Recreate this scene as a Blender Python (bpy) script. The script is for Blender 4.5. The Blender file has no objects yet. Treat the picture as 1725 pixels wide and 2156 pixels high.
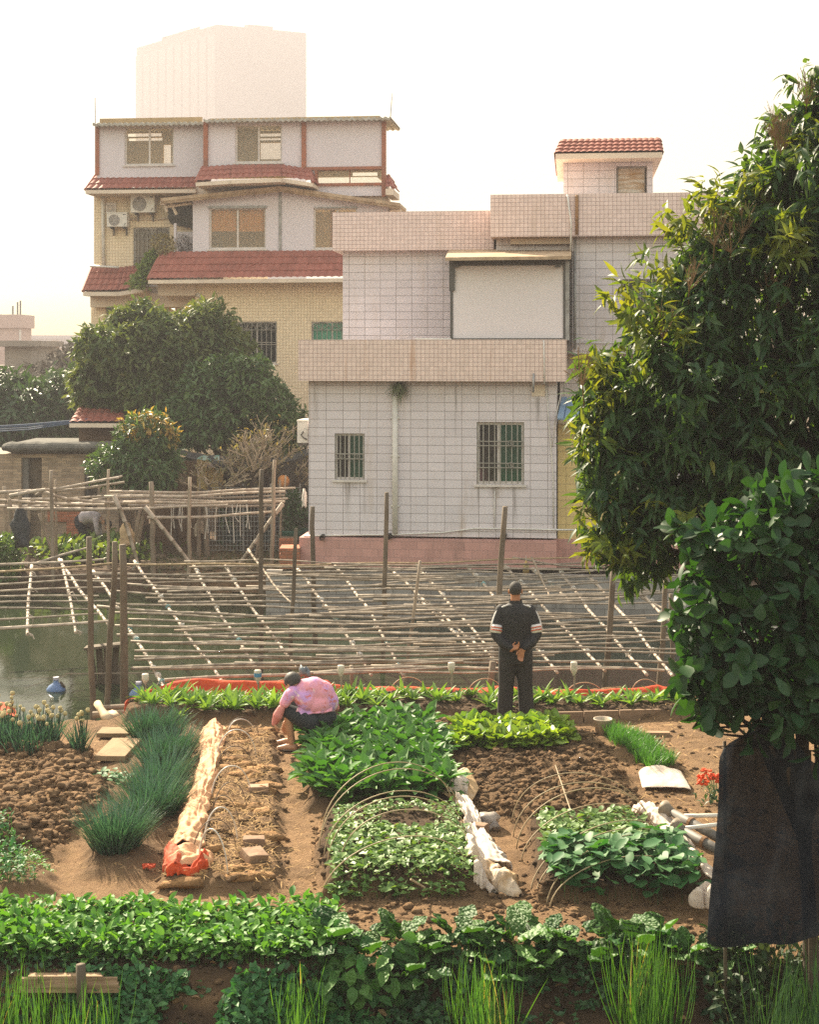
import bpy, bmesh, math, random
import numpy as np
from mathutils import Vector, Matrix, noise
from math import radians as R, sin, cos, pi

SC = bpy.context.scene
COL = SC.collection
random.seed(7)
RNG = np.random.default_rng(11)

# ------------------------------------------------------------------ picture geometry
# the photograph measured on a 1725 px wide copy: focal length 3100 px, horizon at y = 740, eye 4.5 m up
F, CX, HY, EYE = 3100.0, 862.5, 740.0, 4.5


def P(px, py, Y):
    return Vector(((px - CX) * Y / F, Y, EYE - (py - HY) * Y / F))


def G(px, py, z=0.0):
    Y = (EYE - z) * F / (py - HY)
    return Vector(((px - CX) * Y / F, Y, z))


# ------------------------------------------------------------------ objects
def tag(o, label=None, cat=None, group=None, kind=None):
    if label:
        o['label'] = label
    if cat:
        o['category'] = cat
    if group:
        o['group'] = group
    if kind:
        o['kind'] = kind
    return o


def empty(name, loc=(0, 0, 0), rz=0.0, label=None, cat=None, group=None):
    o = bpy.data.objects.new(name, None)
    o.empty_display_size = 0.1
    o.location = loc
    o.rotation_euler = (0, 0, rz)
    COL.objects.link(o)
    return tag(o, label, cat, group)


def link(name, me, parent=None, loc=(0, 0, 0), rz=0.0):
    o = bpy.data.objects.new(name, me)
    o.location = loc
    o.rotation_euler = (0, 0, rz)
    if parent is not None:
        o.parent = parent
    COL.objects.link(o)
    return o


def dup(root, loc, rz=0.0, scale=1.0, label=None, group=None, cat=None):
    c = root.copy()
    COL.objects.link(c)
    c.location = loc
    c.rotation_euler = (0, 0, rz)
    c.scale = (scale, scale, scale)
    if label:
        c['label'] = label
    if group:
        c['group'] = group
    for ch in KIDS.get(root.name, []):
        d = ch.copy()
        COL.objects.link(d)
        d.parent = c
    return c


KIDS = {}
ORD = ['first', 'second', 'third', 'fourth', 'fifth', 'sixth', 'seventh', 'eighth', 'ninth', 'tenth']


class MB:
    def __init__(s):
        s.v, s.f, s.m = [], [], []

    def add(s, vs, fs, mi=0):
        k = len(s.v)
        s.v.extend(tuple(v) for v in vs)
        s.f.extend(tuple(i + k for i in f) for f in fs)
        s.m.extend([mi] * len(fs))

    def poly(s, pts, mi=0):
        s.add(pts, [tuple(range(len(pts)))], mi)

    def box(s, x0, x1, y0, y1, z0, z1, mi=0):
        x0, x1 = min(x0, x1), max(x0, x1)
        y0, y1 = min(y0, y1), max(y0, y1)
        z0, z1 = min(z0, z1), max(z0, z1)
        s.add([(x0, y0, z0), (x1, y0, z0), (x1, y1, z0), (x0, y1, z0), (x0, y0, z1), (x1, y0, z1), (x1, y1, z1), (x0, y1, z1)],
              [(0, 3, 2, 1), (4, 5, 6, 7), (0, 1, 5, 4), (1, 2, 6, 5), (2, 3, 7, 6), (3, 0, 4, 7)], mi)

    def obox(s, c, size, M, mi=0):
        hx, hy, hz = size[0] / 2, size[1] / 2, size[2] / 2
        c = Vector(c)
        vs = [c + M @ Vector(p) for p in [(-hx, -hy, -hz), (hx, -hy, -hz), (hx, hy, -hz), (-hx, hy, -hz), (-hx, -hy, hz), (hx, -hy, hz), (hx, hy, hz), (-hx, hy, hz)]]
        s.add(vs, [(0, 3, 2, 1), (4, 5, 6, 7), (0, 1, 5, 4), (1, 2, 6, 5), (2, 3, 7, 6), (3, 0, 4, 7)], mi)

    def hexa(s, front, back, mi=0):
        """a solid between two quads (each 4 points, same winding)"""
        s.add(list(front) + list(back), [(0, 1, 2, 3), (7, 6, 5, 4), (0, 4, 5, 1), (1, 5, 6, 2), (2, 6, 7, 3), (3, 7, 4, 0)], mi)

    def tube(s, pts, rad, n=8, mi=0, caps=True):
        pts = [Vector(p) for p in pts]
        if not hasattr(rad, '__len__'):
            rad = [rad] * len(pts)
        k = len(s.v)
        ref = None
        for i, p in enumerate(pts):
            a = pts[max(i - 1, 0)]
            b = pts[min(i + 1, len(pts) - 1)]
            t = (b - a)
            t = t.normalized() if t.length > 1e-9 else Vector((0, 0, 1))
            if ref is None:
                ref = Vector((0, 0, 1)) if abs(t.z) < .9 else Vector((1, 0, 0))
            x = ref - t * ref.dot(t)
            x = x.normalized() if x.length > 1e-6 else t.orthogonal().normalized()
            ref = x
            y = t.cross(x)
            for j in range(n):
                an = 2 * pi * j / n
                s.v.append(tuple(p + (x * cos(an) + y * sin(an)) * rad[i]))
        for i in range(len(pts) - 1):
            for j in range(n):
                a, b = k + i * n + j, k + i * n + (j + 1) % n
                s.f.append((a, b, b + n, a + n))
                s.m.append(mi)
        if caps:
            s.f.append(tuple(k + j for j in reversed(range(n))))
            s.f.append(tuple(k + (len(pts) - 1) * n + j for j in range(n)))
            s.m.extend([mi, mi])

    def grid(s, A, mi=0, wrap=False):
        """A: rows of points"""
        m, n = len(A), len(A[0])
        k = len(s.v)
        for r in A:
            s.v.extend(tuple(p) for p in r)
        for i in range(m - 1):
            for j in range(n if wrap else n - 1):
                a, b = k + i * n + j, k + i * n + (j + 1) % n
                s.f.append((a, b, b + n, a + n))
                s.m.append(mi)

    def lathe(s, prof, c=(0, 0, 0), n=16, mi=0, sx=1, sy=1):
        A = [[(c[0] + r * cos(2 * pi * j / n) * sx, c[1] + r * sin(2 * pi * j / n) * sy, c[2] + z) for j in range(n)] for r, z in prof]
        s.grid(A, mi, True)

    def ball(s, c, r, n=10, mi=0, jit=0.0, seed=0):
        rx, ry, rz = (r, r, r) if not hasattr(r, '__len__') else r
        A = []
        for i in range(n // 2 + 1):
            th = pi * i / (n // 2)
            row = []
            for j in range(n):
                ph = 2 * pi * j / n
                d = Vector((sin(th) * cos(ph), sin(th) * sin(ph), -cos(th)))
                q = 1 + (jit * noise.noise(d * 1.7 + Vector((seed, seed * .7, 3))) if jit else 0)
                row.append((c[0] + d.x * rx * q, c[1] + d.y * ry * q, c[2] + d.z * rz * q))
            A.append(row)
        s.grid(A, mi, True)

    def mesh(s, name, mats, smooth=False):
        me = bpy.data.meshes.new(name)
        me.from_pydata(s.v, [], s.f)
        for m in (mats if isinstance(mats, (list, tuple)) else [mats]):
            me.materials.append(m)
        if any(s.m):
            me.polygons.foreach_set('material_index', s.m)
        if smooth:
            me.polygons.foreach_set('use_smooth', [True] * len(me.polygons))
        me.validate()
        me.update()
        return me

    def build(s, name, mats, parent=None, smooth=False, loc=(0, 0, 0), rz=0.0):
        o = link(name, s.mesh(name, mats, smooth), parent, loc, rz)
        if parent is not None:
            KIDS.setdefault(parent.name, []).append(o)
        return o


def np_mesh(name, V, FQ, mats, rnd=None, smooth=True, attr='rnd'):
    """V (n,3) and quads FQ (m,4) straight into a mesh"""
    me = bpy.data.meshes.new(name)
    V = np.ascontiguousarray(V, dtype=np.float32)
    FQ = np.ascontiguousarray(FQ, dtype=np.int32)
    me.vertices.add(len(V))
    me.vertices.foreach_set('co', V.ravel())
    k = FQ.shape[1]
    me.loops.add(FQ.size)
    me.loops.foreach_set('vertex_index', FQ.ravel())
    me.polygons.add(len(FQ))
    me.polygons.foreach_set('loop_start', np.arange(0, FQ.size, k, dtype=np.int32))
    me.polygons.foreach_set('loop_total', np.full(len(FQ), k, dtype=np.int32))
    if smooth:
        me.polygons.foreach_set('use_smooth', np.ones(len(FQ), dtype=bool))
    for m in (mats if isinstance(mats, (list, tuple)) else [mats]):
        me.materials.append(m)
    me.update(calc_edges=True)
    if rnd is not None:
        a = me.attributes.new(attr, 'FLOAT', 'POINT')
        a.data.foreach_set('value', np.ascontiguousarray(rnd, dtype=np.float32))
    return me


def nrm(a):
    return a / np.maximum(np.linalg.norm(a, axis=-1, keepdims=True), 1e-9)


def leaf_t(rows=4, shape='oval', fold=.12, curl=.25, cols=2, wav=0.0):
    """leaf template: x across, y along 0..1, z out of the leaf"""
    vs, fs = [], []
    for i in range(rows + 1):
        t = i / rows
        if shape == 'oval':
            w = sin(pi * min(1, t * .97 + .02)) ** .75
        elif shape == 'lance':
            w = (sin(pi * (t ** .7)) ** .9) * .95 + .05 * (1 - t)
        elif shape == 'obov':
            w = sin(pi * min(1, .03 + t ** 1.5 * .95)) ** .6
        elif shape == 'round':
            w = math.sqrt(max(0.0, 1 - (2 * t - 1) ** 2)) * .95 + .03
        else:                      # blade
            w = (1 - t) ** .6 * (.55 + .45 * min(1, t * 5))
        w = max(w, .03)
        for j in range(cols + 1):
            x = (j / cols - .5) * w
            zf = fold * abs(x) * 2 * 1.6 + (wav * 2 * sin(j * 2.4 + i * 2.1) * w if wav else 0)
            vs.append((x, t, -curl * t * t, zf))
    n = cols + 1
    for i in range(rows):
        for j in range(cols):
            a = i * n + j
            fs.append((a, a + 1, a + 1 + n, a + n))
    return np.array(vs), np.array(fs)


class Leaves:
    def __init__(s):
        s.V, s.F, s.r, s.k = [], [], [], 0

    def add(s, T, pos, d, up, L, W, rnd=None):
        tv, tf = T
        pos, d, up = np.atleast_2d(pos), np.atleast_2d(d), np.atleast_2d(up)
        N = max(len(pos), len(d))
        pos = np.broadcast_to(pos, (N, 3))
        d = nrm(np.broadcast_to(d, (N, 3)).astype(float))
        up = np.broadcast_to(up, (N, 3))
        side = np.cross(d, up)
        bad = np.linalg.norm(side, axis=1) < 1e-3
        side[bad] = np.cross(d[bad], np.array([1., .3, 0]))
        side = nrm(side)
        n = np.cross(side, d)
        L = np.broadcast_to(np.asarray(L, float), (N,))[:, None, None]
        W = np.broadcast_to(np.asarray(W, float), (N,))[:, None, None]
        v = pos[:, None, :] + side[:, None, :] * tv[None, :, 0:1] * W + d[:, None, :] * tv[None, :, 1:2] * L + n[:, None, :] * (tv[None, :, 2:3] * L + tv[None, :, 3:4] * W)
        m = len(tv)
        s.V.append(v.reshape(-1, 3))
        s.F.append((tf[None] + (np.arange(N) * m)[:, None, None] + s.k).reshape(-1, 4))
        s.r.append(np.repeat(RNG.random(N) if rnd is None else np.broadcast_to(rnd, (N,)), m))
        s.k += N * m

    def mesh(s, name, mats):
        return np_mesh(name, np.concatenate(s.V), np.concatenate(s.F), mats, np.concatenate(s.r))

    def build(s, name, mats, parent=None, loc=(0, 0, 0), rz=0.0):
        o = link(name, s.mesh(name, mats), parent, loc, rz)
        if parent is not None:
            KIDS.setdefault(parent.name, []).append(o)
        return o


def vnoise(x, y, seed=0):
    """2-D value noise 0..1 on arrays"""
    x = np.asarray(x, float)
    y = np.asarray(y, float)
    xi, yi = np.floor(x).astype(np.int64), np.floor(y).astype(np.int64)
    xf, yf = x - xi, y - yi
    xf = xf * xf * (3 - 2 * xf)
    yf = yf * yf * (3 - 2 * yf)

    def h(a, b):
        n = (a * 374761393 + b * 668265263 + seed * 974711) & 0xffffffff
        n = ((n ^ (n >> 13)) * 1274126177) & 0xffffffff
        n = n ^ (n >> 16)
        return (n & 0xffff) / 65535.0
    return (h(xi, yi) * (1 - xf) + h(xi + 1, yi) * xf) * (1 - yf) + (h(xi, yi + 1) * (1 - xf) + h(xi + 1, yi + 1) * xf) * yf


def fbm(x, y, seed=0, oc=4, rough=.5):
    a, t, s = 1., 0., 0.
    for i in range(oc):
        s = s + a * vnoise(np.asarray(x) * 2 ** i + 17.3 * i, np.asarray(y) * 2 ** i - 9.1 * i, seed + i)
        t += a
        a *= rough
    return s / t


# ------------------------------------------------------------------ materials
def nodes(name):
    m = bpy.data.materials.new(name)
    m.use_nodes = True
    nt = m.node_tree
    return m, nt, nt.nodes['Principled BSDF']


def N(nt, t, **kw):
    n = nt.nodes.new(t)
    for k, v in kw.items():
        setattr(n, k, v)
    return n


def mth(nt, op, a, b=None, c=None):
    n = N(nt, 'ShaderNodeMath', operation=op)
    for i, v in enumerate((a, b, c)):
        if v is None:
            continue
        if isinstance(v, (int, float)):
            n.inputs[i].default_value = v
        else:
            nt.links.new(v, n.inputs[i])
    return n.outputs[0]


def mixc(nt, f, a, b, mode='MIX'):
    n = N(nt, 'ShaderNodeMix', data_type='RGBA', blend_type=mode)
    for sock, v in ((n.inputs[0], f), (n.inputs[6], a), (n.inputs[7], b)):
        if isinstance(v, (int, float)):
            sock.default_value = v
        elif isinstance(v, (tuple, list)):
            sock.default_value = (*v[:3], 1)
        else:
            nt.links.new(v, sock)
    return n.outputs[2]


def noise_n(nt, scale, detail=4, vec=None, rough=.55, sc3=None):
    n = N(nt, 'ShaderNodeTexNoise')
    n.inputs['Scale'].default_value = scale
    n.inputs['Detail'].default_value = detail
    n.inputs['Roughness'].default_value = rough
    if vec is None:
        vec = N(nt, 'ShaderNodeTexCoord').outputs['Object']
    if sc3:
        mp = N(nt, 'ShaderNodeMapping')
        mp.inputs['Scale'].default_value = sc3
        nt.links.new(vec, mp.inputs[0])
        vec = mp.outputs[0]
    nt.links.new(vec, n.inputs['Vector'])
    return n.outputs[0]


def ramp(nt, v, p0, p1):
    n = N(nt, 'ShaderNodeMapRange', interpolation_type='SMOOTHSTEP')
    nt.links.new(v, n.inputs[0])
    n.inputs[1].default_value, n.inputs[2].default_value = p0, p1
    return n.outputs[0]


def bumpn(nt, b, h, strength=.5, dist=.02):
    n = N(nt, 'ShaderNodeBump')
    n.inputs['Strength'].default_value = strength
    n.inputs['Distance'].default_value = dist
    nt.links.new(h, n.inputs['Height'])
    nt.links.new(n.outputs[0], b.inputs['Normal'])


def mat(name, col, rough=.8, col2=None, scale=4, bump=0.0, bscale=30, bdist=.02, spec=.3, metal=0.0, sc3=None, rnd=0.0, trans=0.0):
    m, nt, b = nodes(name)
    b.inputs['Roughness'].default_value = rough
    b.inputs['Specular IOR Level'].default_value = spec
    b.inputs['Metallic'].default_value = metal
    if col2 is None:
        col2 = tuple(c * .8 for c in col)
    f = ramp(nt, noise_n(nt, scale, 5, sc3=sc3), .3, .7)
    c = mixc(nt, f, col, col2)
    if rnd:
        oi = N(nt, 'ShaderNodeObjectInfo')
        c = mixc(nt, 1.0, c, mixc(nt, oi.outputs['Random'], (1 - rnd,) * 3, (1 + rnd,) * 3), 'MULTIPLY')
    nt.links.new(c, b.inputs['Base Color'])
    if bump:
        bumpn(nt, b, noise_n(nt, bscale, 5, sc3=sc3), bump, bdist)
    if trans:
        tr = N(nt, 'ShaderNodeBsdfTranslucent')
        nt.links.new(c, tr.inputs['Color'])
        mx = N(nt, 'ShaderNodeMixShader')
        mx.inputs[0].default_value = trans
        nt.links.new(b.outputs[0], mx.inputs[1])
        nt.links.new(tr.outputs[0], mx.inputs[2])
        nt.links.new(mx.outputs[0], nt.nodes['Material Output'].inputs[0])
    return m


def tile(name, col, w, h, line, lcol, rough=.45, var=.055, stain=.25, stcol=(.35, .24, .12), stagger=False, zoff=0.0, rust=0.0, streaks=()):
    """glazed facade tiles: a grid of joints in the wall's own coordinates, dirt runs down it"""
    m, nt, b = nodes(name)
    tc = N(nt, 'ShaderNodeTexCoord').outputs['Object']
    sp = N(nt, 'ShaderNodeSeparateXYZ')
    nt.links.new(tc, sp.inputs[0])
    z = mth(nt, 'DIVIDE', mth(nt, 'ADD', sp.outputs[2], zoff), h)
    u = mth(nt, 'DIVIDE', mth(nt, 'ADD', sp.outputs[0], sp.outputs[1]), w)
    zi = mth(nt, 'FLOOR', z)
    if stagger:
        u = mth(nt, 'ADD', u, mth(nt, 'MULTIPLY', mth(nt, 'MODULO', mth(nt, 'ABSOLUTE', zi), 2), .5))
    lu = mth(nt, 'LESS_THAN', mth(nt, 'FRACT', u), line / w)
    lz = mth(nt, 'LESS_THAN', mth(nt, 'FRACT', z), line / h)
    ln = mth(nt, 'MAXIMUM', lu, lz)
    cb = N(nt, 'ShaderNodeCombineXYZ')
    nt.links.new(mth(nt, 'FLOOR', u), cb.inputs[0])
    nt.links.new(zi, cb.inputs[1])
    wn = N(nt, 'ShaderNodeTexWhiteNoise', noise_dimensions='3D')
    nt.links.new(cb.outputs[0], wn.inputs['Vector'])
    c = mixc(nt, wn.outputs['Value'], tuple(x * (1 - var) for x in col), tuple(min(.95, x * (1 + var)) for x in col))
    c = mixc(nt, ln, c, lcol)
    st = ramp(nt, noise_n(nt, 1.0, 6, sc3=(2.2, 2.2, .35), rough=.65), .52, .8)
    c = mixc(nt, mth(nt, 'MULTIPLY', st, stain), c, stcol)
    st2 = ramp(nt, noise_n(nt, .7, 4), .35, .75)
    c = mixc(nt, mth(nt, 'MULTIPLY', st2, .12), c, tuple(x * .7 for x in col))
    if rust:
        st3 = ramp(nt, noise_n(nt, 1.0, 5, sc3=(5, 5, .25), rough=.6), .6, .75)
        c = mixc(nt, mth(nt, 'MULTIPLY', st3, rust), c, (.38, .17, .05))
    st4 = ramp(nt, noise_n(nt, 1.0, 4, sc3=(11, 11, .5), rough=.6), .55, .75)
    c = mixc(nt, mth(nt, 'MULTIPLY', st4, stain * .35), c, stcol)
    for (us, uw, zt_, zl) in streaks:
        # grime washed down from a sill or a gutter, with its own ragged shape
        du = mth(nt, 'ABSOLUTE', mth(nt, 'SUBTRACT', sp.outputs[0], us))
        f1 = mth(nt, 'SUBTRACT', 1.0, ramp(nt, du, 0.0, uw))
        dz = mth(nt, 'DIVIDE', mth(nt, 'SUBTRACT', zt_, sp.outputs[2]), zl)
        f2 = mth(nt, 'MULTIPLY', ramp(nt, dz, -.01, .02), mth(nt, 'SUBTRACT', 1.0, ramp(nt, dz, .2, 1.0)))
        f3 = mth(nt, 'MULTIPLY', mth(nt, 'MULTIPLY', f1, f2), mth(nt, 'ADD', .25, ramp(nt, noise_n(nt, 1.0, 4, sc3=(14, 14, 1.2)), .35, .65)))
        c = mixc(nt, mth(nt, 'MULTIPLY', f3, .5), c, (.13, .11, .09))
    nt.links.new(c, b.inputs['Base Color'])
    b.inputs['Roughness'].default_value = rough
    b.inputs['Specular IOR Level'].default_value = .35
    hgt = mth(nt, 'SUBTRACT', mth(nt, 'MULTIPLY', wn.outputs['Value'], .15), ln)
    bumpn(nt, b, hgt, .35, .006)
    return m


def leafmat(name, a, b2, trans=.3, rough=.42, spec=.4, tcol=None, rnd=.12, dead=None):
    m, nt, b = nodes(name)
    at = N(nt, 'ShaderNodeAttribute', attribute_name='rnd')
    c = mixc(nt, at.outputs['Fac'], a, b2)
    if dead:
        c = mixc(nt, ramp(nt, at.outputs['Fac'], dead[0], dead[0] + .01), c, dead[1])
    if rnd:
        oi = N(nt, 'ShaderNodeObjectInfo')
        c = mixc(nt, 1.0, c, mixc(nt, oi.outputs['Random'], (1 - rnd,) * 3, (1 + rnd,) * 3), 'MULTIPLY')
    nt.links.new(c, b.inputs['Base Color'])
    b.inputs['Roughness'].default_value = rough
    b.inputs['Specular IOR Level'].default_value = spec
    tr = N(nt, 'ShaderNodeBsdfTranslucent')
    nt.links.new(mixc(nt, 1.0, c, tcol or (1.5, 1.35, .5), 'MULTIPLY'), tr.inputs['Color'])
    mx = N(nt, 'ShaderNodeMixShader')
    mx.inputs[0].default_value = trans
    nt.links.new(b.outputs[0], mx.inputs[1])
    nt.links.new(tr.outputs[0], mx.inputs[2])
    nt.links.new(mx.outputs[0], nt.nodes['Material Output'].inputs[0])
    return m


def glass(name, col, rough=.08):
    return mat(name, col, rough, tuple(c * .75 for c in col), 1.5, spec=.6)


def fresh(o):
    """bake an object's modifiers into its mesh"""
    dg = bpy.context.evaluated_depsgraph_get()
    me = bpy.data.meshes.new_from_object(o.evaluated_get(dg))
    mats = [s for s in o.data.materials]
    o.modifiers.clear()
    o.data = me
    if not me.materials:
        for mm in mats:
            me.materials.append(mm)
    me.polygons.foreach_set('use_smooth', [True] * len(me.polygons))
    return o


def fuse(mb, name, m, parent, voxel=.012, it=4, fac=.5):
    """overlapping closed shapes grown together into one continuous skin"""
    o = mb.build(name, m, parent, True)
    r = o.modifiers.new('r', 'REMESH')
    r.mode = 'VOXEL'
    r.voxel_size = voxel
    sm = o.modifiers.new('s', 'SMOOTH')
    sm.factor, sm.iterations = fac, it
    bpy.context.view_layer.update()
    return fresh(o)
# ================================================================== camera, light, air
cam = bpy.data.cameras.new('camera')
cam.sensor_fit = 'HORIZONTAL'
cam.sensor_width = 36
cam.lens = 36 * F / 1725
cam.shift_y = -(1077.5 - HY) / 1725
cam.clip_start, cam.clip_end = .1, 3000
co = bpy.data.objects.new('camera', cam)
co.location = (0, 0, EYE)
co.rotation_euler = (pi / 2, 0, 0)
COL.objects.link(co)
SC.camera = co

SUN_EL, SUN_AZ = R(34), R(-32)          # behind the houses, a little to the left
w = bpy.data.worlds.new('World')
SC.world = w
w.use_nodes = True
nt = w.node_tree
sky = N(nt, 'ShaderNodeTexSky', sky_type='NISHITA')
sky.sun_disc = False
sky.sun_elevation, sky.sun_rotation = SUN_EL, SUN_AZ
sky.dust_density, sky.air_density = 6.0, 1.3
# hazy sky: the glare round the sun is spread evenly, so the brightest part is levelled off
vm = N(nt, 'ShaderNodeVectorMath', operation='MINIMUM')
nt.links.new(mixc(nt, 1.0, sky.outputs[0], (1.25, .96, .80), 'MULTIPLY'), vm.inputs[0])
vm.inputs[1].default_value = (2.25, 2.25, 1.72)
nt.links.new(vm.outputs[0], nt.nodes['Background'].inputs[0])
nt.nodes['Background'].inputs[1].default_value = .15
sl = bpy.data.lights.new('sun', 'SUN')
sl.energy, sl.angle, sl.color = 5.0, R(1.5), (1, .85, .64)
so = bpy.data.objects.new('sun', sl)
sd = Vector((sin(SUN_AZ) * cos(SUN_EL), cos(SUN_AZ) * cos(SUN_EL), sin(SUN_EL)))
so.rotation_euler = sd.to_track_quat('Z', 'Y').to_euler()
so.location = (-20, 20, 40)
COL.objects.link(so)

SC.view_settings.view_transform = 'Standard'
SC.view_settings.look = 'None'
SC.view_settings.exposure = 2.48
SC.view_settings.gamma = 1
SC.cycles.use_denoising = False
SC.cycles.denoiser = 'OPENIMAGEDENOISE'
SC.cycles.max_bounces = 6
SC.cycles.diffuse_bounces = 3
SC.cycles.glossy_bounces = 2
SC.cycles.transmission_bounces = 3
SC.cycles.volume_bounces = 1
SC.cycles.transparent_max_bounces = 6
SC.cycles.use_adaptive_sampling = False
SC.cycles.adaptive_threshold = .02
SC.cycles.sample_clamp_indirect = 6
SC.cycles.caustics_reflective = SC.cycles.caustics_refractive = False

hz = bpy.data.materials.new('haze')
hz.use_nodes = True
hn = hz.node_tree
hn.nodes.remove(hn.nodes['Principled BSDF'])
pv = N(hn, 'ShaderNodeVolumePrincipled')
pv.inputs['Color'].default_value = (.382, .372, .400, 1)
pv.inputs['Density'].default_value = .0017
pv.inputs['Anisotropy'].default_value = .25
hn.links.new(pv.outputs[0], hn.nodes['Material Output'].inputs['Volume'])
mb = MB()
mb.box(-330, 330, -45, 820, -4, 190)
tag(mb.build('haze', hz), 'warm pale haze in the air over the gardens', 'haze', kind='stuff')

# ================================================================== ground


def gp(*px, z=0.0):
    return [(G(x, y, z).x, G(x, y, z).y) for x, y in px]


#       name        outline (on the photograph)                                  height moist edge clod
BEDS = [('straw', gp((440, 1530), (574, 1534), (580, 1850), (345, 1850), z=.1), .10, .42, .10, .05),
        ('kale', gp((640, 1545), (935, 1540), (985, 1705), (655, 1705)), .10, .75, .10, .04),
        ('seedling', gp((682, 1698), (968, 1694), (1010, 1846), (682, 1850), z=.14), .15, .98, .07, .03),
        ('tilled', gp((950, 1535), (1235, 1545), (1345, 1705), (1085, 1725), (1000, 1700)), .10, .50, .22, .07),
        ('squash', gp((1118, 1718), (1345, 1706), (1485, 1858), (1136, 1862), z=.14), .15, .98, .07, .03),
        ('far', gp((285, 1462), (1450, 1456), (1450, 1493), (272, 1497), z=.12), .13, .95, .08, .03),
        ('heap', gp((-80, 1600), (165, 1590), (205, 1690), (90, 1800), (-120, 1800)), .13, .16, .25, .09),
        ('corner', gp((-120, 1775), (50, 1765), (110, 1885), (-120, 1905)), .10, .55, .10, .03),
        ('front', gp((-200, 1960), (735, 1960), (700, 2080), (-300, 2080)), .12, .85, .10, .03),
        ('onion', gp((-150, 1530), (115, 1530), (130, 1605), (-150, 1610)), .06, .55, .10, .03),
        ('chive', gp((275, 1510), (415, 1505), (325, 1850), (170, 1850)), .05, .60, .12, .03),
        ('oats', gp((1265, 1540), (1310, 1538), (1440, 1625), (1360, 1640)), .05, .70, .10, .03)]


def poly_d(x, y, poly):
    """signed distance-like inside measure of a convex polygon (positive inside)"""
    d = np.full(np.shape(x), 1e9)
    n = len(poly)
    A = sum(poly[i][0] * poly[(i + 1) % n][1] - poly[(i + 1) % n][0] * poly[i][1] for i in range(n))
    sg = 1 if A > 0 else -1
    for i in range(n):
        (x0, y0), (x1, y1) = poly[i], poly[(i + 1) % n]
        L = math.hypot(x1 - x0, y1 - y0)
        d = np.minimum(d, sg * ((x1 - x0) * (y - y0) - (y1 - y0) * (x - x0)) / L)
    return d


def sm(a, b, v):
    t = np.clip((v - a) / (b - a), 0, 1)
    return t * t * (3 - 2 * t)


def back_edge(x):
    return 18.0 + sm(-3.7, -3.1, x) * 1.55 + .12 * np.sin(x * 3.1) + .1 * np.sin(x * 7.3)


def front_edge(x):
    return 10.35 + sm(-1.3, -.2, x) * .55 + .08 * np.sin(x * 2.3)


def far_edge(x):
    return 33.3 - sm(-3.0, -2.2, x) * 2.4


def ground_h(x, y, fine=True):
    x = np.asarray(x, float)
    y = np.asarray(y, float)
    z = (fbm(x * .8, y * .8, 3) - .5) * .10
    moist = .12 + .28 * sm(.5, .75, fbm(x * 1.1, y * 1.1, 21))
    clod = np.full(x.shape, .022)
    for nm, po, h, mo, e, cl in BEDS:
        wob = (fbm(x * 3.2, y * 3.2, 40) - .5) * .16
        k = sm(-e, e * .6, poly_d(x, y, po) + wob)
        z = z + h * k
        moist = moist * (1 - k) + mo * k
        clod = clod * (1 - k) + cl * k
    # sloping front bank
    fe = front_edge(x) + (fbm(x * 2.5, y * 2.5, 50) - .5) * .25
    kb = sm(0, .1, fe - y)
    z = z - np.minimum(np.maximum(fe - y, 0) * .75, .8)
    moist = moist * (1 - kb) + .95 * kb
    clod = clod * (1 - kb) + .05 * kb
    if fine:
        n = fbm(x * 7, y * 7, 5, 3) - .5
        n2 = fbm(x * 22, y * 22, 9, 2) - .5
        z = z + clod * (n * 1.6 + n2 * .8)
        moist = moist + n * .5
    # pond hollow and the land beyond
    be = back_edge(x)
    kp = sm(0, .75, y - be)
    fb = far_edge(x)
    kf = sm(0, 1.1, y - fb)
    z = z * (1 - kp) + (-1.75) * kp * (1 - kf) + kf * (-.62 + .05 * (fbm(x, y, 31) - .5)) * kp
    moist = moist + .55 * sm(5.0, 6.5, np.abs(x)) * (.5 + fbm(x * .5, y * .5, 61)) + .5 * sm(31, 34, y)
    moist = np.clip(moist, 0, 1)
    return z, moist


def gz(x, y):
    return float(ground_h(np.array([x]), np.array([y]), False)[0][0])


xs = np.concatenate([[-310, -150, -90, -50, -30, -20, -14, -11, -9, -8, -7], np.arange(-6.3, 6.31, .03), [7, 8, 9, 11, 14, 20, 30, 50, 90, 150, 310]])
ys = np.concatenate([[-35, -20, -8, 0, 4, 6, 7, 7.7], np.arange(8.2, 20.5, .03), np.arange(20.6, 30.2, .8), np.arange(30.5, 36, .12), np.arange(36.4, 44, .5), [46, 50, 60, 80, 110, 150, 210, 300, 480, 800]])
XX, YY = np.meshgrid(xs, ys)
ZZ, MO = ground_h(XX, YY)
ny, nx = XX.shape
idx = np.arange(nx * ny).reshape(ny, nx)
FQ = np.stack([idx[:-1, :-1], idx[:-1, 1:], idx[1:, 1:], idx[1:, :-1]], -1).reshape(-1, 4)

SOIL_DRY, SOIL_DRY2, SOIL_WET, SOIL_WET2 = (.345, .215, .112), (.26, .155, .082), (.058, .039, .025), (.105, .068, .041)


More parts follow.
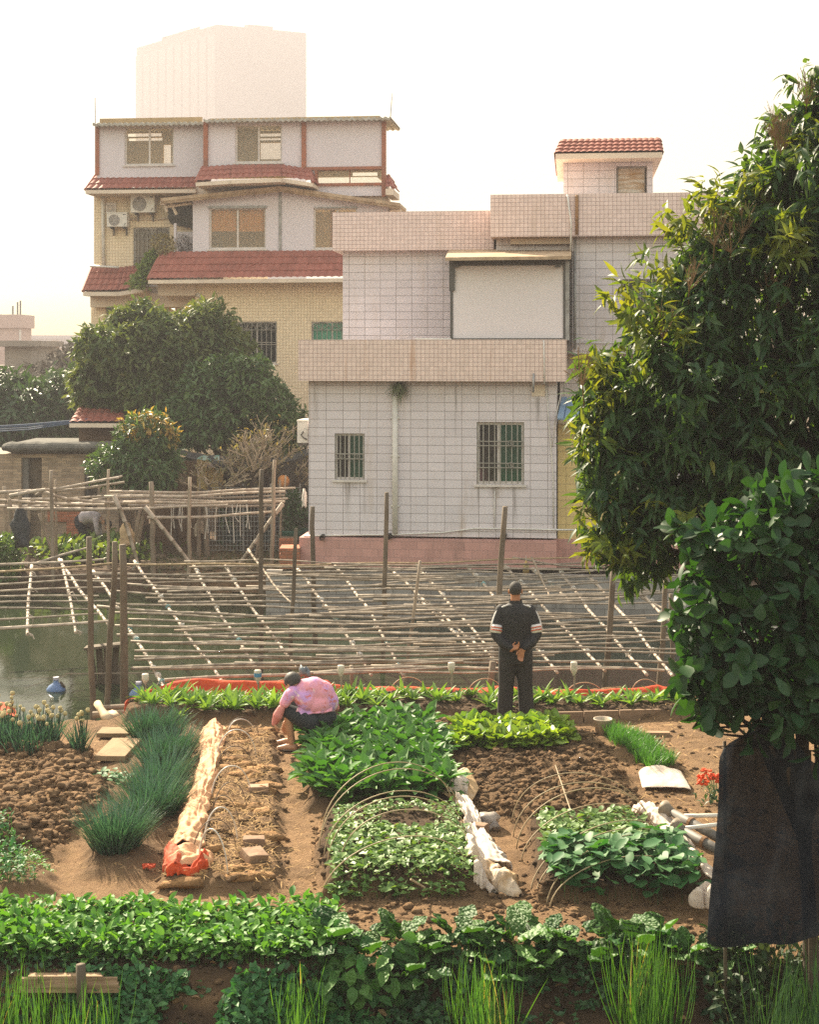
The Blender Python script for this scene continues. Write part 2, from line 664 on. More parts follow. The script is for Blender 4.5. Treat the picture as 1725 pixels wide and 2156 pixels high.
def soil(name, attr=True):
    m, nt, b = nodes(name)
    at = N(nt, 'ShaderNodeAttribute', attribute_name='moist')
    dry = mixc(nt, ramp(nt, noise_n(nt, 9, 6, rough=.7), .3, .7), SOIL_DRY, SOIL_DRY2)
    wet = mixc(nt, ramp(nt, noise_n(nt, 14, 6, rough=.7), .3, .7), SOIL_WET, SOIL_WET2)
    c = mixc(nt, at.outputs['Fac'], dry, wet)
    c = mixc(nt, mth(nt, 'MULTIPLY', ramp(nt, noise_n(nt, 55, 3), .58, .75), .35), c, (.40, .26, .14))
    nt.links.new(c, b.inputs['Base Color'])
    b.inputs['Roughness'].default_value = .95
    b.inputs['Specular IOR Level'].default_value = .15
    bumpn(nt, b, noise_n(nt, 38, 8, rough=.8), 1.0, .05)
    return m


M_SOIL = soil('soil')
me = np_mesh('ground', np.stack([XX, YY, ZZ], -1).reshape(-1, 3), FQ, M_SOIL, MO.ravel(), True, 'moist')
tag(link('ground', me), kind='structure')

# water
m, nt, b = nodes('pond_water')
b.inputs['Base Color'].default_value = (.022, .030, .016, 1)
b.inputs['Roughness'].default_value = .06
b.inputs['Specular IOR Level'].default_value = .14
n1 = noise_n(nt, 3.0, 4, sc3=(1, .35, 1))
n2 = noise_n(nt, 16.0, 3, sc3=(1, .4, 1))
bumpn(nt, b, mth(nt, 'ADD', n1, mth(nt, 'MULTIPLY', n2, .35)), .12, .02)
mb = MB()
mb.poly([(-120, 17.5, -1.05), (120, 17.5, -1.05), (120, 34.6, -1.05), (-120, 34.6, -1.05)])
tag(mb.build('water', m), kind='structure')

# ------------------------------------------------------------------ loose earth, straw
ico = bmesh.new()
bmesh.ops.create_icosphere(ico, subdivisions=2, radius=1)
IV = np.array([v.co[:] for v in ico.verts])
IF = np.array([[v.index for v in f.verts] for f in ico.faces])
ico.free()


def clods(name, label, n, region, size, seed, moist=None, flat=.75):
    r = np.random.default_rng(seed)
    V, Fc, A, k = [], [], [], 0
    x, y = region(r, n)
    z, mo = ground_h(x, y)
    for i in range(len(x)):
        q = IV * (1 + .30 * np.sin(IV @ r.normal(0, 2.4, (3, 1)) + r.random() * 6) + .22 * np.sin(IV @ r.normal(0, 6, (3, 1))) + r.normal(0, .17, (len(IV), 1)))
        s = size[0] + (size[1] - size[0]) * r.random() ** 4
        a = r.random() * 6.3
        c_, s_ = cos(a), sin(a)
        q = q @ np.array([[c_, s_, 0], [-s_, c_, 0], [0, 0, 1]]) * np.array([s * (1 + .4 * r.random()), s, s * flat])
        V.append(q + np.array([x[i], y[i], z[i] + s * .25]))
        Fc.append(IF + k)
        k += len(IV)
        A.append(np.full(len(IV), (mo[i] if moist is None else moist) + r.normal(0, .22)))
    me = np_mesh(name, np.concatenate(V), np.concatenate(Fc), M_SOIL, np.clip(np.concatenate(A), 0, 1), False, 'moist')
    return tag(link(name, me), label, 'soil', kind='stuff')


BED = {b_[0]: b_ for b_ in BEDS}


def in_bed(nm, grow=.05):
    po = BED[nm][1]
    ax = [p[0] for p in po]
    ay = [p[1] for p in po]

    def f(r, n):
        X, Y = [], []
        while len(X) < n:
            x, y = r.uniform(min(ax) - .2, max(ax) + .2), r.uniform(min(ay) - .2, max(ay) + .2)
            if poly_d(np.array([x]), np.array([y]), po)[0] > -grow:
                X.append(x)
                Y.append(y)
        return np.array(X), np.array(Y)
    return f


def in_rect(x0, x1, y0, y1):
    return lambda r, n: (r.uniform(x0, x1, n), r.uniform(y0, y1, n))


clods('soil_clods', 'dark crumbly clods on the freshly tilled plot before the lettuces', 5200, in_bed('tilled', .1), (.004, .040), 1)
clods('soil_clods', 'dry brown clods heaped on the dug plot at the left edge', 5200, in_bed('heap', .1), (.004, .052), 2)
clods('soil_clods', 'small crumbs of earth among the straw of the left bed', 500, in_bed('straw', .12), (.008, .035), 3)
clods('soil_clods', 'dark crumbs on the faces of the seedling bed', 500, in_bed('seedling', .12), (.008, .03), 4)
clods('soil_clods', 'dark crumbs on the faces of the squash bed', 500, in_bed('squash', .12), (.008, .032), 5)
clods('soil_clods', 'earth crumbs scattered over the path before the nearest rows', 900, in_rect(-.6, 2.3, 11.0, 12.3), (.006, .035), 6)
clods('soil_clods', 'dark clods under the long leafy row by the pond', 700, in_bed('far', .05), (.010, .04), 7)
clods('soil_clods', 'crumbs and litter on the dry path at the right', 500, in_rect(1.9, 4.0, 13.2, 18.2), (.006, .03), 8)
clods('soil_clods', 'dark clods on the front bank', 900, in_rect(-3.2, 3.2, 9.9, 10.9), (.008, .04), 9)


def straw(name, label, n, region, ln, col, seed, th=.004, lift=.02):
    r = np.random.default_rng(seed)
    x, y = region(r, n)
    z, _ = ground_h(x, y)
    a = r.random(n) * 6.3
    L = Leaves()
    d = np.stack([np.cos(a), np.sin(a), r.normal(0, .22, n)], -1)
    ln_ = ln[0] + (ln[1] - ln[0]) * r.random(n) ** 2
    L.add(leaf_t(2, 'blade', .05, .06, 1), np.stack([x, y, z + lift * r.random(n) + .012], -1), d, np.stack([r.normal(0, .4, n), r.normal(0, .4, n), np.ones(n)], -1), ln_, th * 2, r.random(n))
    return tag(L.build(name, col), label, 'straw', kind='stuff')


M_STRAW = leafmat('dry_straw', (.50, .33, .14), (.32, .19, .08), .15, .8, .2, (1, 1, 1), 0)
straw('straw_mulch', 'dry straw strewn over the left bed under the hoops', 3800, in_bed('straw', -.02), (.03, .16), M_STRAW, 1)
straw('straw_litter', 'bits of straw on the narrow path between the beds', 330, lambda r, n: (r.uniform(-1.35, -.75, n), r.uniform(11.9, 16.2, n)), (.03, .12), M_STRAW, 2)
straw('straw_litter', 'dry stalks and leaf litter on the right path', 600, in_rect(2.3, 4.0, 13.2, 18.3), (.03, .16), M_STRAW, 3, .006)
straw('straw_litter', 'dry stalks on the ground of the left plots', 350, in_rect(-4.6, -2.4, 12.2, 17.5), (.03, .12), M_STRAW, 4)

# lumpy straw mats (the rough terraces of the left bed)
mb = MB()
r = random.Random(4)
for i in range(46):
    t = r.random()
    x0, x1 = G(440 - 118 * t + 45, 1533 + 357 * t).x, G(570, 1533 + 357 * t).x
    p = Vector((r.uniform(x0, x1), G(500, 1533 + 357 * t).y, 0))
    p.z = gz(p.x, p.y) - .01
    mb.ball(p, (r.uniform(.08, .2), r.uniform(.04, .09), r.uniform(.03, .06)), 10, 0, .7, i)
tag(mb.build('straw_lumps', mat('straw_mat', (.36, .20, .085), .95, (.22, .12, .05), 18, 1.0, 60, .03), None, True), 'rough tan lumps of straw and earth on the left bed', 'straw', kind='stuff')
# ================================================================== houses
class Frame:
    """a facade plane: u along it, v into it, measured from a point on the photograph"""
    def __init__(s, px, Y, ang):
        s.O = P(px, HY, Y)
        s.O.z = 0
        s.a = R(ang)
        s.u = Vector((cos(s.a), -sin(s.a), 0))
        s.vv = Vector((sin(s.a), cos(s.a), 0))

    def at(s, px, py, v=0.0):
        d = Vector(((px - CX) / F, 1, -(py - HY) / F))
        c = Vector((0, 0, EYE))
        t = (v - (c - s.O).dot(s.vv)) / d.dot(s.vv)
        p = c + d * t
        return (p - s.O).dot(s.u), p.z

    def pt(s, px, py, v=0.0):
        u, z = s.at(px, py, v)
        return Vector((u, v, z))

    def rect(s, mb, x0, y0, x1, y1, v0, v1, mi=0):
        u0, z1 = s.at(x0, y0, v0)
        u1, z0 = s.at(x1, y1, v0)
        mb.box(u0, u1, v0, v1, z0, z1, mi)

    def wall(s, mb, x0, y0, x1, y1, v0, v1, holes=(), mi=0, zb=None):
        u0, z1 = s.at(x0, y0, v0)
        u1, z0 = s.at(x1, y1, v0)
        if zb is not None:
            z0 = zb
        H = []
        for h in holes:
            a, b = s.at(h[0], h[1], v0), s.at(h[2], h[3], v0)
            H.append((a[0], b[0], b[1], a[1]))
        us = sorted({u0, u1, *[h[0] for h in H], *[h[1] for h in H]})
        us = [q for q in us if u0 - 1e-6 <= q <= u1 + 1e-6]
        for a, b in zip(us[:-1], us[1:]):
            c = (a + b) / 2
            cuts = sorted((h[2], h[3]) for h in H if h[0] < c < h[1])
            z = z0
            for p, q in cuts:
                if p > z:
                    mb.box(a, b, v0, v1, z, p, mi)
                z = max(z, q)
            if z < z1:
                mb.box(a, b, v0, v1, z, z1, mi)

    def root(s, name, label, cat):
        return empty(name, s.O, -s.a, label, cat)


def roof_quad(mb, tl, tr, br, bl, rw=.24, rows=4, amp=.035, mi=0):
    """rows of ridged clay tiles on a slope"""
    tl, tr, br, bl = map(Vector, (tl, tr, br, bl))
    wd = max((br - bl).length, (tr - tl).length)
    nr = max(2, int(round(wd / rw)))
    nrm_ = (tr - tl).cross(bl - tl)
    nrm_.normalize()
    if nrm_.z < 0:
        nrm_ = -nrm_
    per = 6
    A = []
    for i in range(rows):
        for t, off in ((i / rows, .0), ((i + 1) / rows - .004, .03)):
            row = []
            for j in range(nr * per + 1):
                q = j / (nr * per)
                p = tl.lerp(tr, q).lerp(bl.lerp(br, q), t)
                row.append(p + nrm_ * (amp * abs(sin(pi * j / per)) + off))
            A.append(row)
    mb.grid(A, mi)


_F = Frame(900, 31, 6.4)
_st = [(_F.at(x, y, 0)[0], w_, _F.at(x, y, 0)[1], l_) for x, y, w_, l_ in ((733, 1012, .09, 1.1), (768, 1012, .06, .9), (1084, 1022, .09, 1.1), (1008, 1022, .05, .7), (855, 806, .12, .5), (1133, 836, .12, .8), (665, 806, .08, 1.2), (960, 806, .05, 1.6), (1042, 1022, .2, .35), (737, 1012, .25, .3))]
M_WHITE_TILE = tile('white_facade_tile', (.63, .575, .595), .36, .18, .011, (.23, .20, .195), stain=.42, streaks=_st)
M_PINK_TILE = tile('pink_parapet_tile', (.76, .60, .55), .091, .091, .007, (.22, .13, .12), var=.07, stain=.25, rust=.10)
M_RUST_TILE = tile('stained_parapet_tile', (.73, .575, .505), .091, .091, .007, (.22, .13, .12), var=.07, stain=.4, rust=.55)
M_YEL_TILE = tile('yellow_facade_tile', (.78, .64, .45), .10, .10, .009, (.42, .29, .17), var=.06, stain=.15)
M_YEL_TILE2 = tile('yellow_tile', (.66, .50, .22), .30, .17, .010, (.35, .26, .12), var=.05, stain=.2)
M_BASE = tile('pink_block', (.50, .27, .23), .33, .17, .009, (.34, .20, .18), .8, .10, .55, (.14, .09, .07), True)
M_CONC = mat('old_concrete', (.20, .185, .165), .9, (.10, .095, .085), 2.2, .5, 14, .02, sc3=(1, 1, .5))
M_BRICK = tile('brick', (.34, .25, .17), .24, .075, .012, (.22, .19, .15), .9, .3, .5, (.1, .07, .05), True)
M_REDBRICK = tile('red_brick', (.36, .13, .065), .24, .075, .012, (.18, .12, .08), .9, .25, .5, (.1, .06, .04), True)
M_ROOF = mat('red_roof_tile', (.33, .115, .085), .75, (.25, .085, .062), 3.0, .2, 20, .01)
M_CREAM = mat('cream_render', (.70, .59, .47), .8, (.60, .50, .40), 1.5)
M_PANEL = mat('white_panel', (.64, .585, .62), .55, (.60, .55, .58), .8)
M_PANEL2 = mat('pale_sheet_panel', (.72, .66, .67), .5, (.69, .63, .635), .5)
M_RED_STEEL = mat('red_oxide_steel', (.36, .12, .06), .6, (.24, .10, .06), 3)
M_FRAME = mat('window_frame_white', (.66, .60, .55), .5)
M_FRAME_G = mat('window_frame_grey', (.26, .23, .20), .5)
M_BARS = mat('steel_bars', (.30, .28, .24), .5)
M_GLASS_D = glass('dark_glass', (.018, .024, .026))
M_GLASS_G = glass('green_curtain_glass', (.012, .085, .055))
M_GLASS_T = glass('teal_curtain_glass', (.10, .36, .24))
M_CURT = mat('orange_curtain', (.78, .36, .07), .9, (.66, .28, .05), 9, sc3=(8, 8, .2))
M_METAL = mat('grey_sheet_metal', (.36, .35, .34), .45, (.22, .21, .20), 6, .3, 18, .01, metal=.3)
M_RUSTROOF = mat('rusty_sheet', (.46, .34, .22), .6, (.30, .20, .12), 5, .2, 12)
M_DARKMETAL = mat('dark_steel', (.10, .095, .09), .5, metal=.3)
M_PVC = mat('white_pvc', (.72, .68, .62), .4)
M_BLACK = mat('black_plastic', (.02, .02, .02), .5)
M_ROOM = mat('tan_room_wall', (.42, .30, .16), .9, (.34, .24, .12), 2)
M_BLUE = mat('blue_sheet_metal', (.16, .26, .38), .45, (.20, .29, .38), 3)

# clear pane
m, nt, b = nodes('clear_glass')
b.inputs['Base Color'].default_value = (.6, .55, .45, 1)
b.inputs['Roughness'].default_value = .05
tr = N(nt, 'ShaderNodeBsdfTransparent')
tr.inputs['Color'].default_value = (.95, .93, .88, 1)
mx = N(nt, 'ShaderNodeMixShader')
mx.inputs[0].default_value = .82
nt.links.new(b.outputs[0], mx.inputs[1])
nt.links.new(tr.outputs[0], mx.inputs[2])
nt.links.new(mx.outputs[0], nt.nodes['Material Output'].inputs[0])
M_CLEAR = m


def window(root, fr, r, v, frame, panes, split=.5, fw=.05, bars=None, arch=False, rails=(), depth=.06, name='window', sill=True, medal=()):
    """frame with its sashes, panes as sub-parts, burglar bars in front"""
    (u0, z1), (u1, z0) = fr.at(r[0], r[1], v), fr.at(r[2], r[3], v)
    vi = v + .07
    um = u0 + (u1 - u0) * split
    mb = MB()
    for a, b_, c, d in ((u0, u1, z1 - fw, z1), (u0, u1, z0, z0 + fw)):
        mb.box(a, b_, vi, vi + depth, c, d)
    for a, b_ in ((u0, u0 + fw), (u1 - fw, u1), (um - fw / 2, um + fw / 2)):
        mb.box(a, b_, vi, vi + depth, z0 + fw, z1 - fw)
    if sill:
        mb.box(u0 - .05, u1 + .05, v - .05, v - .004, z0 - .05, z0 - .002)
    wf = mb.build(name, frame, root)
    for i, (a, b_) in enumerate(((u0 + fw, um - fw / 2), (um + fw / 2, u1 - fw))):
        pm = panes[i % len(panes)]
        if pm is None:
            continue
        mb = MB()
        mb.box(a, b_, vi + .022, vi + .03, z0 + fw, z1 - fw)
        mb.build('pane', pm, wf)
    if bars:
        mb = MB()
        t = .011
        vb = v + .012
        for i in range(bars + 1):
            x = u0 + .02 + (u1 - u0 - .04) * i / bars
            mb.box(x - t, x + t, vb, vb + .02, z0, z1)
        for q in rails:
            z = z1 + (z0 - z1) * q
            mb.box(u0, u1, vb - .012, vb - .001, z - t, z + t)
        if arch:
            zt = z1 - (z1 - z0) * .2
            for k in range(2):
                a = u0 + (u1 - u0) * k / 2
                b_ = a + (u1 - u0) / 2
                c_ = (a + b_) / 2
                pts = [(c_ + (b_ - a) * .46 * cos(pi * j / 10), vb - .02, zt + (z1 - zt) * .92 * sin(pi * j / 10)) for j in range(11)]
                mb.tube(pts, .012, 4)
                for j in (2, 4, 6, 8):
                    mb.tube([(c_, vb - .02, zt), pts[j]], .010, 4)
            mb.box(u0, u1, vb - .012, vb - .001, zt - t, zt + t)
        for (qu, qz) in medal:
            c_ = (u0 + (u1 - u0) * qu, vb - .02, z1 + (z0 - z1) * qz)
            mb.tube([(c_[0] + .055 * cos(2 * pi * j / 14), c_[1], c_[2] + .055 * sin(2 * pi * j / 14)) for j in range(15)], .010, 4)
            mb.tube([(c_[0], c_[1], c_[2] - .05), (c_[0], c_[1], c_[2] + .05)], .009, 4)
        mb.build('window_bars', M_BARS, root)
    return wf


# ------------------------------------------------------------------ white tiled house
h1 = Frame(900, 31, 6.4)
A = h1.root('tiled_house', 'white tiled house with pink tiled parapets rising straight from the pond', 'house')
W1, W2, WT, WR = (705, 912, 768, 1010), (1004, 888, 1104, 1020), (1298, 350, 1362, 409), (1310, 588, 1400, 650)
mb = MB()
h1.wall(mb, 650, 770, 1172, 1133, 0, .2, (W1, W2))
h1.rect(mb, 650, 770, 1172, 1133, .2, 8.5)
mb.build('wall', M_WHITE_TILE, A)
mb = MB()
h1.rect(mb, 722, 520, 1045, 745, 2.4, 8.5)
h1.rect(mb, 1045, 497, 1212, 745, 1.75, 8.5)
h1.wall(mb, 1205, 485, 1560, 745, 1.5, 1.7, (WR,))
h1.rect(mb, 1205, 485, 1560, 745, 1.7, 8.5)
h1.rect(mb, 1180, 740, 1560, 1145, 2.2, 8.3)
mb.build('upper_wall', M_WHITE_TILE, A)
mb = MB()
u0, z1 = h1.at(628, 715, -.35)
u1, z0 = h1.at(1193, 803, -.35)
mb.box(u0, u1, -.35, -.17, z0, z1)
mb.box(u0, u0 + .18, -.17, 8.6, z0, z1)
mb.box(u1 - .18, u1, -.17, 8.6, z0, z1)
mb.build('parapet', M_RUST_TILE, A)
mb = MB()
mb.box(u0 + .18, u1 - .18, -.17, 8.6, z0 + .01, z0 + .2)
mb.build('terrace_floor', M_CONC, A)
mb = MB()
h1.rect(mb, 700, 447, 1040, 525, 2.1, 8.7)
mb.build('parapet', M_PINK_TILE, A)
mb = MB()
h1.rect(mb, 1033, 410, 1580, 494, 1.2, 8.8)
mb.build('parapet', M_PINK_TILE, A)
mb = MB()
h1.rect(mb, 1075, 502, 1205, 513, 1.55, 1.74)
mb.build('roof_beam', M_CREAM, A)
mb = MB()
h1.wall(mb, 1187, 326, 1375, 425, 3.2, 3.4, (WT,))
h1.rect(mb, 1187, 326, 1375, 425, 3.4, 6.4)
mb.build('stair_tower', M_WHITE_TILE, A)
# little red roof over the stair tower
ul, zl = h1.at(1170, 323, 2.55)
ur, _ = h1.at(1395, 323, 2.55)
zt = h1.at(1183, 294, 3.2)[1]
ut0, ut1 = h1.at(1183, 294, 3.2)[0], h1.at(1390, 294, 3.2)[0]
mb = MB()
roof_quad(mb, (ut0, 3.2, zt), (ut1, 3.2, zt), (ur, 2.55, zl), (ul, 2.55, zl), .14, 4, .018)
roof_quad(mb, (ut0, 6.4, zt), (ut0, 3.2, zt), (ul, 2.55, zl), (ul, 7.0, zl), .14, 4, .018)
roof_quad(mb, (ut1, 3.2, zt), (ut1, 6.4, zt), (ur, 7.0, zl), (ur, 2.55, zl), .14, 4, .018)
mb.box(ut0, ut1, 3.2, 6.4, zt - .2, zt)
rf = mb.build('roof', M_ROOF, A)
mb = MB()
mb.box(ul, ur, 2.55, 7.0, zl - .13, zl - .01)
mb.build('roof_eave', M_CREAM, A)
window(A, h1, WT, 3.2, M_FRAME_G, [mat('rust_streaked_sheet', (.56, .52, .46), .7, (.33, .20, .09), 3.0, sc3=(.8, .8, 4.5))], .98, .045, sill=False)
window(A, h1, W1, 0, M_FRAME, [M_GLASS_D, M_GLASS_G], .47, .05, 6, rails=(.44, .55), medal=((.25, .5), (.75, .5)))
window(A, h1, W2, 0, M_FRAME, [M_GLASS_D, M_GLASS_G], .46, .06, 8, rails=(.31, .38, .66, .73), medal=((.72, .34), (.72, .69)))
window(A, h1, WR, 1.5, M_FRAME_G, [M_GLASS_D, M_GLASS_G], .5, .05, 7, rails=(.3, .6))
# metal-clad box on the terrace
mb = MB()
h1.rect(mb, 954, 558, 1186, 712, .05, 2.39)
sh = mb.build('terrace_shed', M_PANEL2, A)
mb = MB()
h1.rect(mb, 948, 548, 954, 714, .03, 2.38)
h1.rect(mb, 1186, 548, 1191, 714, .03, 2.38)
h1.rect(mb, 954, 548, 1186, 558, .02, .5)
h1.rect(mb, 946, 545, 958, 612, .00, .03)
h1.rect(mb, 954, 712, 1186, 715, .03, .3)
h1.rect(mb, 958, 555, 966, 562, -.1, .02)
h1.rect(mb, 1170, 555, 1181, 562, -.1, .02)
mb.build('shed_frame', M_DARKMETAL, A)
mb = MB()
h1.rect(mb, 1191, 550, 1199, 716, .04, 2.36)
mb.build('shed_side', M_METAL, A)
fa, fb_ = h1.pt(938, 549, -.45), h1.pt(1203, 546, -.45)
ba, bb_ = h1.pt(946, 531, 2.3), h1.pt(1204, 530, 2.3)
mb = MB()
dz = Vector((0, 0, .07))
mb.hexa([fa, fb_, fb_ + dz, fa + dz], [ba, bb_, bb_ + dz, ba + dz])
mb.build('shed_roof', M_RUSTROOF, A)
# pink block footing and its outlet pipes
mb = MB()
u0, z1 = h1.at(630, 1131, -.12)
u1, z0 = h1.at(1172, 1198, -.12)
mb.box(u0, u1, -.12, 8.4, z0 - .02, z1)
u2 = h1.at(1560, 1140, .3)[0]
mb.box(u1, u2, .3, 8.2, z0 - .02, h1.at(1172, 1135, .3)[1])
mb.build('footing', M_BASE, A)
mb = MB()
for px, py in ((679, 1130), (820, 1128), (1062, 1127)):
    q = h1.pt(px, py, -.13)
    mb.tube([(q.x, .05, q.z), (q.x, -.22, q.z - .01)], [.055, .055], 12, 0, False)
mb.build('outlet_pipe', M_BLACK, A)
mb = MB()
q0, q1 = h1.pt(832, 833, -.06), h1.pt(832, 1122, -.06)
mb.tube([(q0.x, -.06, q0.z), (q0.x, -.06, q1.z)], .062, 12)
for py in (880, 960, 1065):
    z = h1.pt(832, py, -.06).z
    mb.box(q0.x - .09, q0.x + .09, -.05, .0, z - .02, z + .02)
mb.build('drain_pipe', M_PVC, A, True)


def pipe(fr, root, pts, v, rad, m_, name='pipe'):
    mb = MB()
    mb.tube([fr.pt(x, y, v) for x, y in pts], rad, 6)
    return mb.build(name, m_, root, True)


pipe(h1, A, [(640, 1128), (740, 1126), (830, 1125), (930, 1121), (1000, 1112), (1080, 1113), (1172, 1115), (1240, 1115)], -.05, .018, M_PVC)
pipe(h1, A, [(1145, 716), (1146, 760), (1147, 808)], -.38, .016, M_PVC)
pipe(h1, A, [(1150, 808), (1157, 900), (1165, 1000), (1166, 1112)], -.03, .013, M_PVC)
pipe(h1, A, [(1181, 830), (1168, 890), (1163, 940)], -.03, .008, M_PVC)
pipe(h1, A, [(1042, 1034), (1041, 1112)], -.03, .010, M_PVC)
pipe(h1, A, [(1124, 786), (1123, 826)], -.37, .025, M_METAL)
pipe(h1, A, [(875, 714), (950, 714)], -.2, .02, M_PVC)
pipe(h1, A, [(1195, 410), (1203, 470), (1202, 528)], 1.15, .02, M_PVC)
pipe(h1, A, [(1215, 411), (1215, 494)], 1.15, .035, mat('rusted_pipe', (.34, .17, .07), .8, (.2, .12, .06), 8))
pipe(h1, A, [(1211, 496), (1211, 640), (1211, 735)], 1.44, .03, M_METAL)
pipe(h1, A, [(1205, 722), (1330, 722)], 1.44, .015, M_PVC)
mb = MB()
h1.rect(mb, 1120, 810, 1148, 834, -.02, .05)
mb.build('wall_vent', M_CREAM, A)
# yellow annex at its right
mb = MB()
h1.rect(mb, 1175, 893, 1330, 1137, .4, 2.2)
mb.build('annex_wall', M_YEL_TILE2, A)
mb = MB()
fa, fb_, ba, bb_ = h1.pt(1174, 884, -.35), h1.pt(1330, 884, -.35), h1.pt(1183, 840, .6), h1.pt(1330, 840, .6)
for i in range(10):
    a0, a1 = fa.lerp(fb_, i / 10), fa.lerp(fb_, (i + .8) / 10)
    b0, b1 = ba.lerp(bb_, i / 10), ba.lerp(bb_, (i + .8) / 10)
    k = Vector((0, 0, .05))
    mb.hexa([a0, a1, a1 + k, a0 + k], [b0, b1, b1 + k, b0 + k])
k = Vector((0, 0, .02))
mb.hexa([fa, fb_, fb_ + k, fa + k], [ba, bb_, bb_ + k, ba + k])
mb.build('awning', M_BLUE, A)
# brick retaining wall along the water
mb = MB()
u0, z1 = h1.at(560, 1200, -.3)
mb.box(u0, u2, -.3, -.125, -1.75, z1)
o = mb.build('retaining_wall', tile('grey_block', (.27, .255, .235), .40, .20, .012, (.11, .10, .09), .95, .2, .7, (.06, .06, .05), True), None, False, h1.O, -h1.a)
tag(o, 'grey concrete block retaining wall standing in the pond below the white house', 'wall')

# plant growing from the gutter
M_FERN = leafmat('fern', (.10, .13, .06), (.17, .19, .09), .3)
lv = Leaves()
q = h1.pt(840, 812, -.15)
r = np.random.default_rng(5)
n = 260
d = r.normal(0, 1, (n, 3))
d[:, 2] = -abs(d[:, 2]) * .8 + .15
lv.add(leaf_t(3, 'blade', .1, .5, 2), np.array(q) + r.normal(0, .05, (n, 3)), d, np.array([0, 0, 1.]), .12 + .22 * r.random(n), .018)
o = lv.build('gutter_fern', M_FERN, None, h1.O, -h1.a)
tag(o, 'grey green fern sprouting from the gutter above the white drain pipe', 'plant')


# ------------------------------------------------------------------ air conditioners
def aircon(fr, r, v, label, dep=.3, side=False):
    (u0, z1), (u1, z0) = fr.at(r[0], r[1], v), fr.at(r[2], r[3], v)
    uc, zc, W, H = (u0 + u1) / 2, z0, u1 - u0, z1 - z0
    loc = fr.O + fr.u * uc + fr.vv * v + Vector((0, 0, z0))
    t = empty('air_conditioner', loc, -fr.a, label, 'air conditioner', 'air conditioner units on the walls')
    mb = MB()
    mb.box(-W / 2, W / 2, 0, dep, .02, H)
    mb.box(-W / 2 - .012, W / 2 + .012, -.012, dep + .012, H, H + .03)
    mb.build('casing', M_PVC, t)
    mb = MB()
    if not side:
        c = (-W * .13, 0, H * .5)
        rad = H * .40
        prof = [(rad * q, 0) for q in (1, .8, .6, .4, .2, .06)]
        mb.lathe([(rad, 0), (rad * .97, .02), (0.001, .02)], (0, 0, 0), 28)
        mb.v = [(c[0] + x, -.004 - z * .2, c[2] + y) for x, y, z in mb.v]
        mb.build('fan_grille', mat('fan_grille_grey', (.22, .21, .20), .6), t)
        mb = MB()
        for q in (1.0, .75, .5, .25):
            mb.tube([(c[0] + rad * q * cos(a * pi / 14), -.012, c[2] + rad * q * sin(a * pi / 14)) for a in range(29)], .006, 4)
        for a in range(6):
            mb.tube([(c[0], -.012, c[2]), (c[0] + rad * cos(a * pi / 3), -.012, c[2] + rad * sin(a * pi / 3))], .006, 4)
        mb.build('grille_guard', M_FRAME, t)
        mb = MB()
        mb.box(W * .30, W * .45, -.004, -.001, H * .86, H * .92)
        mb.obox((W * .40, -.003, H * .2), (.02, .004, H * .2), Matrix.Rotation(R(40), 3, 'Y'))
        mb.build('badge', M_DARKMETAL, t)
    else:
        mb.tube([(W * .1, -.01, H * .55), (-W * .1, -.05, H * .4), (W * .2, -.04, H * .25), (W * .45, -.01, H * .2)], .015, 5)
        mb.build('hose', M_DARKMETAL, t)
    mb = MB()
    for x in (-W * .32, W * .32):
        mb.box(x - .02, x + .02, 0, dep + .12, -.05, .02)
        mb.box(x - .02, x + .02, dep + .06, dep + .12, -.25, -.05)
    mb.build('bracket', M_DARKMETAL, t)
    return t


# ------------------------------------------------------------------ yellow tiled house behind
h2 = Frame(500, 48, 6.0)
B = h2.root('yellow_house', 'tall yellow tiled house with red tiled eaves and white panel rooms on top', 'house')
V1, V2, V3, V4, V5, V6, V7, SL = (262, 268, 366, 347), (495, 262, 594, 342), (498, 677, 583, 765), (656, 677, 742, 765), (440, 438, 560, 524), (660, 438, 752, 524), (281, 479, 357, 600), (667, 357, 805, 388)
ZB = -.8
mb = MB()
h2.wall(mb, 411, 590, 905, 900, 0, .2, (V3, V4), zb=ZB)
u0, u1 = h2.at(411, 590, 0)[0], h2.at(905, 590, 0)[0]
mb.box(u0, u1, .2, 9, ZB, h2.at(411, 590, 0)[1])
h2.wall(mb, 192, 640, 412, 900, 1.5, 9, zb=ZB)
h2.wall(mb, 198, 396, 470, 640, 1.3, 1.5, (V7,))
h2.rect(mb, 198, 396, 470, 640, 1.5, 9)
mb.build('wall', M_YEL_TILE, B)
window(B, h2, V3, 0, M_FRAME, [M_GLASS_D], .5, .05, 8, True, (.5, .55))
window(B, h2, V4, 0, M_FRAME, [M_GLASS_T], .5, .05, 8, True, (.5, .55))
window(B, h2, V7, 1.3, M_FRAME, [glass('brown_glass', (.16, .13, .09))], .5, .05, 8, True, (.5, .55))


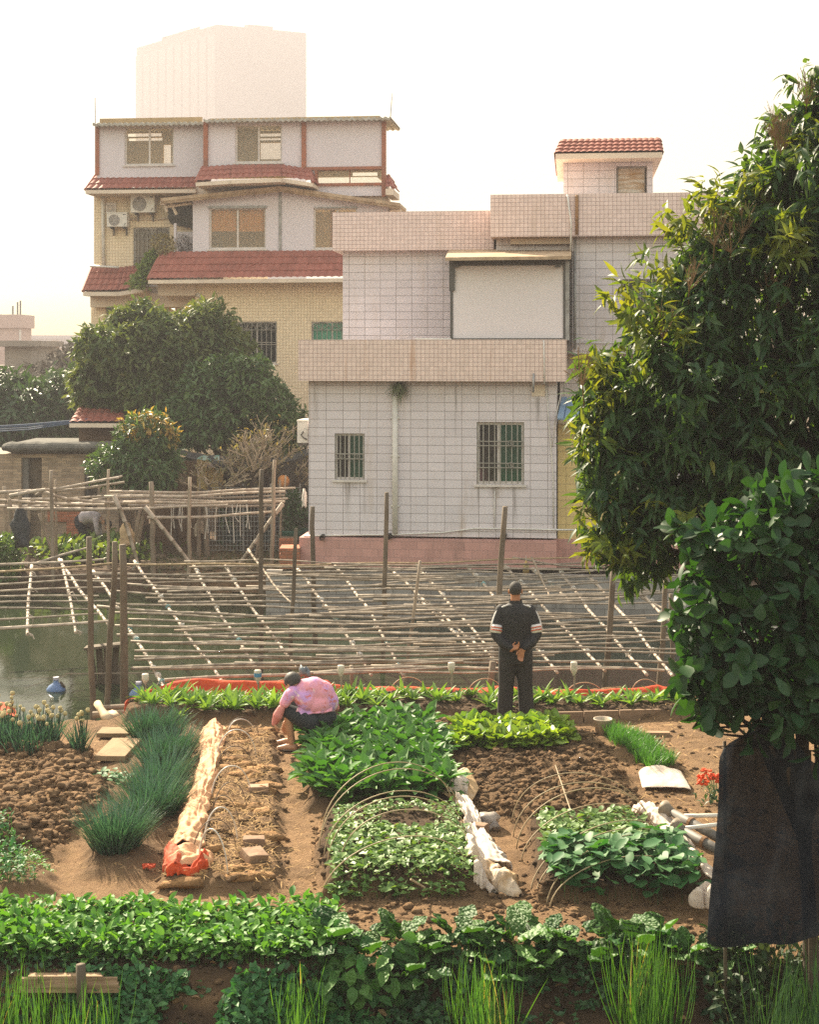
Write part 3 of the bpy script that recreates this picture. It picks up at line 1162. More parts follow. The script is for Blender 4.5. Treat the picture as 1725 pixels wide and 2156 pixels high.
def eave(tl, tr, br, bl, vt, vb, fh=9, soffit=True, rows=4, left=None, right=None):
    """red tiled eave: slope, cream fascia, soffit; hips at its ends"""
    a, b_, c, d = h2.pt(*tl, vt), h2.pt(*tr, vt), h2.pt(*br, vb), h2.pt(*bl, vb)
    mb = MB()
    roof_quad(mb, a, b_, c, d, .22, rows)
    if left is not None:
        roof_quad(mb, Vector((a.x, left, a.z)), a, d, Vector((d.x, left, d.z)), .22, rows)
        mb.tube([a, d], .06, 6)
    if right is not None:
        roof_quad(mb, b_, Vector((b_.x, right, b_.z)), Vector((c.x, right, c.z)), c, .22, rows)
        mb.tube([b_, c], .06, 6)
    mb.build('roof', M_ROOF, B)
    mb = MB()
    z = min(c.z, d.z)
    h = fh / 64.6
    va = max(vt, left or vt, right or vt) + .3
    mb.hexa([d + Vector((0, 0, -h)), c + Vector((0, 0, -h)), c + Vector((0, 0, -.02)), d + Vector((0, 0, -.02))],
            [Vector((d.x, va, d.z - h)), Vector((c.x, va, c.z - h)), Vector((c.x, va, c.z - .02)), Vector((d.x, va, d.z - .02))])
    mb.build('fascia', M_CREAM, B)


eave((340, 531), (905, 526), (905, 583), (312, 588), 0, -.9, 9, left=1.4)
eave((195, 563), (262, 563), (250, 613), (175, 613), 1.3, .35, 10, left=4)
eave((262, 562), (292, 560), (300, 605), (250, 613), 1.3, .2, 10)
eave((202, 368), (414, 366), (412, 397), (180, 399), 1.2, .3, 9, rows=3, left=5)
eave((428, 352), (487, 348), (487, 378), (412, 383), .1, -.8, 9, rows=3, left=1.3)
eave((487, 348), (592, 347), (592, 374), (487, 378), .1, -1.0, 9, rows=3)
eave((592, 347), (652, 357), (659, 384), (592, 374), .1, -.8, 9, rows=3, right=.5)
eave((812, 370), (818, 370), (828, 396), (812, 396), .4, -.3, 14, rows=3, right=1.2)
mb = MB()
h2.rect(mb, 190, 617, 411, 646, 1.0, 1.5)
h2.rect(mb, 333, 597, 411, 622, -.1, 1.0)
h2.rect(mb, 405, 391, 812, 440, .45, 1.9)
mb.build('beam', M_CREAM, B)
# white panel room on the third floor
mb = MB()
h2.wall(mb, 406, 432, 818, 531, .05, .2, (V5, V6))
zz = h2.at(406, 432, .05)[1]
tri = [h2.pt(406, 419, .05), h2.pt(590, 400, .05), h2.pt(818, 432, .05)]
lo = [Vector((tri[0].x, .05, zz)), Vector((tri[1].x, .05, zz)), Vector((tri[2].x, .05, zz))]
bk = lambda p: Vector((p.x, .2, p.z))
mb.hexa([lo[0], lo[1], tri[1], tri[0]], [bk(lo[0]), bk(lo[1]), bk(tri[1]), bk(tri[0])])
mb.add([lo[1], lo[2], tri[1], bk(lo[1]), bk(lo[2]), bk(tri[1])], [(0, 1, 2), (5, 4, 3), (0, 3, 4, 1), (1, 4, 5, 2), (2, 5, 3, 0)])
u0, z0 = h2.at(406, 531, .05)
u1 = h2.at(818, 531, .05)[0]
mb.box(u0, u0 + .1, .2, 1.5, z0, zz)
mb.box(u1 - .1, u1, .2, 1.5, z0, zz)
mb.build('panel_wall', M_PANEL, B)
mb = MB()
mb.box(u0 + .1, u1 - .1, 1.3, 1.4, z0, zz)
mb.build('room_wall', M_ROOM, B)
mb = MB()
h2.rect(mb, 587, 402, 593, 528, .02, .05)
h2.rect(mb, 662, 436, 753, 438, .0, .05)
h2.rect(mb, 438, 434, 562, 438, .0, .05)
mb.build('panel_trim', M_METAL, B)
mb = MB()
for x0, y0, x1, y1 in ((338, 424, 590, 398), (590, 398, 842, 434)):
    a, b_ = h2.pt(x0, y0, -.35), h2.pt(x1, y1, -.35)
    k = Vector((0, 0, .10))
    mb.hexa([a, b_, b_ + k, a + k], [Vector((a.x, 1.6, a.z)), Vector((b_.x, 1.6, b_.z)), Vector((b_.x, 1.6, b_.z)) + k, Vector((a.x, 1.6, a.z)) + k])
    for i in range(3):
        e = Vector((0, 0, -.035 * i))
        mb.tube([a + e + Vector((0, .03, 0)), b_ + e + Vector((0, .03, 0))], .02, 4)
mb.build('sheet_roof', M_RUSTROOF, B)
window(B, h2, V5, .05, M_FRAME, [M_CLEAR], .5, .06)
window(B, h2, V6, .05, M_FRAME, [M_CLEAR], .55, .06)
mb = MB()
for x0, x1, yb in ((443, 498, 487), (502, 558, 487), (695, 706, 520)):
    a, b_ = h2.at(x0, 440, .24), h2.at(x1, yb, .24)
    A_ = []
    for i in range(2):
        A_.append([(a[0] + (b_[0] - a[0]) * j / 40, .24 + .03 * sin(j * 1.7), a[1] if i == 0 else b_[1]) for j in range(41)])
    mb.grid(A_)
mb.build('curtain', M_CURT, B)
mb = MB()
mb.box(h2.at(815, 430, .3)[0], h2.at(838, 430, .3)[0], .3, .8, h2.at(815, 444, .3)[1], h2.at(815, 430, .3)[1])
for i in range(4):
    q = h2.at(820, 432 + 4 * i, .1)
    mb.box(q[0], q[0] + .35, .1, 1.4, q[1], q[1] + .05)
mb.build('roof_timbers', M_CREAM, B)
# the rooftop rooms
mb = MB()
h2.wall(mb, 204, 262, 432, 372, .9, 1.05, (V1,))
h2.wall(mb, 436, 256, 640, 352, .25, .4, (V2,))
h2.wall(mb, 644, 256, 806, 354, .25, .4)
h2.wall(mb, 655, 390, 806, 412, .25, .4)
h2.rect(mb, 655, 354, 667, 390, .25, .4)
mb.build('panel_wall', M_PANEL, B)
mb = MB()
h2.wall(mb, 210, 250, 425, 372, 2.4, 2.5, ((268, 272, 335, 277), (268, 281, 340, 287), (270, 291, 342, 296), (344, 305, 360, 350)))
h2.wall(mb, 440, 250, 800, 372, 2.0, 2.1, ((546, 270, 600, 275), (546, 281, 600, 287), (546, 291, 600, 295), (548, 301, 596, 335), (742, 363, 800, 370)))
for x in (206, 430, 800):
    u = h2.at(x, 262, 1.1)[0]
    mb.box(u - .08, u + .02, 1.1, 2.0, h2.at(x, 372, .9)[1], h2.at(x, 264, .9)[1])
mb.build('room_wall', M_ROOM, B)
for q in ((200, 262, 208, 368, .84, .9), (428, 256, 437, 353, .16, .25), (635, 256, 644, 353, .16, .25), (804, 256, 813, 414, .16, .25), (644, 352, 804, 356, .18, .25), (665, 386, 804, 390, .18, .25), (663, 356, 668, 386, .18, .25)):
    mb = MB()
    h2.rect(mb, *q)
    mb.build('steel_post', M_RED_STEEL, B)
mb = MB()
for x0, x1, y, v in ((195, 433, 264, .5), (428, 822, 256, -.15)):
    a, b_ = h2.pt(x0, y, v), h2.pt(x1, y - (5 if x1 > 500 else 3), v)
    n_ = int((b_.x - a.x) / .18)
    rows_ = []
    for vv in (v, 6.6):
        for s_ in (0, 1):
            pass
    up_ = [(a.x + (b_.x - a.x) * j / (n_ * 4), a.z + (b_.z - a.z) * j / (n_ * 4) + .05 + (.035 if j % 4 in (0, 1) else 0)) for j in range(n_ * 4 + 1)]
    mb.grid([[(x, v, z - .09) for x, z in up_], [(x, v, z) for x, z in up_], [(x, 2.7, z + .06) for x, z in up_], [(x, 2.7, z) for x, z in up_], [(x, v, z - .09) for x, z in up_]])
mb.build('sheet_roof', mat('grey_corrugated_sheet', (.42, .41, .37), .6, (.30, .26, .2), 4), B)
window(B, h2, V1, .9, M_FRAME, [M_CLEAR], .5, .06)
window(B, h2, V2, .25, M_FRAME, [M_CLEAR], .5, .06)
window(B, h2, SL, .25, M_RED_STEEL, [M_CLEAR], .5, .03, sill=False)
# pipes, vent, torn tarpaulin, plants
pipe(h2, B, [(217, 408), (217, 480), (218, 560)], 1.22, .06, M_PVC)
pipe(h2, B, [(413, 622), (425, 624), (430, 640), (431, 700)], -.05, .05, M_PVC)
pipe(h2, B, [(407, 618), (421, 619), (426, 634), (427, 700)], -.05, .03, M_PVC)
pipe(h2, B, [(190, 560), (250, 563)], .9, .04, M_PVC)
pipe(h2, B, [(201, 262), (200, 206)], 1, .012, M_DARKMETAL, 'lightning_rod')
pipe(h2, B, [(822, 252), (826, 196)], 1, .012, M_DARKMETAL, 'lightning_rod')
pipe(h2, B, [(270, 462), (330, 462), (372, 458)], 1.25, .02, M_CREAM)
mb = MB()
h2.rect(mb, 223, 427, 244, 430, 1.24, 1.3)
h2.rect(mb, 223, 445, 244, 448, 1.24, 1.3)
h2.rect(mb, 223, 430, 226, 445, 1.24, 1.3)
h2.rect(mb, 241, 430, 244, 445, 1.24, 1.3)
for i in range(5):
    h2.rect(mb, 226, 430 + i * 3, 241, 431.8 + i * 3, 1.25, 1.3)
mb.build('louvre_vent', M_FRAME, B)
mb = MB()
h2.rect(mb, 224, 646, 243, 662, 1.42, 1.5)
mb.build('wall_box', M_DARKMETAL, B)
aircon(h2, (275, 411, 325, 448), .85, 'white air conditioner, the larger one under the red eave')
aircon(h2, (225, 449, 267, 478), .85, 'white air conditioner, the smaller one below the louvre vent')
q = h1.at(626, 887, .6), h1.at(649, 935, .6)
aircon(h1, (626, 887, 648, 934), .6, 'white air conditioner on the left side of the tiled house', .8, True)

# torn tarpaulin under the sheet roof
mb = MB()
rr = random.Random(3)
A_ = []
for i in range(7):
    t = i / 6
    row = []
    for j in range(9):
        s_ = j / 8
        px = 345 + 62 * s_ + 14 * t * (1 - s_) + rr.uniform(-3, 3)
        py = 432 - 8 * s_ + t * (38 + 22 * s_) + rr.uniform(-3, 3)
        row.append(h2.pt(px, py, .35 + .25 * rr.random() + .5 * t))
    A_.append(row)
mb.grid(A_)
o = mb.build('tarpaulin', mat('dark_tarp', (.055, .065, .06), .8, (.09, .09, .08), 4), None, True, h2.O, -h2.a)
tag(o, 'torn dark tarpaulin hanging under the sheet roof of the yellow house', 'tarpaulin')
mb = MB()
for x0, y0, x1, y1 in ((338, 428, 405, 418), (346, 436, 405, 428), (345, 426, 352, 446), (360, 428, 372, 452)):
    mb.tube([h2.pt(x0, y0, .2), h2.pt(x1, y1, .2)], .05, 5)
h2.rect(mb, 338, 424, 347, 431, .1, .4)
mb.build('roof_timbers', M_CREAM, B)
mb = MB()
h2.rect(mb, 366, 470, 371, 530, .4, .5)
h2.rect(mb, 373, 488, 405, 530, .9, 1.0)
mb.build('balcony_wall', M_PANEL, B)


def leafball(name, label, cat, c, rad, n, L, W, m_, fr=None, seed=1, droop=.3, T=None, group=None):
    r = np.random.default_rng(seed)
    d = nrm(r.normal(0, 1, (n, 3)))
    p = np.array(c) + d * np.array(rad) * (.35 + .65 * r.random((n, 1)) ** .5)
    dd = d + r.normal(0, .6, (n, 3))
    dd[:, 2] -= droop
    lv = Leaves()
    lv.add(T or leaf_t(2, 'oval', .1, .2), p, dd, np.array([0, 0, 1.]) + r.normal(0, .4, (n, 3)), L * (.7 + .6 * r.random(n)), W)
    o = lv.build(name, m_, None, fr.O if fr else (0, 0, 0), -fr.a if fr else 0)
    return tag(o, label, cat, group)


M_IVY = leafmat('climber', (.10, .17, .04), (.20, .26, .07), .35)
M_DRYBUSH = leafmat('dry_bush', (.22, .20, .09), (.32, .26, .12), .3)
r = np.random.default_rng(8)
lv = Leaves()
n = 900
t = r.random(n)
pp = np.array([h2.pt(325 - 35 * a + r.normal(0, 6 + 5 * a), 527 + 78 * a, -.15 + .3 * r.random() - .4 * a) for a in t])
lv.add(leaf_t(2, 'oval'), pp, r.normal(0, 1, (n, 3)) - np.array([0, .4, .6]), r.normal(0, 1, (n, 3)) + np.array([0, 0, .5]), .16, .12)
tag(lv.build('climbing_plant', M_IVY, None, h2.O, -h2.a), 'green creeper trailing over the red eave of the yellow house', 'plant')
c = h2.pt(343, 515, .0)
leafball('balcony_shrub', 'dry olive shrub on the balcony above the creeper', 'shrub', c, (.42, .3, .38), 420, .13, .06, M_DRYBUSH, h2, 3)
c = h2.pt(387, 512, .6)
leafball('potted_shrub', 'small grey purple potted shrub on the balcony beside the panel room', 'plant', c, (.26, .2, .28), 240, .1, .035, mat('grey_leaf', (.20, .17, .16), .8), h2, 4)

# ------------------------------------------------------------------ far buildings
h4 = Frame(457, 600, 35)
T = h4.root('tower_block', 'huge windowless pale pink tower fading into the haze behind the yellow house', 'tower')
# corner at x=457; left face to 288, right face to 645
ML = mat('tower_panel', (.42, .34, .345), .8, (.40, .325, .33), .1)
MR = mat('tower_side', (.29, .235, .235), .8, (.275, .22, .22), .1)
C0 = P(457, 52, 600)
CL = P(288, 100, 646)
CR = P(645, 70, 616)
zt = C0.z
mb = MB()
rootp = Vector(T.location)
Ri = Matrix.Rotation(h4.a, 3, 'Z')
loc = lambda p: Ri @ (Vector(p) - rootp)
back = Vector((CL.x + CR.x - C0.x, CL.y + CR.y - C0.y, 0))
pts = [Vector((C0.x, C0.y, 0)), Vector((CR.x, CR.y, 0)), back, Vector((CL.x, CL.y, 0))]
lo = [loc((p.x, p.y, -2)) for p in pts]
hi = [loc((p.x, p.y, zt)) for p in pts]
mb.add(lo + hi, [(0, 1, 5, 4), (1, 2, 6, 5), (2, 3, 7, 6), (3, 0, 4, 7), (4, 5, 6, 7)])
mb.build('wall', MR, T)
mb = MB()
nL = (pts[3] - pts[0])
out = Vector((-nL.y, nL.x, 0)).normalized()
if out.y > 0:
    out = -out
for i in range(10):
    a, b_ = pts[0] + nL * ((i + .12) / 10), pts[0] + nL * ((i + .92) / 10)
    q = [a + out * .8, b_ + out * .8]
    z0_, z1_ = -2, zt - 4
    f = [loc((q[0].x, q[0].y, z0_)), loc((q[1].x, q[1].y, z0_)), loc((q[1].x, q[1].y, z1_)), loc((q[0].x, q[0].y, z1_))]
    g = [loc((a.x, a.y, z0_)), loc((b_.x, b_.y, z0_)), loc((b_.x, b_.y, z1_)), loc((a.x, a.y, z1_))]
    mb.hexa(f, g)
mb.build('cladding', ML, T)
mb = MB()
a, b_ = pts[0] + (pts[3] - pts[0]) * .18, pts[0] + (pts[3] - pts[0]) * .62
for (a, b_) in ((pts[0] + (pts[3] - pts[0]) * .2, pts[0] + (pts[3] - pts[0]) * .62), (pts[0] + (pts[1] - pts[0]) * .35, pts[0] + (pts[1] - pts[0]) * .62)):
    v_ = (back - pts[1]) * .05 if a.x < C0.x else (pts[3] - pts[0]) * .05
    f = [loc((a.x, a.y, zt)), loc((b_.x, b_.y, zt)), loc((b_.x, b_.y, zt + 1.3)), loc((a.x, a.y, zt + 1.3))]
    g = [loc((a.x + v_.x, a.y + v_.y, zt)), loc((b_.x + v_.x, b_.y + v_.y, zt)), loc((b_.x + v_.x, b_.y + v_.y, zt + 1.3)), loc((a.x + v_.x, a.y + v_.y, zt + 1.3))]
    mb = MB()
    mb.hexa(f, g)
    mb.build('roof_edge', MR, T)


def block(name, label, cat, Y, boxes, m_, extra=None):
    """plain far building from boxes given on the photograph"""
    x0 = boxes[0][0]
    base = P(x0, HY, Y)
    base.z = 0
    t = empty(name, base, 0, label, cat)
    for nm, (bx0, by0, bx1, by1, y0, y1), mm in [(b[5] if len(b) > 5 else 'wall', (b[0], b[1], b[2], b[3], b[4][0], b[4][1]), b[6] if len(b) > 6 else m_) for b in boxes]:
        a, b_ = P(bx0, by0, Y + y0), P(bx1, by1, Y + y0)
        mb = MB()
        mb.box(a.x - base.x, b_.x - base.x, y0, y1, b_.z, a.z)
        mb.build(nm, mm, t)
    return t, base


M_FARPINK = mat('far_pink_render', (.62, .44, .38), .8)
M_FARGREY = mat('far_grey_render', (.30, .26, .22), .9, (.22, .19, .16), .8)
M_FARTAN = mat('far_tan_render', (.60, .42, .27), .8)
t, base = block('far_house', 'pink rendered house with bare rods on its roof at the left edge', 'house', 170,
                [(-60, 662, 45, 690, (0, 6), 'parapet'), (-60, 690, 40, 830, (.4, 6), 'wall'), (40, 694, 43, 790, (.2, .6), 'pipe', M_PVC)], M_FARPINK)
mb = MB()
for px, py in ((27, 644), (37, 636), (43, 633)):
    p, q = P(px, py, 170.5) - base, P(px, 664, 170.5) - base
    mb.tube([q, p], .10, 5)
mb.build('roof_rod', M_DARKMETAL, t)
block('far_house', 'grey concrete house with a flat overhanging roof at the left edge', 'house', 80,
      [(-60, 717, 75, 729, (-.5, 6), 'roof'), (10, 729, 66, 860, (0, 6), 'wall'), (-60, 770, 160, 860, (.3, 6), 'wall')], M_FARGREY)
t, base = block('far_house', 'tan house with a stepped parapet beside the round tree', 'house', 260,
                [(108, 717, 121, 740, (0, .6), 'pillar'), (108, 732, 150, 790, (.2, 8), 'wall'), (145, 722, 200, 860, (.1, 8), 'wall'), (85, 775, 112, 800, (-.2, 6), 'roof', M_ROOF)], M_FARTAN)
block('far_hall', 'long pale hall barely visible through the haze behind the tan house', 'building', 420,
      [(60, 708, 190, 800, (0, 10), 'wall'), (52, 706, 200, 713, (-.5, 10.4), 'roof')], mat('far_lilac', (.55, .47, .48), .8))

# ------------------------------------------------------------------ small houses on the far bank
h5 = Frame(200, 39.9, 2)
t = h5.root('small_house', 'low dark house with a small red tiled roof half hidden by the round tree', 'house')
mb = MB()
a, b_, c, d = h5.pt(166, 858, 1.0), h5.pt(262, 858, 1.0), h5.pt(262, 890, 0), h5.pt(146, 890, 0)
roof_quad(mb, a, b_, c, d, .22, 4)
roof_quad(mb, Vector((a.x, 3, a.z)), a, d, Vector((d.x, 3, d.z)), .22, 4)
mb.build('roof', M_ROOF, t)
mb = MB()
h5.rect(mb, 146, 891, 262, 900, 0, 3)
mb.build('fascia', M_CREAM, t)
mb = MB()
h5.rect(mb, 166, 900, 262, 1150, .8, 4)
mb.build('wall', mat('dark_brown_render', (.16, .10, .06), .9, (.11, .07, .045), 2), t)

h3 = Frame(120, 39.4, 1)
t = h3.root('brick_hut', 'old brick hut with a rounded grey concrete roof edge beyond the far rack', 'hut')
mb = MB()
h3.wall(mb, 8, 955, 250, 1160, 0, .25, ((45, 963, 88, 1160), (178, 963, 205, 1160)))
h3.rect(mb, -60, 955, 8, 1160, .02, .25)
h3.rect(mb, -60, 955, 250, 1160, .45, 3)
mb.build('wall', M_BRICK, t)
mb = MB()
h3.rect(mb, 47, 963, 60, 1160, .1, .2)
h3.rect(mb, 180, 963, 186, 1160, .1, .2)
h3.rect(mb, 60, 1055, 88, 1058, .1, .2)
mb.build('door_frame', M_CONC, t)
M_WB = mat('weathered_board', (.17, .13, .09), .9, (.10, .08, .06), 6)
for q in ((60, 966, 88, 1050), (186, 966, 205, 1050)):
    mb = MB()
    h3.rect(mb, *q, .3, .4)
    mb.build('door', M_WB, t)
mb = MB()
A_ = []
for i in range(9):
    th = pi * i / 8
    row = []
    for j in range(30):
        p = h3.pt(3 + 247 * j / 29, 943, -.35)
        q = .10 * (noise.noise(Vector((j * .45, i * .2, 0))))
        ex = 1 - .35 * max(0, (2 - j) / 2)
        row.append((p.x, -.35 + .30 * (1 - sin(th)) + q * .3, p.z + .155 * cos(th) * ex + q * .3))
    A_.append(row)
mb.grid(A_)
h3.rect(mb, 6, 937, 250, 949, -.1, 3.2)
mb.build('roof_edge', mat('mossy_concrete', (.12, .115, .10), .95, (.07, .07, .06), 3, .6, 10, .03), t)
mb = MB()
h3.rect(mb, 100, 1070, 170, 1098, -.06, -.004)
h3.rect(mb, 140, 1085, 180, 1150, -.1, -.005)
mb.build('brick_patch', M_REDBRICK, t)

h6 = Frame(400, 38.5, 1)
t = h6.root('lean_to_shed', 'brown boarded shed with a yellow tiled pillar beneath the black net', 'shed')
mb = MB()
h6.rect(mb, 325, 972, 365, 1160, .35, 2)
h6.rect(mb, 371, 972, 415, 1160, .35, 2)
mb.build('boards', mat('brown_boards', (.145, .085, .05), .85, (.10, .06, .035), 5, sc3=(6, 6, .4)), t)
mb = MB()
h6.rect(mb, 365, 972, 371, 1160, .3, .5)
mb.build('door_post', mat('dark_post', (.10, .07, .05), .9), t)
mb = MB()
h6.rect(mb, 415, 960, 434, 1040, -.1, .6)
h6.rect(mb, 434, 962, 465, 1040, .15, .6)
mb.build('pillar', M_YEL_TILE2, t)
mb = MB()
h6.rect(mb, 436, 976, 464, 984, .05, .15)
mb.build('window_ledge', M_CREAM, t)
mb = MB()
u0, z1 = h6.at(468, 948, 3.0)
u1, z0 = h6.at(700, 1100, 3.0)
mb.box(u0, u1, 3, 3.25, -.8, z1)
tag(mb.build('back_wall', M_CONC, None, False, h6.O, -h6.a), 'grey plastered wall behind the bare branched tree', 'wall', kind=None)
# ================================================================== plants
UP = np.array([0, 0, 1.])
M_TREE = leafmat('lychee_leaf', (.018, .054, .022), (.048, .100, .028), .34, .5, .28, (3.2, 2.5, .4), 0, dead=(.95, (.20, .19, .03)))  # stray yellow leaves carry a sunlit glow in their colour
M_ROUND = leafmat('jackfruit_leaf', (.012, .042, .019), (.032, .078, .024), .22, .5, .25, (1.8, 2.2, .4), 0, dead=(.985, (.40, .16, .015)))
M_LTREE = leafmat('longan_leaf', (.042, .088, .032), (.135, .165, .05), .32, .55, .25, None, 0, dead=(.95, (.24, .20, .06)))
M_LTREE2 = leafmat('dark_leaf', (.030, .080, .026), (.075, .140, .034), .28, .45, .4, None, 0)
M_FTREE = leafmat('far_leaf', (.020, .060, .022), (.046, .100, .028), .22, .45, .4, None, 0)
M_YTOP = leafmat('young_orange_leaf', (.27, .23, .06), (.36, .22, .06), .35, .45, .4, None, 0)
M_BARK = mat('bark', (.075, .055, .04), .95, (.045, .034, .025), 8, .6, 25, .02, sc3=(1, 1, .3))
M_BARK2 = mat('pale_bark', (.36, .30, .22), .9, (.25, .20, .14), 8, .4, 25, .01)


def crown(lobes, ncl, per, L, W, T, droop, seed, shell=.72, spread=.75, core=.3, upm=.5):
    """leaf whorls at twig ends through lobed crown volume"""
    r = np.random.default_rng(seed)
    lv = Leaves()
    wts = np.array([a[1][0] * a[1][2] for a in lobes])
    wts /= wts.sum()
    cl, dr = [], []
    while len(cl) < ncl:
        i = r.choice(len(lobes), p=wts)
        c, rad = np.array(lobes[i][0]), np.array(lobes[i][1])
        d = nrm(r.normal(0, 1, 3))
        k = (shell + (1.04 - shell) * r.random()) if r.random() > core else r.uniform(.2, shell)
        p = c + d * rad * k
        deep = False
        for j, (c2, r2) in enumerate(lobes):
            if j != i and np.linalg.norm((p - np.array(c2)) / np.array(r2)) < .62 and r.random() < .8:
                deep = True
        if deep:
            continue
        cl.append(p)
        dr.append(d)
    cl, dr = np.array(cl), np.array(dr)
    tone = r.random(len(cl))
    for q in range(per):
        a = r.normal(0, 1, cl.shape)
        d = dr * .55 + a * spread
        d[:, 2] -= droop * (.4 + r.random(len(cl)))
        pos = cl + nrm(dr) * (r.random((len(cl), 1)) * L * .7) + r.normal(0, L * .18, cl.shape)
        lv.add(T, pos, d, UP * upm + dr * .5 + r.normal(0, .35, cl.shape), L * (.65 + .6 * r.random(len(cl))), W * (.75 + .5 * r.random(len(cl))),
               np.clip(tone * .55 + .45 * r.random(len(cl)), 0, 1))
    return lv


def limbs(base, tips, r0, seed, m_, root, name='trunk', split=.45):
    """one trunk with tapering limbs to the lobes"""
    rr = random.Random(seed)
    mb = MB()
    base = Vector(base)
    top = sum((Vector(t) for t in tips), Vector()) / len(tips)
    fork = base.lerp(top, split)
    fork.x = base.x * .7 + top.x * .3
    mb.tube([base + Vector((0, 0, -.2)), base, base.lerp(fork, .5) + Vector((rr.uniform(-.05, .05), 0, 0)), fork], [r0 * 1.3, r0 * 1.1, r0 * .9, r0 * .75], 10)
    for t in tips:
        t = fork.lerp(Vector(t), .82)
        mid = fork.lerp(t, .5) + Vector((rr.uniform(-.15, .15), rr.uniform(-.15, .15), rr.uniform(0, .2)))
        mb.tube([fork + Vector((0, 0, -.1)), mid, t], [r0 * .6, r0 * .36, r0 * .10], 8)
        for _ in range(3):
            e = t + Vector((rr.uniform(-.25, .25), rr.uniform(-.25, .25), rr.uniform(-.3, .1)))
            mb.tube([mid.lerp(t, rr.uniform(.1, .7)), e], [r0 * .2, r0 * .05], 6)
    return mb.build(name, m_, root, True)


def lumps(lobes, k, f, seed):
    """break each big lobe into smaller clumps over its surface, for an uneven outline"""
    r = np.random.default_rng(seed)
    out = []
    for c, rad in lobes:
        c, rad = np.array(c), np.array(rad)
        out.append((tuple(c), tuple(rad * .72)))
        for _ in range(k):
            d = nrm(r.normal(0, 1, 3))
            q = f * (.7 + .6 * r.random())
            out.append((tuple(c + d * rad * (.92 - q * .55)), tuple(np.full(3, rad.mean() * q) * np.array([1.15, 1, .85]))))
    return out


def lob(px, py, Y, rx, ry, rd):
    p = P(px, py, Y)
    s = F / Y
    return (tuple(p), (rx / s, rd, ry / s))


def tree(name, label, lobes, base, r0, ncl, per, L, W, T, droop, m_, seed, group=None, bark=None, cat='tree', lump=None, **kw):
    t = empty(name, base, 0, label, cat, group)
    lv = crown(lumps(lobes, *lump) if lump else lobes, ncl, per, L, W, T, droop, seed, **kw)
    for i in range(len(lv.V)):
        lv.V[i] = lv.V[i] - np.array(base)
    lv.build('crown', m_, t)
    limbs((0, 0, 0), [Vector(l[0]) - Vector(base) for l in lobes], r0, seed, bark or M_BARK, t)
    return t


LANCE = leaf_t(4, 'lance', .10, .28)
LANCE2 = leaf_t(2, 'lance', .12, .25)
OVAL2 = leaf_t(2, 'oval', .12, .2)
OVAL3 = leaf_t(3, 'oval', .14, .25)
OBOV = leaf_t(4, 'obov', .10, .18)
ROUND = leaf_t(4, 'round', .08, .12)

# the big drooping tree at the right
Y = 13.2
L1 = [lob(1640, 800, Y, 330, 330, 1.2), lob(1745, 420, Y, 190, 230, .9), lob(1490, 650, Y, 110, 110, .6), lob(1590, 510, Y - .1, 95, 85, .6), lob(1348, 820, Y, 105, 130, .55),
      lob(1308, 1010, Y, 85, 130, .5), lob(1330, 1130, Y, 85, 75, .45), lob(1440, 960, Y, 190, 220, .8), lob(1700, 270, Y, 75, 80, .5), lob(1760, 180, Y, 80, 70, .5),
      lob(1900, 700, Y + .3, 320, 420, 1.5), lob(1400, 740, Y, 100, 90, .5), lob(1640, 1020, Y, 210, 190, .9), lob(1440, 1110, Y, 90, 90, .5), lob(1620, 360, Y, 60, 50, .4), lob(1580, 445, Y, 70, 50, .5), lob(1490, 555, Y, 70, 65, .5), lob(1405, 680, Y, 65, 65, .5), lob(1640, 400, Y, 60, 50, .45), lob(1275, 790, Y, 40, 45, .3), lob(1280, 930, Y, 45, 60, .35)]
bx = P(1830, HY, 13.6)
tree('drooping_tree', 'big dark tree with long drooping leaves at the right, yellow lit on its left side', L1, (bx.x, 13.6, gz(bx.x, 13.6)), .17, 3000, 12, .165, .046, LANCE, .75, M_TREE, 21, core=.18, shell=.78, spread=.62, lump=(7, .36, 1))
# dry flower panicles on its crown
r = random.Random(9)
tr_ = [o for o in COL.objects if o.name == 'drooping_tree'][0]
M_PAN = mat('dry_panicle', (.26, .16, .08), .9)
for px, py in ((1540, 520), (1500, 505), (1630, 430), (1660, 300), (1650, 310), (1610, 620), (1560, 480), (1690, 560), (1640, 640), (1400, 700), (1230, 800), (1640, 280), (1700, 210), (1450, 600)):
    c = P(px + r.uniform(-8, 8), py, 12.6 if px < 1600 else 12.9) - tr_.location
    mb = MB()
    mb.tube([c + Vector((.05, .3, -.25)), c + Vector((0, 0, -.05)), c], .006, 4)
    for k in range(14):
        e = c + Vector((r.uniform(-.12, .12), r.uniform(-.1, .1), r.uniform(0, .26)))
        mb.tube([c + Vector((0, 0, -.05)), e], [.003, .002], 4)
        for _ in range(2):
            mb.tube([c.lerp(e, .6), e + Vector((r.uniform(-.05, .05), 0, r.uniform(0, .05)))], .002, 4)
    mb.build('flower_panicle', M_PAN, tr_)

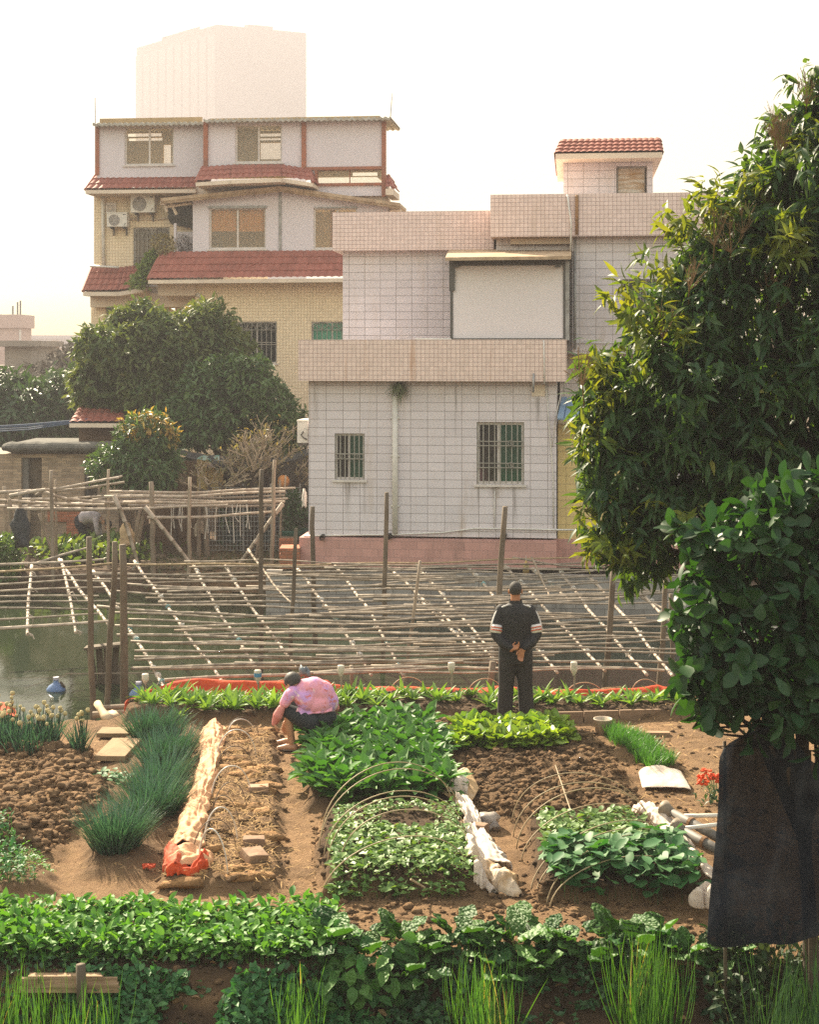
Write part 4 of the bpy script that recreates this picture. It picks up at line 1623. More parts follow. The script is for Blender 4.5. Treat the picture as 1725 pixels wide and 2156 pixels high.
# added yellow green leaves with sunlight put into their colour, left and upper side
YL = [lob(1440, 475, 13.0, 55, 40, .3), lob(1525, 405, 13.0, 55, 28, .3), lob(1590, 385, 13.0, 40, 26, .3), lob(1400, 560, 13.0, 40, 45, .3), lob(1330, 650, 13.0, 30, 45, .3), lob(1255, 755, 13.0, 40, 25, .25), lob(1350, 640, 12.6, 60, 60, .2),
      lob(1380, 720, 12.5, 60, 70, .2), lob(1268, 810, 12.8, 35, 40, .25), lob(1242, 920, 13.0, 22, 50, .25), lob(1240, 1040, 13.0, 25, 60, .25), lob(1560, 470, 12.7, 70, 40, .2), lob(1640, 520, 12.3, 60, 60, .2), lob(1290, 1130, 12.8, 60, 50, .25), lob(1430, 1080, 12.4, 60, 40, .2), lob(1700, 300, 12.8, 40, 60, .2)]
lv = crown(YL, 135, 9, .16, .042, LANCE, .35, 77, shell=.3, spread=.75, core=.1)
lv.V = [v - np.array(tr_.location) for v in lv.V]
lv.build('sunlit_tone_leaves', leafmat('sunlit_tone_leaf', (.060, .115, .024), (.15, .17, .03), .38, .5, .25, (2.2, 1.9, .4), 0), tr_)

# round leaved tree in front of it
Y = 10.4
L2 = [lob(1660, 1190, Y, 150, 140, .55), lob(1560, 1340, Y, 130, 150, .5), lob(1720, 1340, Y, 170, 180, .6), lob(1500, 1225, Y, 75, 70, .35), lob(1490, 1430, Y, 75, 75, .35),
      lob(1600, 1455, Y, 110, 75, .4), lob(1740, 1080, Y, 100, 110, .4), lob(1860, 1250, Y + .2, 170, 260, .7), lob(1500, 1150, Y, 50, 50, .3), lob(1475, 1330, Y, 40, 60, .3), lob(1500, 1465, Y, 50, 40, .3), lob(1655, 1070, Y, 65, 50, .3), lob(1720, 1500, Y, 140, 50, .4), lob(1575, 1130, Y, 70, 55, .35), lob(1760, 1065, Y, 80, 70, .4), lob(1840, 1040, Y, 80, 70, .4)]
bx = P(1712, HY, 10.6)
tree('round_leaved_tree', 'low tree with broad round glossy leaves above the black net', L2, (bx.x, 10.6, gz(bx.x, 10.6)), .06, 620, 7, .150, .088, OBOV, .15, M_ROUND, 5, core=.3, shell=.75, spread=.9, upm=.2, lump=(4, .4, 5))

# trees on the far bank
Y = 41.5
L3 = [lob(300, 760, Y, 140, 95, 1.6), lob(390, 715, Y, 115, 75, 1.5), lob(240, 800, Y, 92, 72, 1.3), lob(360, 820, Y, 130, 80, 1.6), lob(420, 665, Y - .5, 26, 22, .4), lob(300, 680, Y, 70, 32, .9), lob(450, 735, Y, 72, 60, 1.1), lob(215, 815, Y, 35, 30, .7)]
b0 = P(360, HY, Y)
tree('longan_tree', 'wide dense round tree in front of the yellow house', L3, (b0.x, Y, -.6), .28, 4200, 8, .25, .09, OVAL2, .55, M_LTREE, 31, core=.1, shell=.8, lump=(9, .33, 2))
Y = 39.5
L4 = [lob(515, 815, Y, 70, 60, 1.0), lob(430, 850, Y, 75, 70, 1.1), lob(490, 785, Y, 45, 40, .8), lob(565, 850, Y, 58, 60, .9), lob(420, 905, Y, 60, 45, .8), lob(600, 900, Y + .5, 50, 50, .8), lob(480, 880, Y, 70, 60, 1)]
b0 = P(470, HY, Y)
tree('bushy_tree', 'darker green bushy tree between the round tree and the tiled house', L4, (b0.x, Y, -.6), .16, 1700, 8, .22, .075, OVAL2, .5, M_LTREE2, 32, core=.12, shell=.8, lump=(7, .36, 3))
Y = 36.6
L5 = [lob(308, 920, Y, 52, 48, .6), lob(310, 980, Y, 62, 48, .7), lob(265, 970, Y, 38, 40, .5), lob(230, 980, Y + .5, 35, 35, .5), lob(325, 1015, Y, 40, 28, .5)]
b0 = P(300, HY, Y)
t = tree('young_tree', 'small bushy tree with orange young leaves on top beside the brick hut', L5, (b0.x, Y, -.6), .08, 800, 8, .19, .06, OVAL2, .6, M_LTREE2, 33, core=.15)
lv = crown([lob(308, 893, Y - .1, 48, 22, .5), lob(360, 915, Y - .2, 14, 14, .2)], 90, 6, .17, .055, OVAL2, .3, 34)
lv.V = [v - np.array(t.location) for v in lv.V]
lv.build('young_leaves', M_YTOP, t)
Y = 52
L6 = [lob(60, 850, Y, 110, 55, 2), lob(140, 830, Y, 60, 45, 1.5), lob(-30, 840, Y, 80, 60, 2), lob(100, 880, Y, 110, 50, 2), lob(20, 900, Y, 90, 50, 2)]
b0 = P(60, HY, Y)
tree('dark_tree', 'low dark hazy tree at the left edge behind the brick hut', L6, (b0.x, Y, -.6), .3, 1500, 8, .34, .13, OVAL2, .4, M_FTREE, 35, core=.1, lump=(7, .36, 4))
Y = 75
L7 = [lob(140, 790, Y, 40, 35, 2), lob(175, 770, Y, 40, 40, 2), lob(100, 800, Y, 40, 25, 2)]
b0 = P(150, HY, Y)
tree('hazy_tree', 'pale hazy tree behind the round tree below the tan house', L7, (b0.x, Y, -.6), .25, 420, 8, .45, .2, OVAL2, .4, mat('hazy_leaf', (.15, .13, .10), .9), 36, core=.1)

# bare branched tree with few leaves
Y = 37.6
b0 = P(522, 1030, Y)
t = empty('bare_tree', (b0.x, Y, -.6), 0, 'almost leafless tree with pale twigs and dark forked trunk behind the wire fence', 'tree')
mb, mt = MB(), MB()
rr = random.Random(5)
tips = []


def grow(p, d, ln, r_, dep, m1):
    q = p + d * ln
    mid = p.lerp(q, .5) + Vector((rr.uniform(-1, 1), rr.uniform(-1, 1), rr.uniform(-.5, .5))) * ln * .08
    (mb if dep > 2 else mt).tube([p, mid, q], [max(r_, .012), max(r_ * .85, .011), max(r_ * .7, .009)], 7 if dep > 2 else 4)
    if dep == 0:
        tips.append(q)
        return
    for k in range(3 if dep > 1 else 2):
        a = Vector((rr.uniform(-1, 1), rr.uniform(-1, 1), rr.uniform(-.25, .6)))
        grow(q, (d * .75 + a * .75).normalized(), ln * rr.uniform(.62, .85), r_ * .62, dep - 1, m1)


for k, (dx, dz) in enumerate(((-.45, .8), (.15, .9), (.5, .75))):
    grow(Vector((0, 0, .2)), Vector((dx, rr.uniform(-.2, .2), dz)).normalized(), .9, .11, 5, mb)
mb.tube([(0, 0, -.3), (0, 0, .35)], [.17, .12], 8)
mb.build('trunk', M_BARK, t, True)
mt.build('twigs', M_BARK2, t)
lv = Leaves()
n = 900
r = np.random.default_rng(3)
tp = np.array([tuple(q) for q in tips])
pk = tp[r.integers(0, len(tp), n)] + r.normal(0, .12, (n, 3))
lv.add(OVAL2, pk, r.normal(0, 1, (n, 3)) - np.array([0, 0, .5]), UP + r.normal(0, .5, (n, 3)), .11, .05)
lv.build('leaves', leafmat('sparse_leaf', (.14, .15, .06), (.26, .20, .09), .3), t)

# reeds / green bank plants at the far left
M_GRN = leafmat('bank_green', (.06, .13, .025), (.12, .20, .05), .35)
for nm, lb, px0, px1, py, Y, n, h in (('bank_weeds', 'bright green weeds on the far bank at the left edge', -40, 30, 1215, 33.6, 1500, 1.0),):
    r = np.random.default_rng(17)
    x = r.uniform(P(px0, 0, Y).x, P(px1, 0, Y).x, n)
    y = Y + r.uniform(-.2, 1.0, n)
    lv = Leaves()
    lv.add(leaf_t(3, 'oval', .1, .3), np.stack([x, y, -.75 + h * r.random(n)], -1), r.normal(0, .6, (n, 3)) + np.array([0, -.2, .5]), UP + r.normal(0, .4, (n, 3)), .13, .06)
    tag(lv.build(nm, M_GRN), lb, 'weeds', kind='stuff')
# far vegetable patch round the bending gardener
lv = Leaves()
r = np.random.default_rng(18)
for cx_, cy_, Yc, n, L_, sp in ((150, 1150, 36.4, 260, .26, .8), (200, 1128, 37.6, 160, .24, .7), (250, 1140, 36.2, 320, .2, .9), (110, 1160, 36.6, 120, .2, .6), (262, 1100, 38.2, 200, .16, .6)):
    p = P(cx_, cy_, Yc)
    pp = np.array([p.x, Yc, -.55]) + r.normal(0, 1, (n, 3)) * np.array([sp * .55, .5, 0])
    pp[:, 2] += r.random(n) * .35
    lv.add(OBOV, pp, r.normal(0, .7, (n, 3)) + np.array([0, 0, .6]), UP + r.normal(0, .4, (n, 3)), L_ * (.6 + .6 * r.random(n)), L_ * .45)
tag(lv.build('vegetable_patch', leafmat('far_greens', (.07, .15, .03), (.20, .28, .06), .3)), 'green vegetables growing round the bending gardener on the far bank', 'vegetables', kind='stuff')
# weeds, rubble on the far bank
lv = Leaves()
r = np.random.default_rng(19)
n = 2600
x = r.uniform(P(300, 0, 34).x, P(640, 0, 34).x, n)
y = r.uniform(32.6, 36.8, n)
z, _ = ground_h(x, y)
lv.add(OVAL2, np.stack([x, y, z + .12 * r.random(n)], -1), r.normal(0, .8, (n, 3)) + np.array([0, 0, .3]), UP + r.normal(0, .4, (n, 3)), .06 + .09 * r.random(n), .04)
tag(lv.build('bank_plants', leafmat('bank_weed', (.06, .085, .03), (.16, .13, .06), .25)), 'low weeds and dead leaves on the rubble bank under the far rack', 'weeds', kind='stuff')
mb = MB()
rr = random.Random(12)
for i in range(150):
    px, Yc = rr.uniform(300, 640), rr.uniform(32.4, 36.5)
    x = P(px, 0, Yc).x
    s = rr.uniform(.05, .16)
    mb.ball((x, Yc, gz(x, Yc) + s * .2), (s * 1.4, s, s * .6), 8, 0, .9, i)
tag(mb.build('rubble', mat('bank_rubble', (.20, .15, .10), .95, (.12, .09, .06), 9, .6, 20, .02)), 'broken stones and earth on the far bank', 'rubble', kind='stuff')
mb = MB()
for i, (px, py, Yc) in enumerate(((355, 1175, 33.4), (372, 1172, 33.5), (345, 1183, 33.3), (395, 1178, 33.3), (366, 1184, 33.2))):
    pass

# ------------------------------------------------------------------ garden rows
GREEN = dict(kale=leafmat('mustard_leaf', (.040, .125, .030), (.085, .195, .042), .25, .55, .3, (1.3, 1.5, .5), .15),
             ros=leafmat('lettuce_spear', (.10, .21, .03), (.19, .32, .07), .32, .5, .3, (1.4, 1.3, .5), .15),
             let=leafmat('lettuce', (.10, .21, .022), (.25, .36, .05), .35, .4, .45, (1.4, 1.3, .4), .12),
             tat=leafmat('savoy_leaf', (.020, .075, .018), (.075, .165, .035), .22, .55, .25, (1.4, 1.7, .4), .15),
             seed=leafmat('seedling', (.085, .18, .04), (.175, .275, .08), .28, .5, .35, (1.3, 1.3, .5), 0),
             squash=leafmat('squash_leaf', (.035, .13, .045), (.075, .18, .06), .25, .55, .3, (1.2, 1.5, .4), 0),
             front=leafmat('young_greens', (.055, .17, .030), (.14, .29, .05), .3, .58, .28, (1.3, 1.4, .4), 0),
             chive=leafmat('chive', (.018, .058, .038), (.085, .180, .115), .2, .4, .45, (1.1, 1.4, .7), 0),
             oats=leafmat('young_grass', (.055, .17, .025), (.09, .23, .035), .3, .4, .4, (1.3, 1.4, .4), 0),
             rice=leafmat('lemongrass', (.050, .155, .024), (.095, .225, .035), .3, .4, .4, (1.4, 1.3, .3), .12, dead=(.96, (.42, .34, .12))),
             weed=leafmat('low_weed', (.022, .070, .028), (.055, .12, .04), .25, .5, .35, None, 0),
             stem=mat('pale_stem', (.30, .38, .18), .6))


_sn = GREEN['tat'].node_tree
_vb = N(_sn, 'ShaderNodeTexVoronoi')
_vb.inputs['Scale'].default_value = 42
_sn.links.new(N(_sn, 'ShaderNodeTexCoord').outputs['Object'], _vb.inputs['Vector'])
bumpn(_sn, _sn.nodes['Principled BSDF'], mth(_sn, 'MULTIPLY', _vb.outputs['Distance'], -1.0), 1.0, .014)


def rosette(name, n, L, W, T, tilt, m_, seed, stem=.0, wob=.25):
    """leaves fanning from one crown; inner ones stand, outer ones lean"""
    r = np.random.default_rng(seed)
    lv = Leaves()
    k = np.arange(n)
    a = k * 2.399 + r.normal(0, .25, n)
    q = (k + .5) / n
    el = tilt[0] + (tilt[1] - tilt[0]) * q + r.normal(0, wob * .5, n)
    d = np.stack([np.cos(a) * np.cos(el), np.sin(a) * np.cos(el), np.sin(el)], -1)
    up = np.stack([-np.cos(a) * np.sin(el), -np.sin(a) * np.sin(el), np.cos(el)], -1) + r.normal(0, wob, (n, 3))
    base = np.stack([np.cos(a), np.sin(a), np.zeros(n)], -1) * .012 + d * stem * L
    ln = L * (.75 + .4 * r.random(n))
    lv.add(T, base, d, up, ln, W * (.75 + .5 * r.random(n)))
    if stem:
        lv.add(leaf_t(1, 'blade', 0, 0, 1), np.stack([np.cos(a), np.sin(a), np.zeros(n)], -1) * .008, d, up, ln * .0 + stem * L * 1.15, .012)
    return lv.mesh(name, m_)


def plant_row(name, label, cat, group, meshes, spots, seed, sc=(.85, 1.2), dz=0.0):
    rr = random.Random(seed)
    out = []
    for i, (x, y) in enumerate(spots):
        o = link(name, meshes[rr.randrange(len(meshes))], None, (x, y, gz(x, y) + dz), rr.uniform(0, 6.3))
        s = rr.uniform(*sc)
        o.scale = (s, s, s * rr.uniform(.9, 1.1))
        o.rotation_euler = (rr.uniform(-.12, .12), rr.uniform(-.12, .12), rr.uniform(0, 6.3))
        tag(o, label, cat, group)
        out.append(o)
    return out


def grid_spots(px_poly, dx, dy, jit, seed):
    """rows of planting holes inside a convex outline given on the photograph"""
    po = gp(*px_poly)
    rr = random.Random(seed)
    xs_ = [p[0] for p in po]
    ys_ = [p[1] for p in po]
    out = []
    y = min(ys_)
    k = 0
    while y < max(ys_):
        x = min(xs_) + (dx / 2 if k % 2 else 0)
        while x < max(xs_):
            a, b_ = x + rr.uniform(-jit, jit), y + rr.uniform(-jit, jit)
            if poly_d(np.array([a]), np.array([b_]), po)[0] > 0:
                out.append((a, b_))
            x += dx
        y += dy
        k += 1
    return out


SPEAR = leaf_t(5, 'lance', .16, .30)
BROAD = leaf_t(5, 'oval', .16, .32, 2, .05)
FRILL = leaf_t(5, 'obov', .10, .22, 4, .10)
SAVOY = leaf_t(9, 'obov', .02, .42, 6, .075)
OVALW = leaf_t(4, 'oval', .14, .3, 2, .03)

# pond-side row of spear leaved lettuce
ms = [rosette('spear_rosette', 14, .215, .052, SPEAR, (1.35, .45), GREEN['ros'], 50 + i) for i in range(5)]
sp = grid_spots(((295, 1488), (760, 1488), (760, 1518), (290, 1522)), .20, .22, .05, 1) + grid_spots(((690, 1486), (1440, 1484), (1440, 1510), (690, 1514)), .30, .26, .06, 2)
plant_row('spear_lettuce', 'upright spear leaved lettuce in the long dark bed along the pond', 'lettuce', 'spear leaved lettuces along the pond', ms, sp, 3, (.85, 1.25))
# mustard greens bed
ms = [rosette('mustard_plant', 15, .185, .095, BROAD, (1.25, .25), GREEN['kale'], 60 + i, .35) for i in range(5)]
sp = grid_spots(((650, 1558), (905, 1552), (945, 1702), (662, 1708)), .17, .17, .05, 4)
plant_row('mustard_greens', 'leafy dark mustard green plant in the bed behind the crouching gardener', 'greens', 'mustard greens in the middle bed', ms, sp, 5, (.95, 1.3), .02)
# lettuce heads
ms = [rosette('lettuce_head', 24, .20, .125, FRILL, (1.5, .30), GREEN['let'], 70 + i, 0, .3) for i in range(4)]
sp = grid_spots(((948, 1556), (1185, 1550), (1192, 1592), (955, 1598)), .20, .20, .05, 6)
plant_row('lettuce_head', 'bright yellow green lettuce head on the tilled plot by the standing man', 'lettuce', 'lettuce heads on the tilled plot', ms, sp, 7, (.95, 1.3), .01)
x_, y_ = G(1190, 1578).x, G(1190, 1578).y
plant_row('lettuce_head', 'single lettuce head at the right end, apart from the clump', 'lettuce', None, ms, [(x_, y_)], 8, (1, 1), .01)
# savoy row
ms = [rosette('savoy_plant', 9, .20, .150, SAVOY, (1.3, .35), GREEN['tat'], 80 + i, .25, .3) for i in range(5)]
sp = [(G(px, 2000, .0).x, 11.0 + dy) for px, dy in ((775, -.15), (840, .10), (905, -.05), (960, .12), (1020, -.02), (1085, .06), (1130, -.15), (1185, .03), (1240, -.1), (1295, .08), (1345, -.05), (1385, .12), (1430, -.1), (1520, -.15), (1150, .15), (870, -.2), (700, -.25), (1060, -.2))]
sp = [(x, y - .06) for x, y in sp]
plant_row('savoy_greens', 'dark crinkled leaf plant in the row along the edge of the front bank', 'greens', 'crinkled greens along the front bank', ms, sp, 9, (.85, 1.25), .04)

# seedlings: dense low carpet
r = np.random.default_rng(90)


def carpet(name, label, px_poly, n, h, L, W, T, m_, seed, elev=(.0, .5), holes=0.0, stems=True, cat='seedlings', lean=(.0, -.25, 0), pz=0.0):
    r = np.random.default_rng(seed)
    po = gp(*px_poly, z=pz)
    xs_ = [p[0] for p in po]
    ys_ = [p[1] for p in po]
    m = int(n * 2.5)
    x, y = r.uniform(min(xs_), max(xs_), m), r.uniform(min(ys_), max(ys_), m)
    keep = poly_d(x, y, po) + (fbm(x * 4, y * 4, seed) - .5) * .2 > 0
    if holes:
        keep &= fbm(x * 2.5, y * 2.5, seed + 5) > holes
    x, y = x[keep][:n], y[keep][:n]
    k = len(x)
    z, _ = ground_h(x, y, False)
    hh = h[0] + (h[1] - h[0]) * r.random(k) * (.6 + .7 * fbm(x * 3, y * 3, seed + 1))
    a = r.random(k) * 6.3
    el = r.uniform(elev[0], elev[1], k)
    d = np.stack([np.cos(a) * np.cos(el), np.sin(a) * np.cos(el), np.sin(el)], -1) + np.array(lean)
    lv = Leaves()
    lv.add(T, np.stack([x, y, z + hh], -1), d, UP + r.normal(0, .35, (k, 3)), L * (.65 + .6 * r.random(k)), W * (.7 + .5 * r.random(k)))
    if stems:
        j = r.random(k) < .5
        lv.add(leaf_t(1, 'blade', 0, 0, 1), np.stack([x, y, z], -1)[j], np.array([[0, 0, 1.]]), np.array([[0, -1., .2]]), hh[j], .008, .1)
    return tag(lv.build(name, m_), label, cat, kind='stuff')


carpet('seedling_carpet', 'pale green seedlings covering the hooped bed in the middle', ((700, 1745), (985, 1738), (1006, 1838), (694, 1843)), 1350, (.04, .11), .078, .056, OVAL2, GREEN['seed'], 91, pz=.21)
carpet('seedling_carpet', 'sparse seedlings at the back of the middle hooped bed', ((700, 1694), (965, 1690), (978, 1738), (700, 1745)), 420, (.03, .09), .058, .042, OVAL2, GREEN['seed'], 92, holes=.42, pz=.2)
carpet('squash_seedlings', 'small pale squash leaves at the back of the right hooped bed', ((1132, 1715), (1322, 1706), (1415, 1780), (1150, 1785)), 950, (.05, .14), .068, .055, ROUND, GREEN['seed'], 93, holes=.28, pz=.22)
carpet('squash_plants', 'big round squash leaves overflowing the front of the right hooped bed', ((1152, 1778), (1420, 1765), (1480, 1838), (1165, 1842)), 520, (.08, .26), .13, .12, ROUND, GREEN['squash'], 94, (-.3, .5), lean=(0, -.35, -.1), pz=.25)
carpet('young_greens', 'dense bed of fresh young greens along the front at the left', ((-260, 1915), (725, 1915), (715, 2005), (-330, 2012)), 5200, (.03, .18), .085, .050, OVALW, GREEN['front'], 95, (.1, 1.2), cat='greens', pz=.2)
carpet('corner_greens', 'low leafy plants in the left corner before the dug plot', ((-120, 1790), (20, 1785), (75, 1880), (-120, 1895)), 900, (.02, .16), .05, .03, OVAL2, GREEN['squash'], 96, (.0, 1.0), cat='greens')
carpet('bank_weeds', 'dark small weeds covering the front bank', ((-330, 2050), (1800, 2020), (2200, 2300), (-500, 2330)), 13000, (.0, .10), .055, .038, OVAL2, GREEN['weed'], 97, (.0, 1.0), .38, False, 'weeds')
carpet('path_weeds', 'green weeds at the foot of the left corner bed', ((20, 1790), (95, 1800), (110, 1880), (40, 1890)), 500, (.0, .05), .035, .02, OVAL2, GREEN['front'], 98, (.0, .8), .4, False, 'weeds')

# a broad leaved vine hanging over the bank
r = np.random.default_rng(71)
n = 130
lv = Leaves()
c = G(735, 2080, .0)
pp = np.array([c.x, 10.5, .02]) + r.normal(0, 1, (n, 3)) * np.array([.22, .12, .14])
lv.add(OVAL3, pp, r.normal(0, .6, (n, 3)) + np.array([0, -.6, -.2]), UP + np.array([0, -.6, 0]) + r.normal(0, .3, (n, 3)), .12, .085)
tag(lv.build('sweet_potato_vine', GREEN['tat']), 'broad leaved vine hanging over the bank between the greens and the crinkled row', 'vine')

# grass strip
carpet('grass_strip', 'narrow strip of bright young grass beside the right path', ((1268, 1545), (1305, 1542), (1432, 1622), (1365, 1635)), 3000, (.0, .01), .15, .010, leaf_t(3, 'blade', .1, .3, 1), GREEN['oats'], 99, (1.0, 1.5), 0, False, 'grass', (.0, 0, 0))


# chives
def blades(name, label, paths, m_, cat='chives', kind='stuff'):
    r = np.random.default_rng(101)
    lv = Leaves()
    for (px, py, rad, n, h) in paths:
        c = G(px, py)
        a = r.random(n) * 6.3
        q = np.sqrt(r.random(n)) * rad
        x, y = c.x + q * np.cos(a), c.y + q * np.sin(a)
        z, _ = ground_h(x, y, False)
        lean = q / rad * .5
        d = np.stack([np.cos(a) * lean + r.normal(0, .13, n), np.sin(a) * lean + r.normal(0, .13, n), np.ones(n)], -1)
        lv.add(leaf_t(5, 'blade', .25, .30, 2), np.stack([x, y, z], -1), d, np.stack([np.cos(a), np.sin(a), np.full(n, .3)], -1) * -1 + r.normal(0, .35, (n, 3)), 1.15 * h * (.5 + .6 * r.random(n)) * (1 - .12 * q / rad), .011)
    return tag(lv.build(name, m_), label, cat, None, kind)


blades('chives', 'long band of dark blue green chives along the left bed', [(305, 1560, .15, 330, .36), (345, 1558, .17, 360, .36), (372, 1600, .15, 330, .38), (330, 1615, .16, 320, .38), (352, 1660, .16, 340, .42), (315, 1690, .17, 350, .42), (340, 1720, .15, 300, .42), (300, 1740, .15, 300, .42)], GREEN['chive'])
blades('chives', 'separate round tuft of chives nearest the front greens', [(240, 1808, .14, 400, .44), (268, 1798, .11, 260, .42), (215, 1800, .09, 170, .40)], GREEN['chive'])
# flowering onions
M_UMBEL = mat('onion_flower', (.46, .38, .20), .9, (.34, .28, .13), 30)


def onion(name, label, px, py, n, rad, seed, group=None):
    rr = random.Random(seed)
    c = G(px, py)
    t = empty(name, (c.x, c.y, gz(c.x, c.y)), 0, label, 'onion', group)
    lv = Leaves()
    r = np.random.default_rng(seed)
    k = n * 9
    a = r.random(k) * 6.3
    q = np.sqrt(r.random(k)) * rad
    lv.add(leaf_t(4, 'blade', .25, .3, 2), np.stack([q * np.cos(a), q * np.sin(a), np.zeros(k)], -1), np.stack([np.cos(a) * .25 + r.normal(0, .2, k), np.sin(a) * .25 + r.normal(0, .2, k), np.ones(k)], -1), r.normal(0, 1, (k, 3)), .22 + .18 * r.random(k), .016)
    lv.build('leaves', GREEN['chive'], t)
    mb, ms_ = MB(), MB()
    for i in range(n):
        an, qq = rr.uniform(0, 6.3), rad * math.sqrt(rr.random())
        b_ = Vector((qq * cos(an), qq * sin(an), 0))
        e = b_ + Vector((rr.uniform(-.07, .07), rr.uniform(-.07, .07), rr.uniform(.30, .46)))
        ms_.tube([b_, b_.lerp(e, .5) + Vector((rr.uniform(-.015, .015), 0, 0)), e], [.006, .007, .004], 5)
        mb = MB()
        mb.ball(e, rr.uniform(.020, .030), 8, 0, .3, i)
        mb.build('flower_head', M_UMBEL, t, True)
    ms_.build('stalks', GREEN['chive'], t)
    return t


onion('flowering_onion', 'large clump of onions with pale round flower heads at the left edge', 45, 1592, 46, .42, 1)
onion('flowering_onion', 'small onion clump with a few tall flower heads beside the stone step', 168, 1600, 7, .07, 2)
onion('flowering_onion', 'low onion clump in the corner under the red cloth', -20, 1560, 20, .3, 3)

M_SHADEGRASS = leafmat('shade_toned_grass', (.022, .070, .024), (.045, .11, .03), .25, .55, .25, None, 0)  # shade by the net is put into this leaf colour
# tall grass clumps of the front bank
for i, (px, Yb, n, h, rad, lb) in enumerate(((1020, 10.25, 210, .72, .16, 'tall bright lemongrass clump in front of the middle of the crinkled row'), (1370, 10.3, 230, .74, .18, 'tall bright lemongrass clump left of the black net'),
                                         (625, 10.1, 90, .54, .15, 'sparse lemongrass clump rising below the front greens'), (60, 9.95, 170, .62, .28, 'wide lemongrass clump under the old board at the left'), (190, 9.95, 90, .54, .16, 'thin lemongrass clump right of the old board'),
                                         (1690, 10.0, 260, 1.0, .26, 'grass clump coloured dark to stand for shade under the black net at the right edge'))):
    r = np.random.default_rng(300 + i)
    x0 = P(px, 0, Yb).x
    a = r.random(n) * 6.3
    q = np.sqrt(r.random(n)) * rad
    lv = Leaves()
    lean = .05 + .62 * r.random(n) ** 1.6
    d = np.stack([np.cos(a) * lean, np.sin(a) * lean, np.ones(n)], -1)
    lv.add(leaf_t(7, 'blade', .18, .30, 2), np.stack([q * np.cos(a), q * np.sin(a), np.zeros(n)], -1), d, np.stack([-np.cos(a), -np.sin(a), np.full(n, .2)], -1) * -1 + r.normal(0, .3, (n, 3)), h * (.45 + .7 * r.random(n)), .014)
    o = lv.build('lemongrass', M_SHADEGRASS if i == 5 else GREEN['rice'], None, (x0, Yb, gz(x0, Yb)))
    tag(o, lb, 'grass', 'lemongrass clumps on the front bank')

# small green plant by the stone step, corn lily flowers
r = np.random.default_rng(44)
lv = Leaves()
for px, py in ((222, 1650), (240, 1655), (262, 1650), (228, 1640)):
    c = G(px, py)
    n = 14
    lv.add(ROUND, np.array([c.x, c.y, gz(c.x, c.y) + .05]) + r.normal(0, .06, (n, 3)) * np.array([1, 1, .3]), r.normal(0, 1, (n, 3)) * np.array([1, 1, .3]), UP, .07, .06)
tag(lv.build('ground_plant', GREEN['squash']), 'small round leaved plant on the soil in front of the stone step', 'plant')
c = G(1500, 1690)
t = empty('red_flower', (c.x, c.y, gz(c.x, c.y)), 0, 'orange red flowering plant beside the black net', 'flower')
mb = MB()
rr = random.Random(2)
mf = MB()
for k in range(6):
    e = Vector((rr.uniform(-.13, .06), rr.uniform(-.05, .05), rr.uniform(.24, .40)))
    mb.tube([(0, 0, 0), e * .5 + Vector((.02, 0, .02)), e], .006, 4)
    for j in range(9):
        cc = e + Vector((rr.uniform(-.05, .05), rr.uniform(-.04, .04), rr.uniform(-.03, .035)))
        mf.ball(cc, (.022, .02, .014), 6, 0, .8, j)
mb.build('stems', GREEN['stem'], t)
mf.build('petals', mat('orange_petal', (.72, .085, .015), .6, (.55, .05, .01), 20), t)
lv = Leaves()
n = 60
lv.add(OVAL2, r.normal(0, .07, (n, 3)) + np.array([0, 0, .12]), r.normal(0, 1, (n, 3)), UP, .07, .03)
lv.build('leaves', GREEN['weed'], t)

# fallen leaves on the front bank and brown grass under the net
r = np.random.default_rng(120)
n = 130
x, y = r.uniform(-3.2, 3.2, n), r.uniform(9.9, 10.9, n)
z, _ = ground_h(x, y)
lv = Leaves()
lv.add(OVAL3, np.stack([x, y, z + .03], -1), r.normal(0, 1, (n, 3)) * np.array([1, 1, .25]), UP + r.normal(0, .4, (n, 3)), .05 + .06 * r.random(n), .04)
tag(lv.build('fallen_leaves', leafmat('dry_leaf', (.26, .11, .035), (.30, .22, .12), .2, .8, .2, (1, 1, 1), 0)), 'brown and pale fallen leaves on the front bank', 'leaves', kind='stuff')
r = np.random.default_rng(121)
n = 900
x, y = r.uniform(2.25, 3.1, n), r.uniform(10.15, 10.9, n)
z, _ = ground_h(x, y)
lv = Leaves()
lv.add(leaf_t(3, 'blade', .2, .4, 1), np.stack([x, y, z], -1), np.stack([r.normal(0, .5, n), r.normal(0, .5, n), np.ones(n)], -1), r.normal(0, 1, (n, 3)), .10 + .22 * r.random(n), .010)
tag(lv.build('dry_grass', leafmat('brown_grass', (.13, .09, .045), (.07, .075, .03), .25, .8, .2, (1, 1, 1), 0)), 'brown dry grass along the foot of the black net', 'grass', kind='stuff')

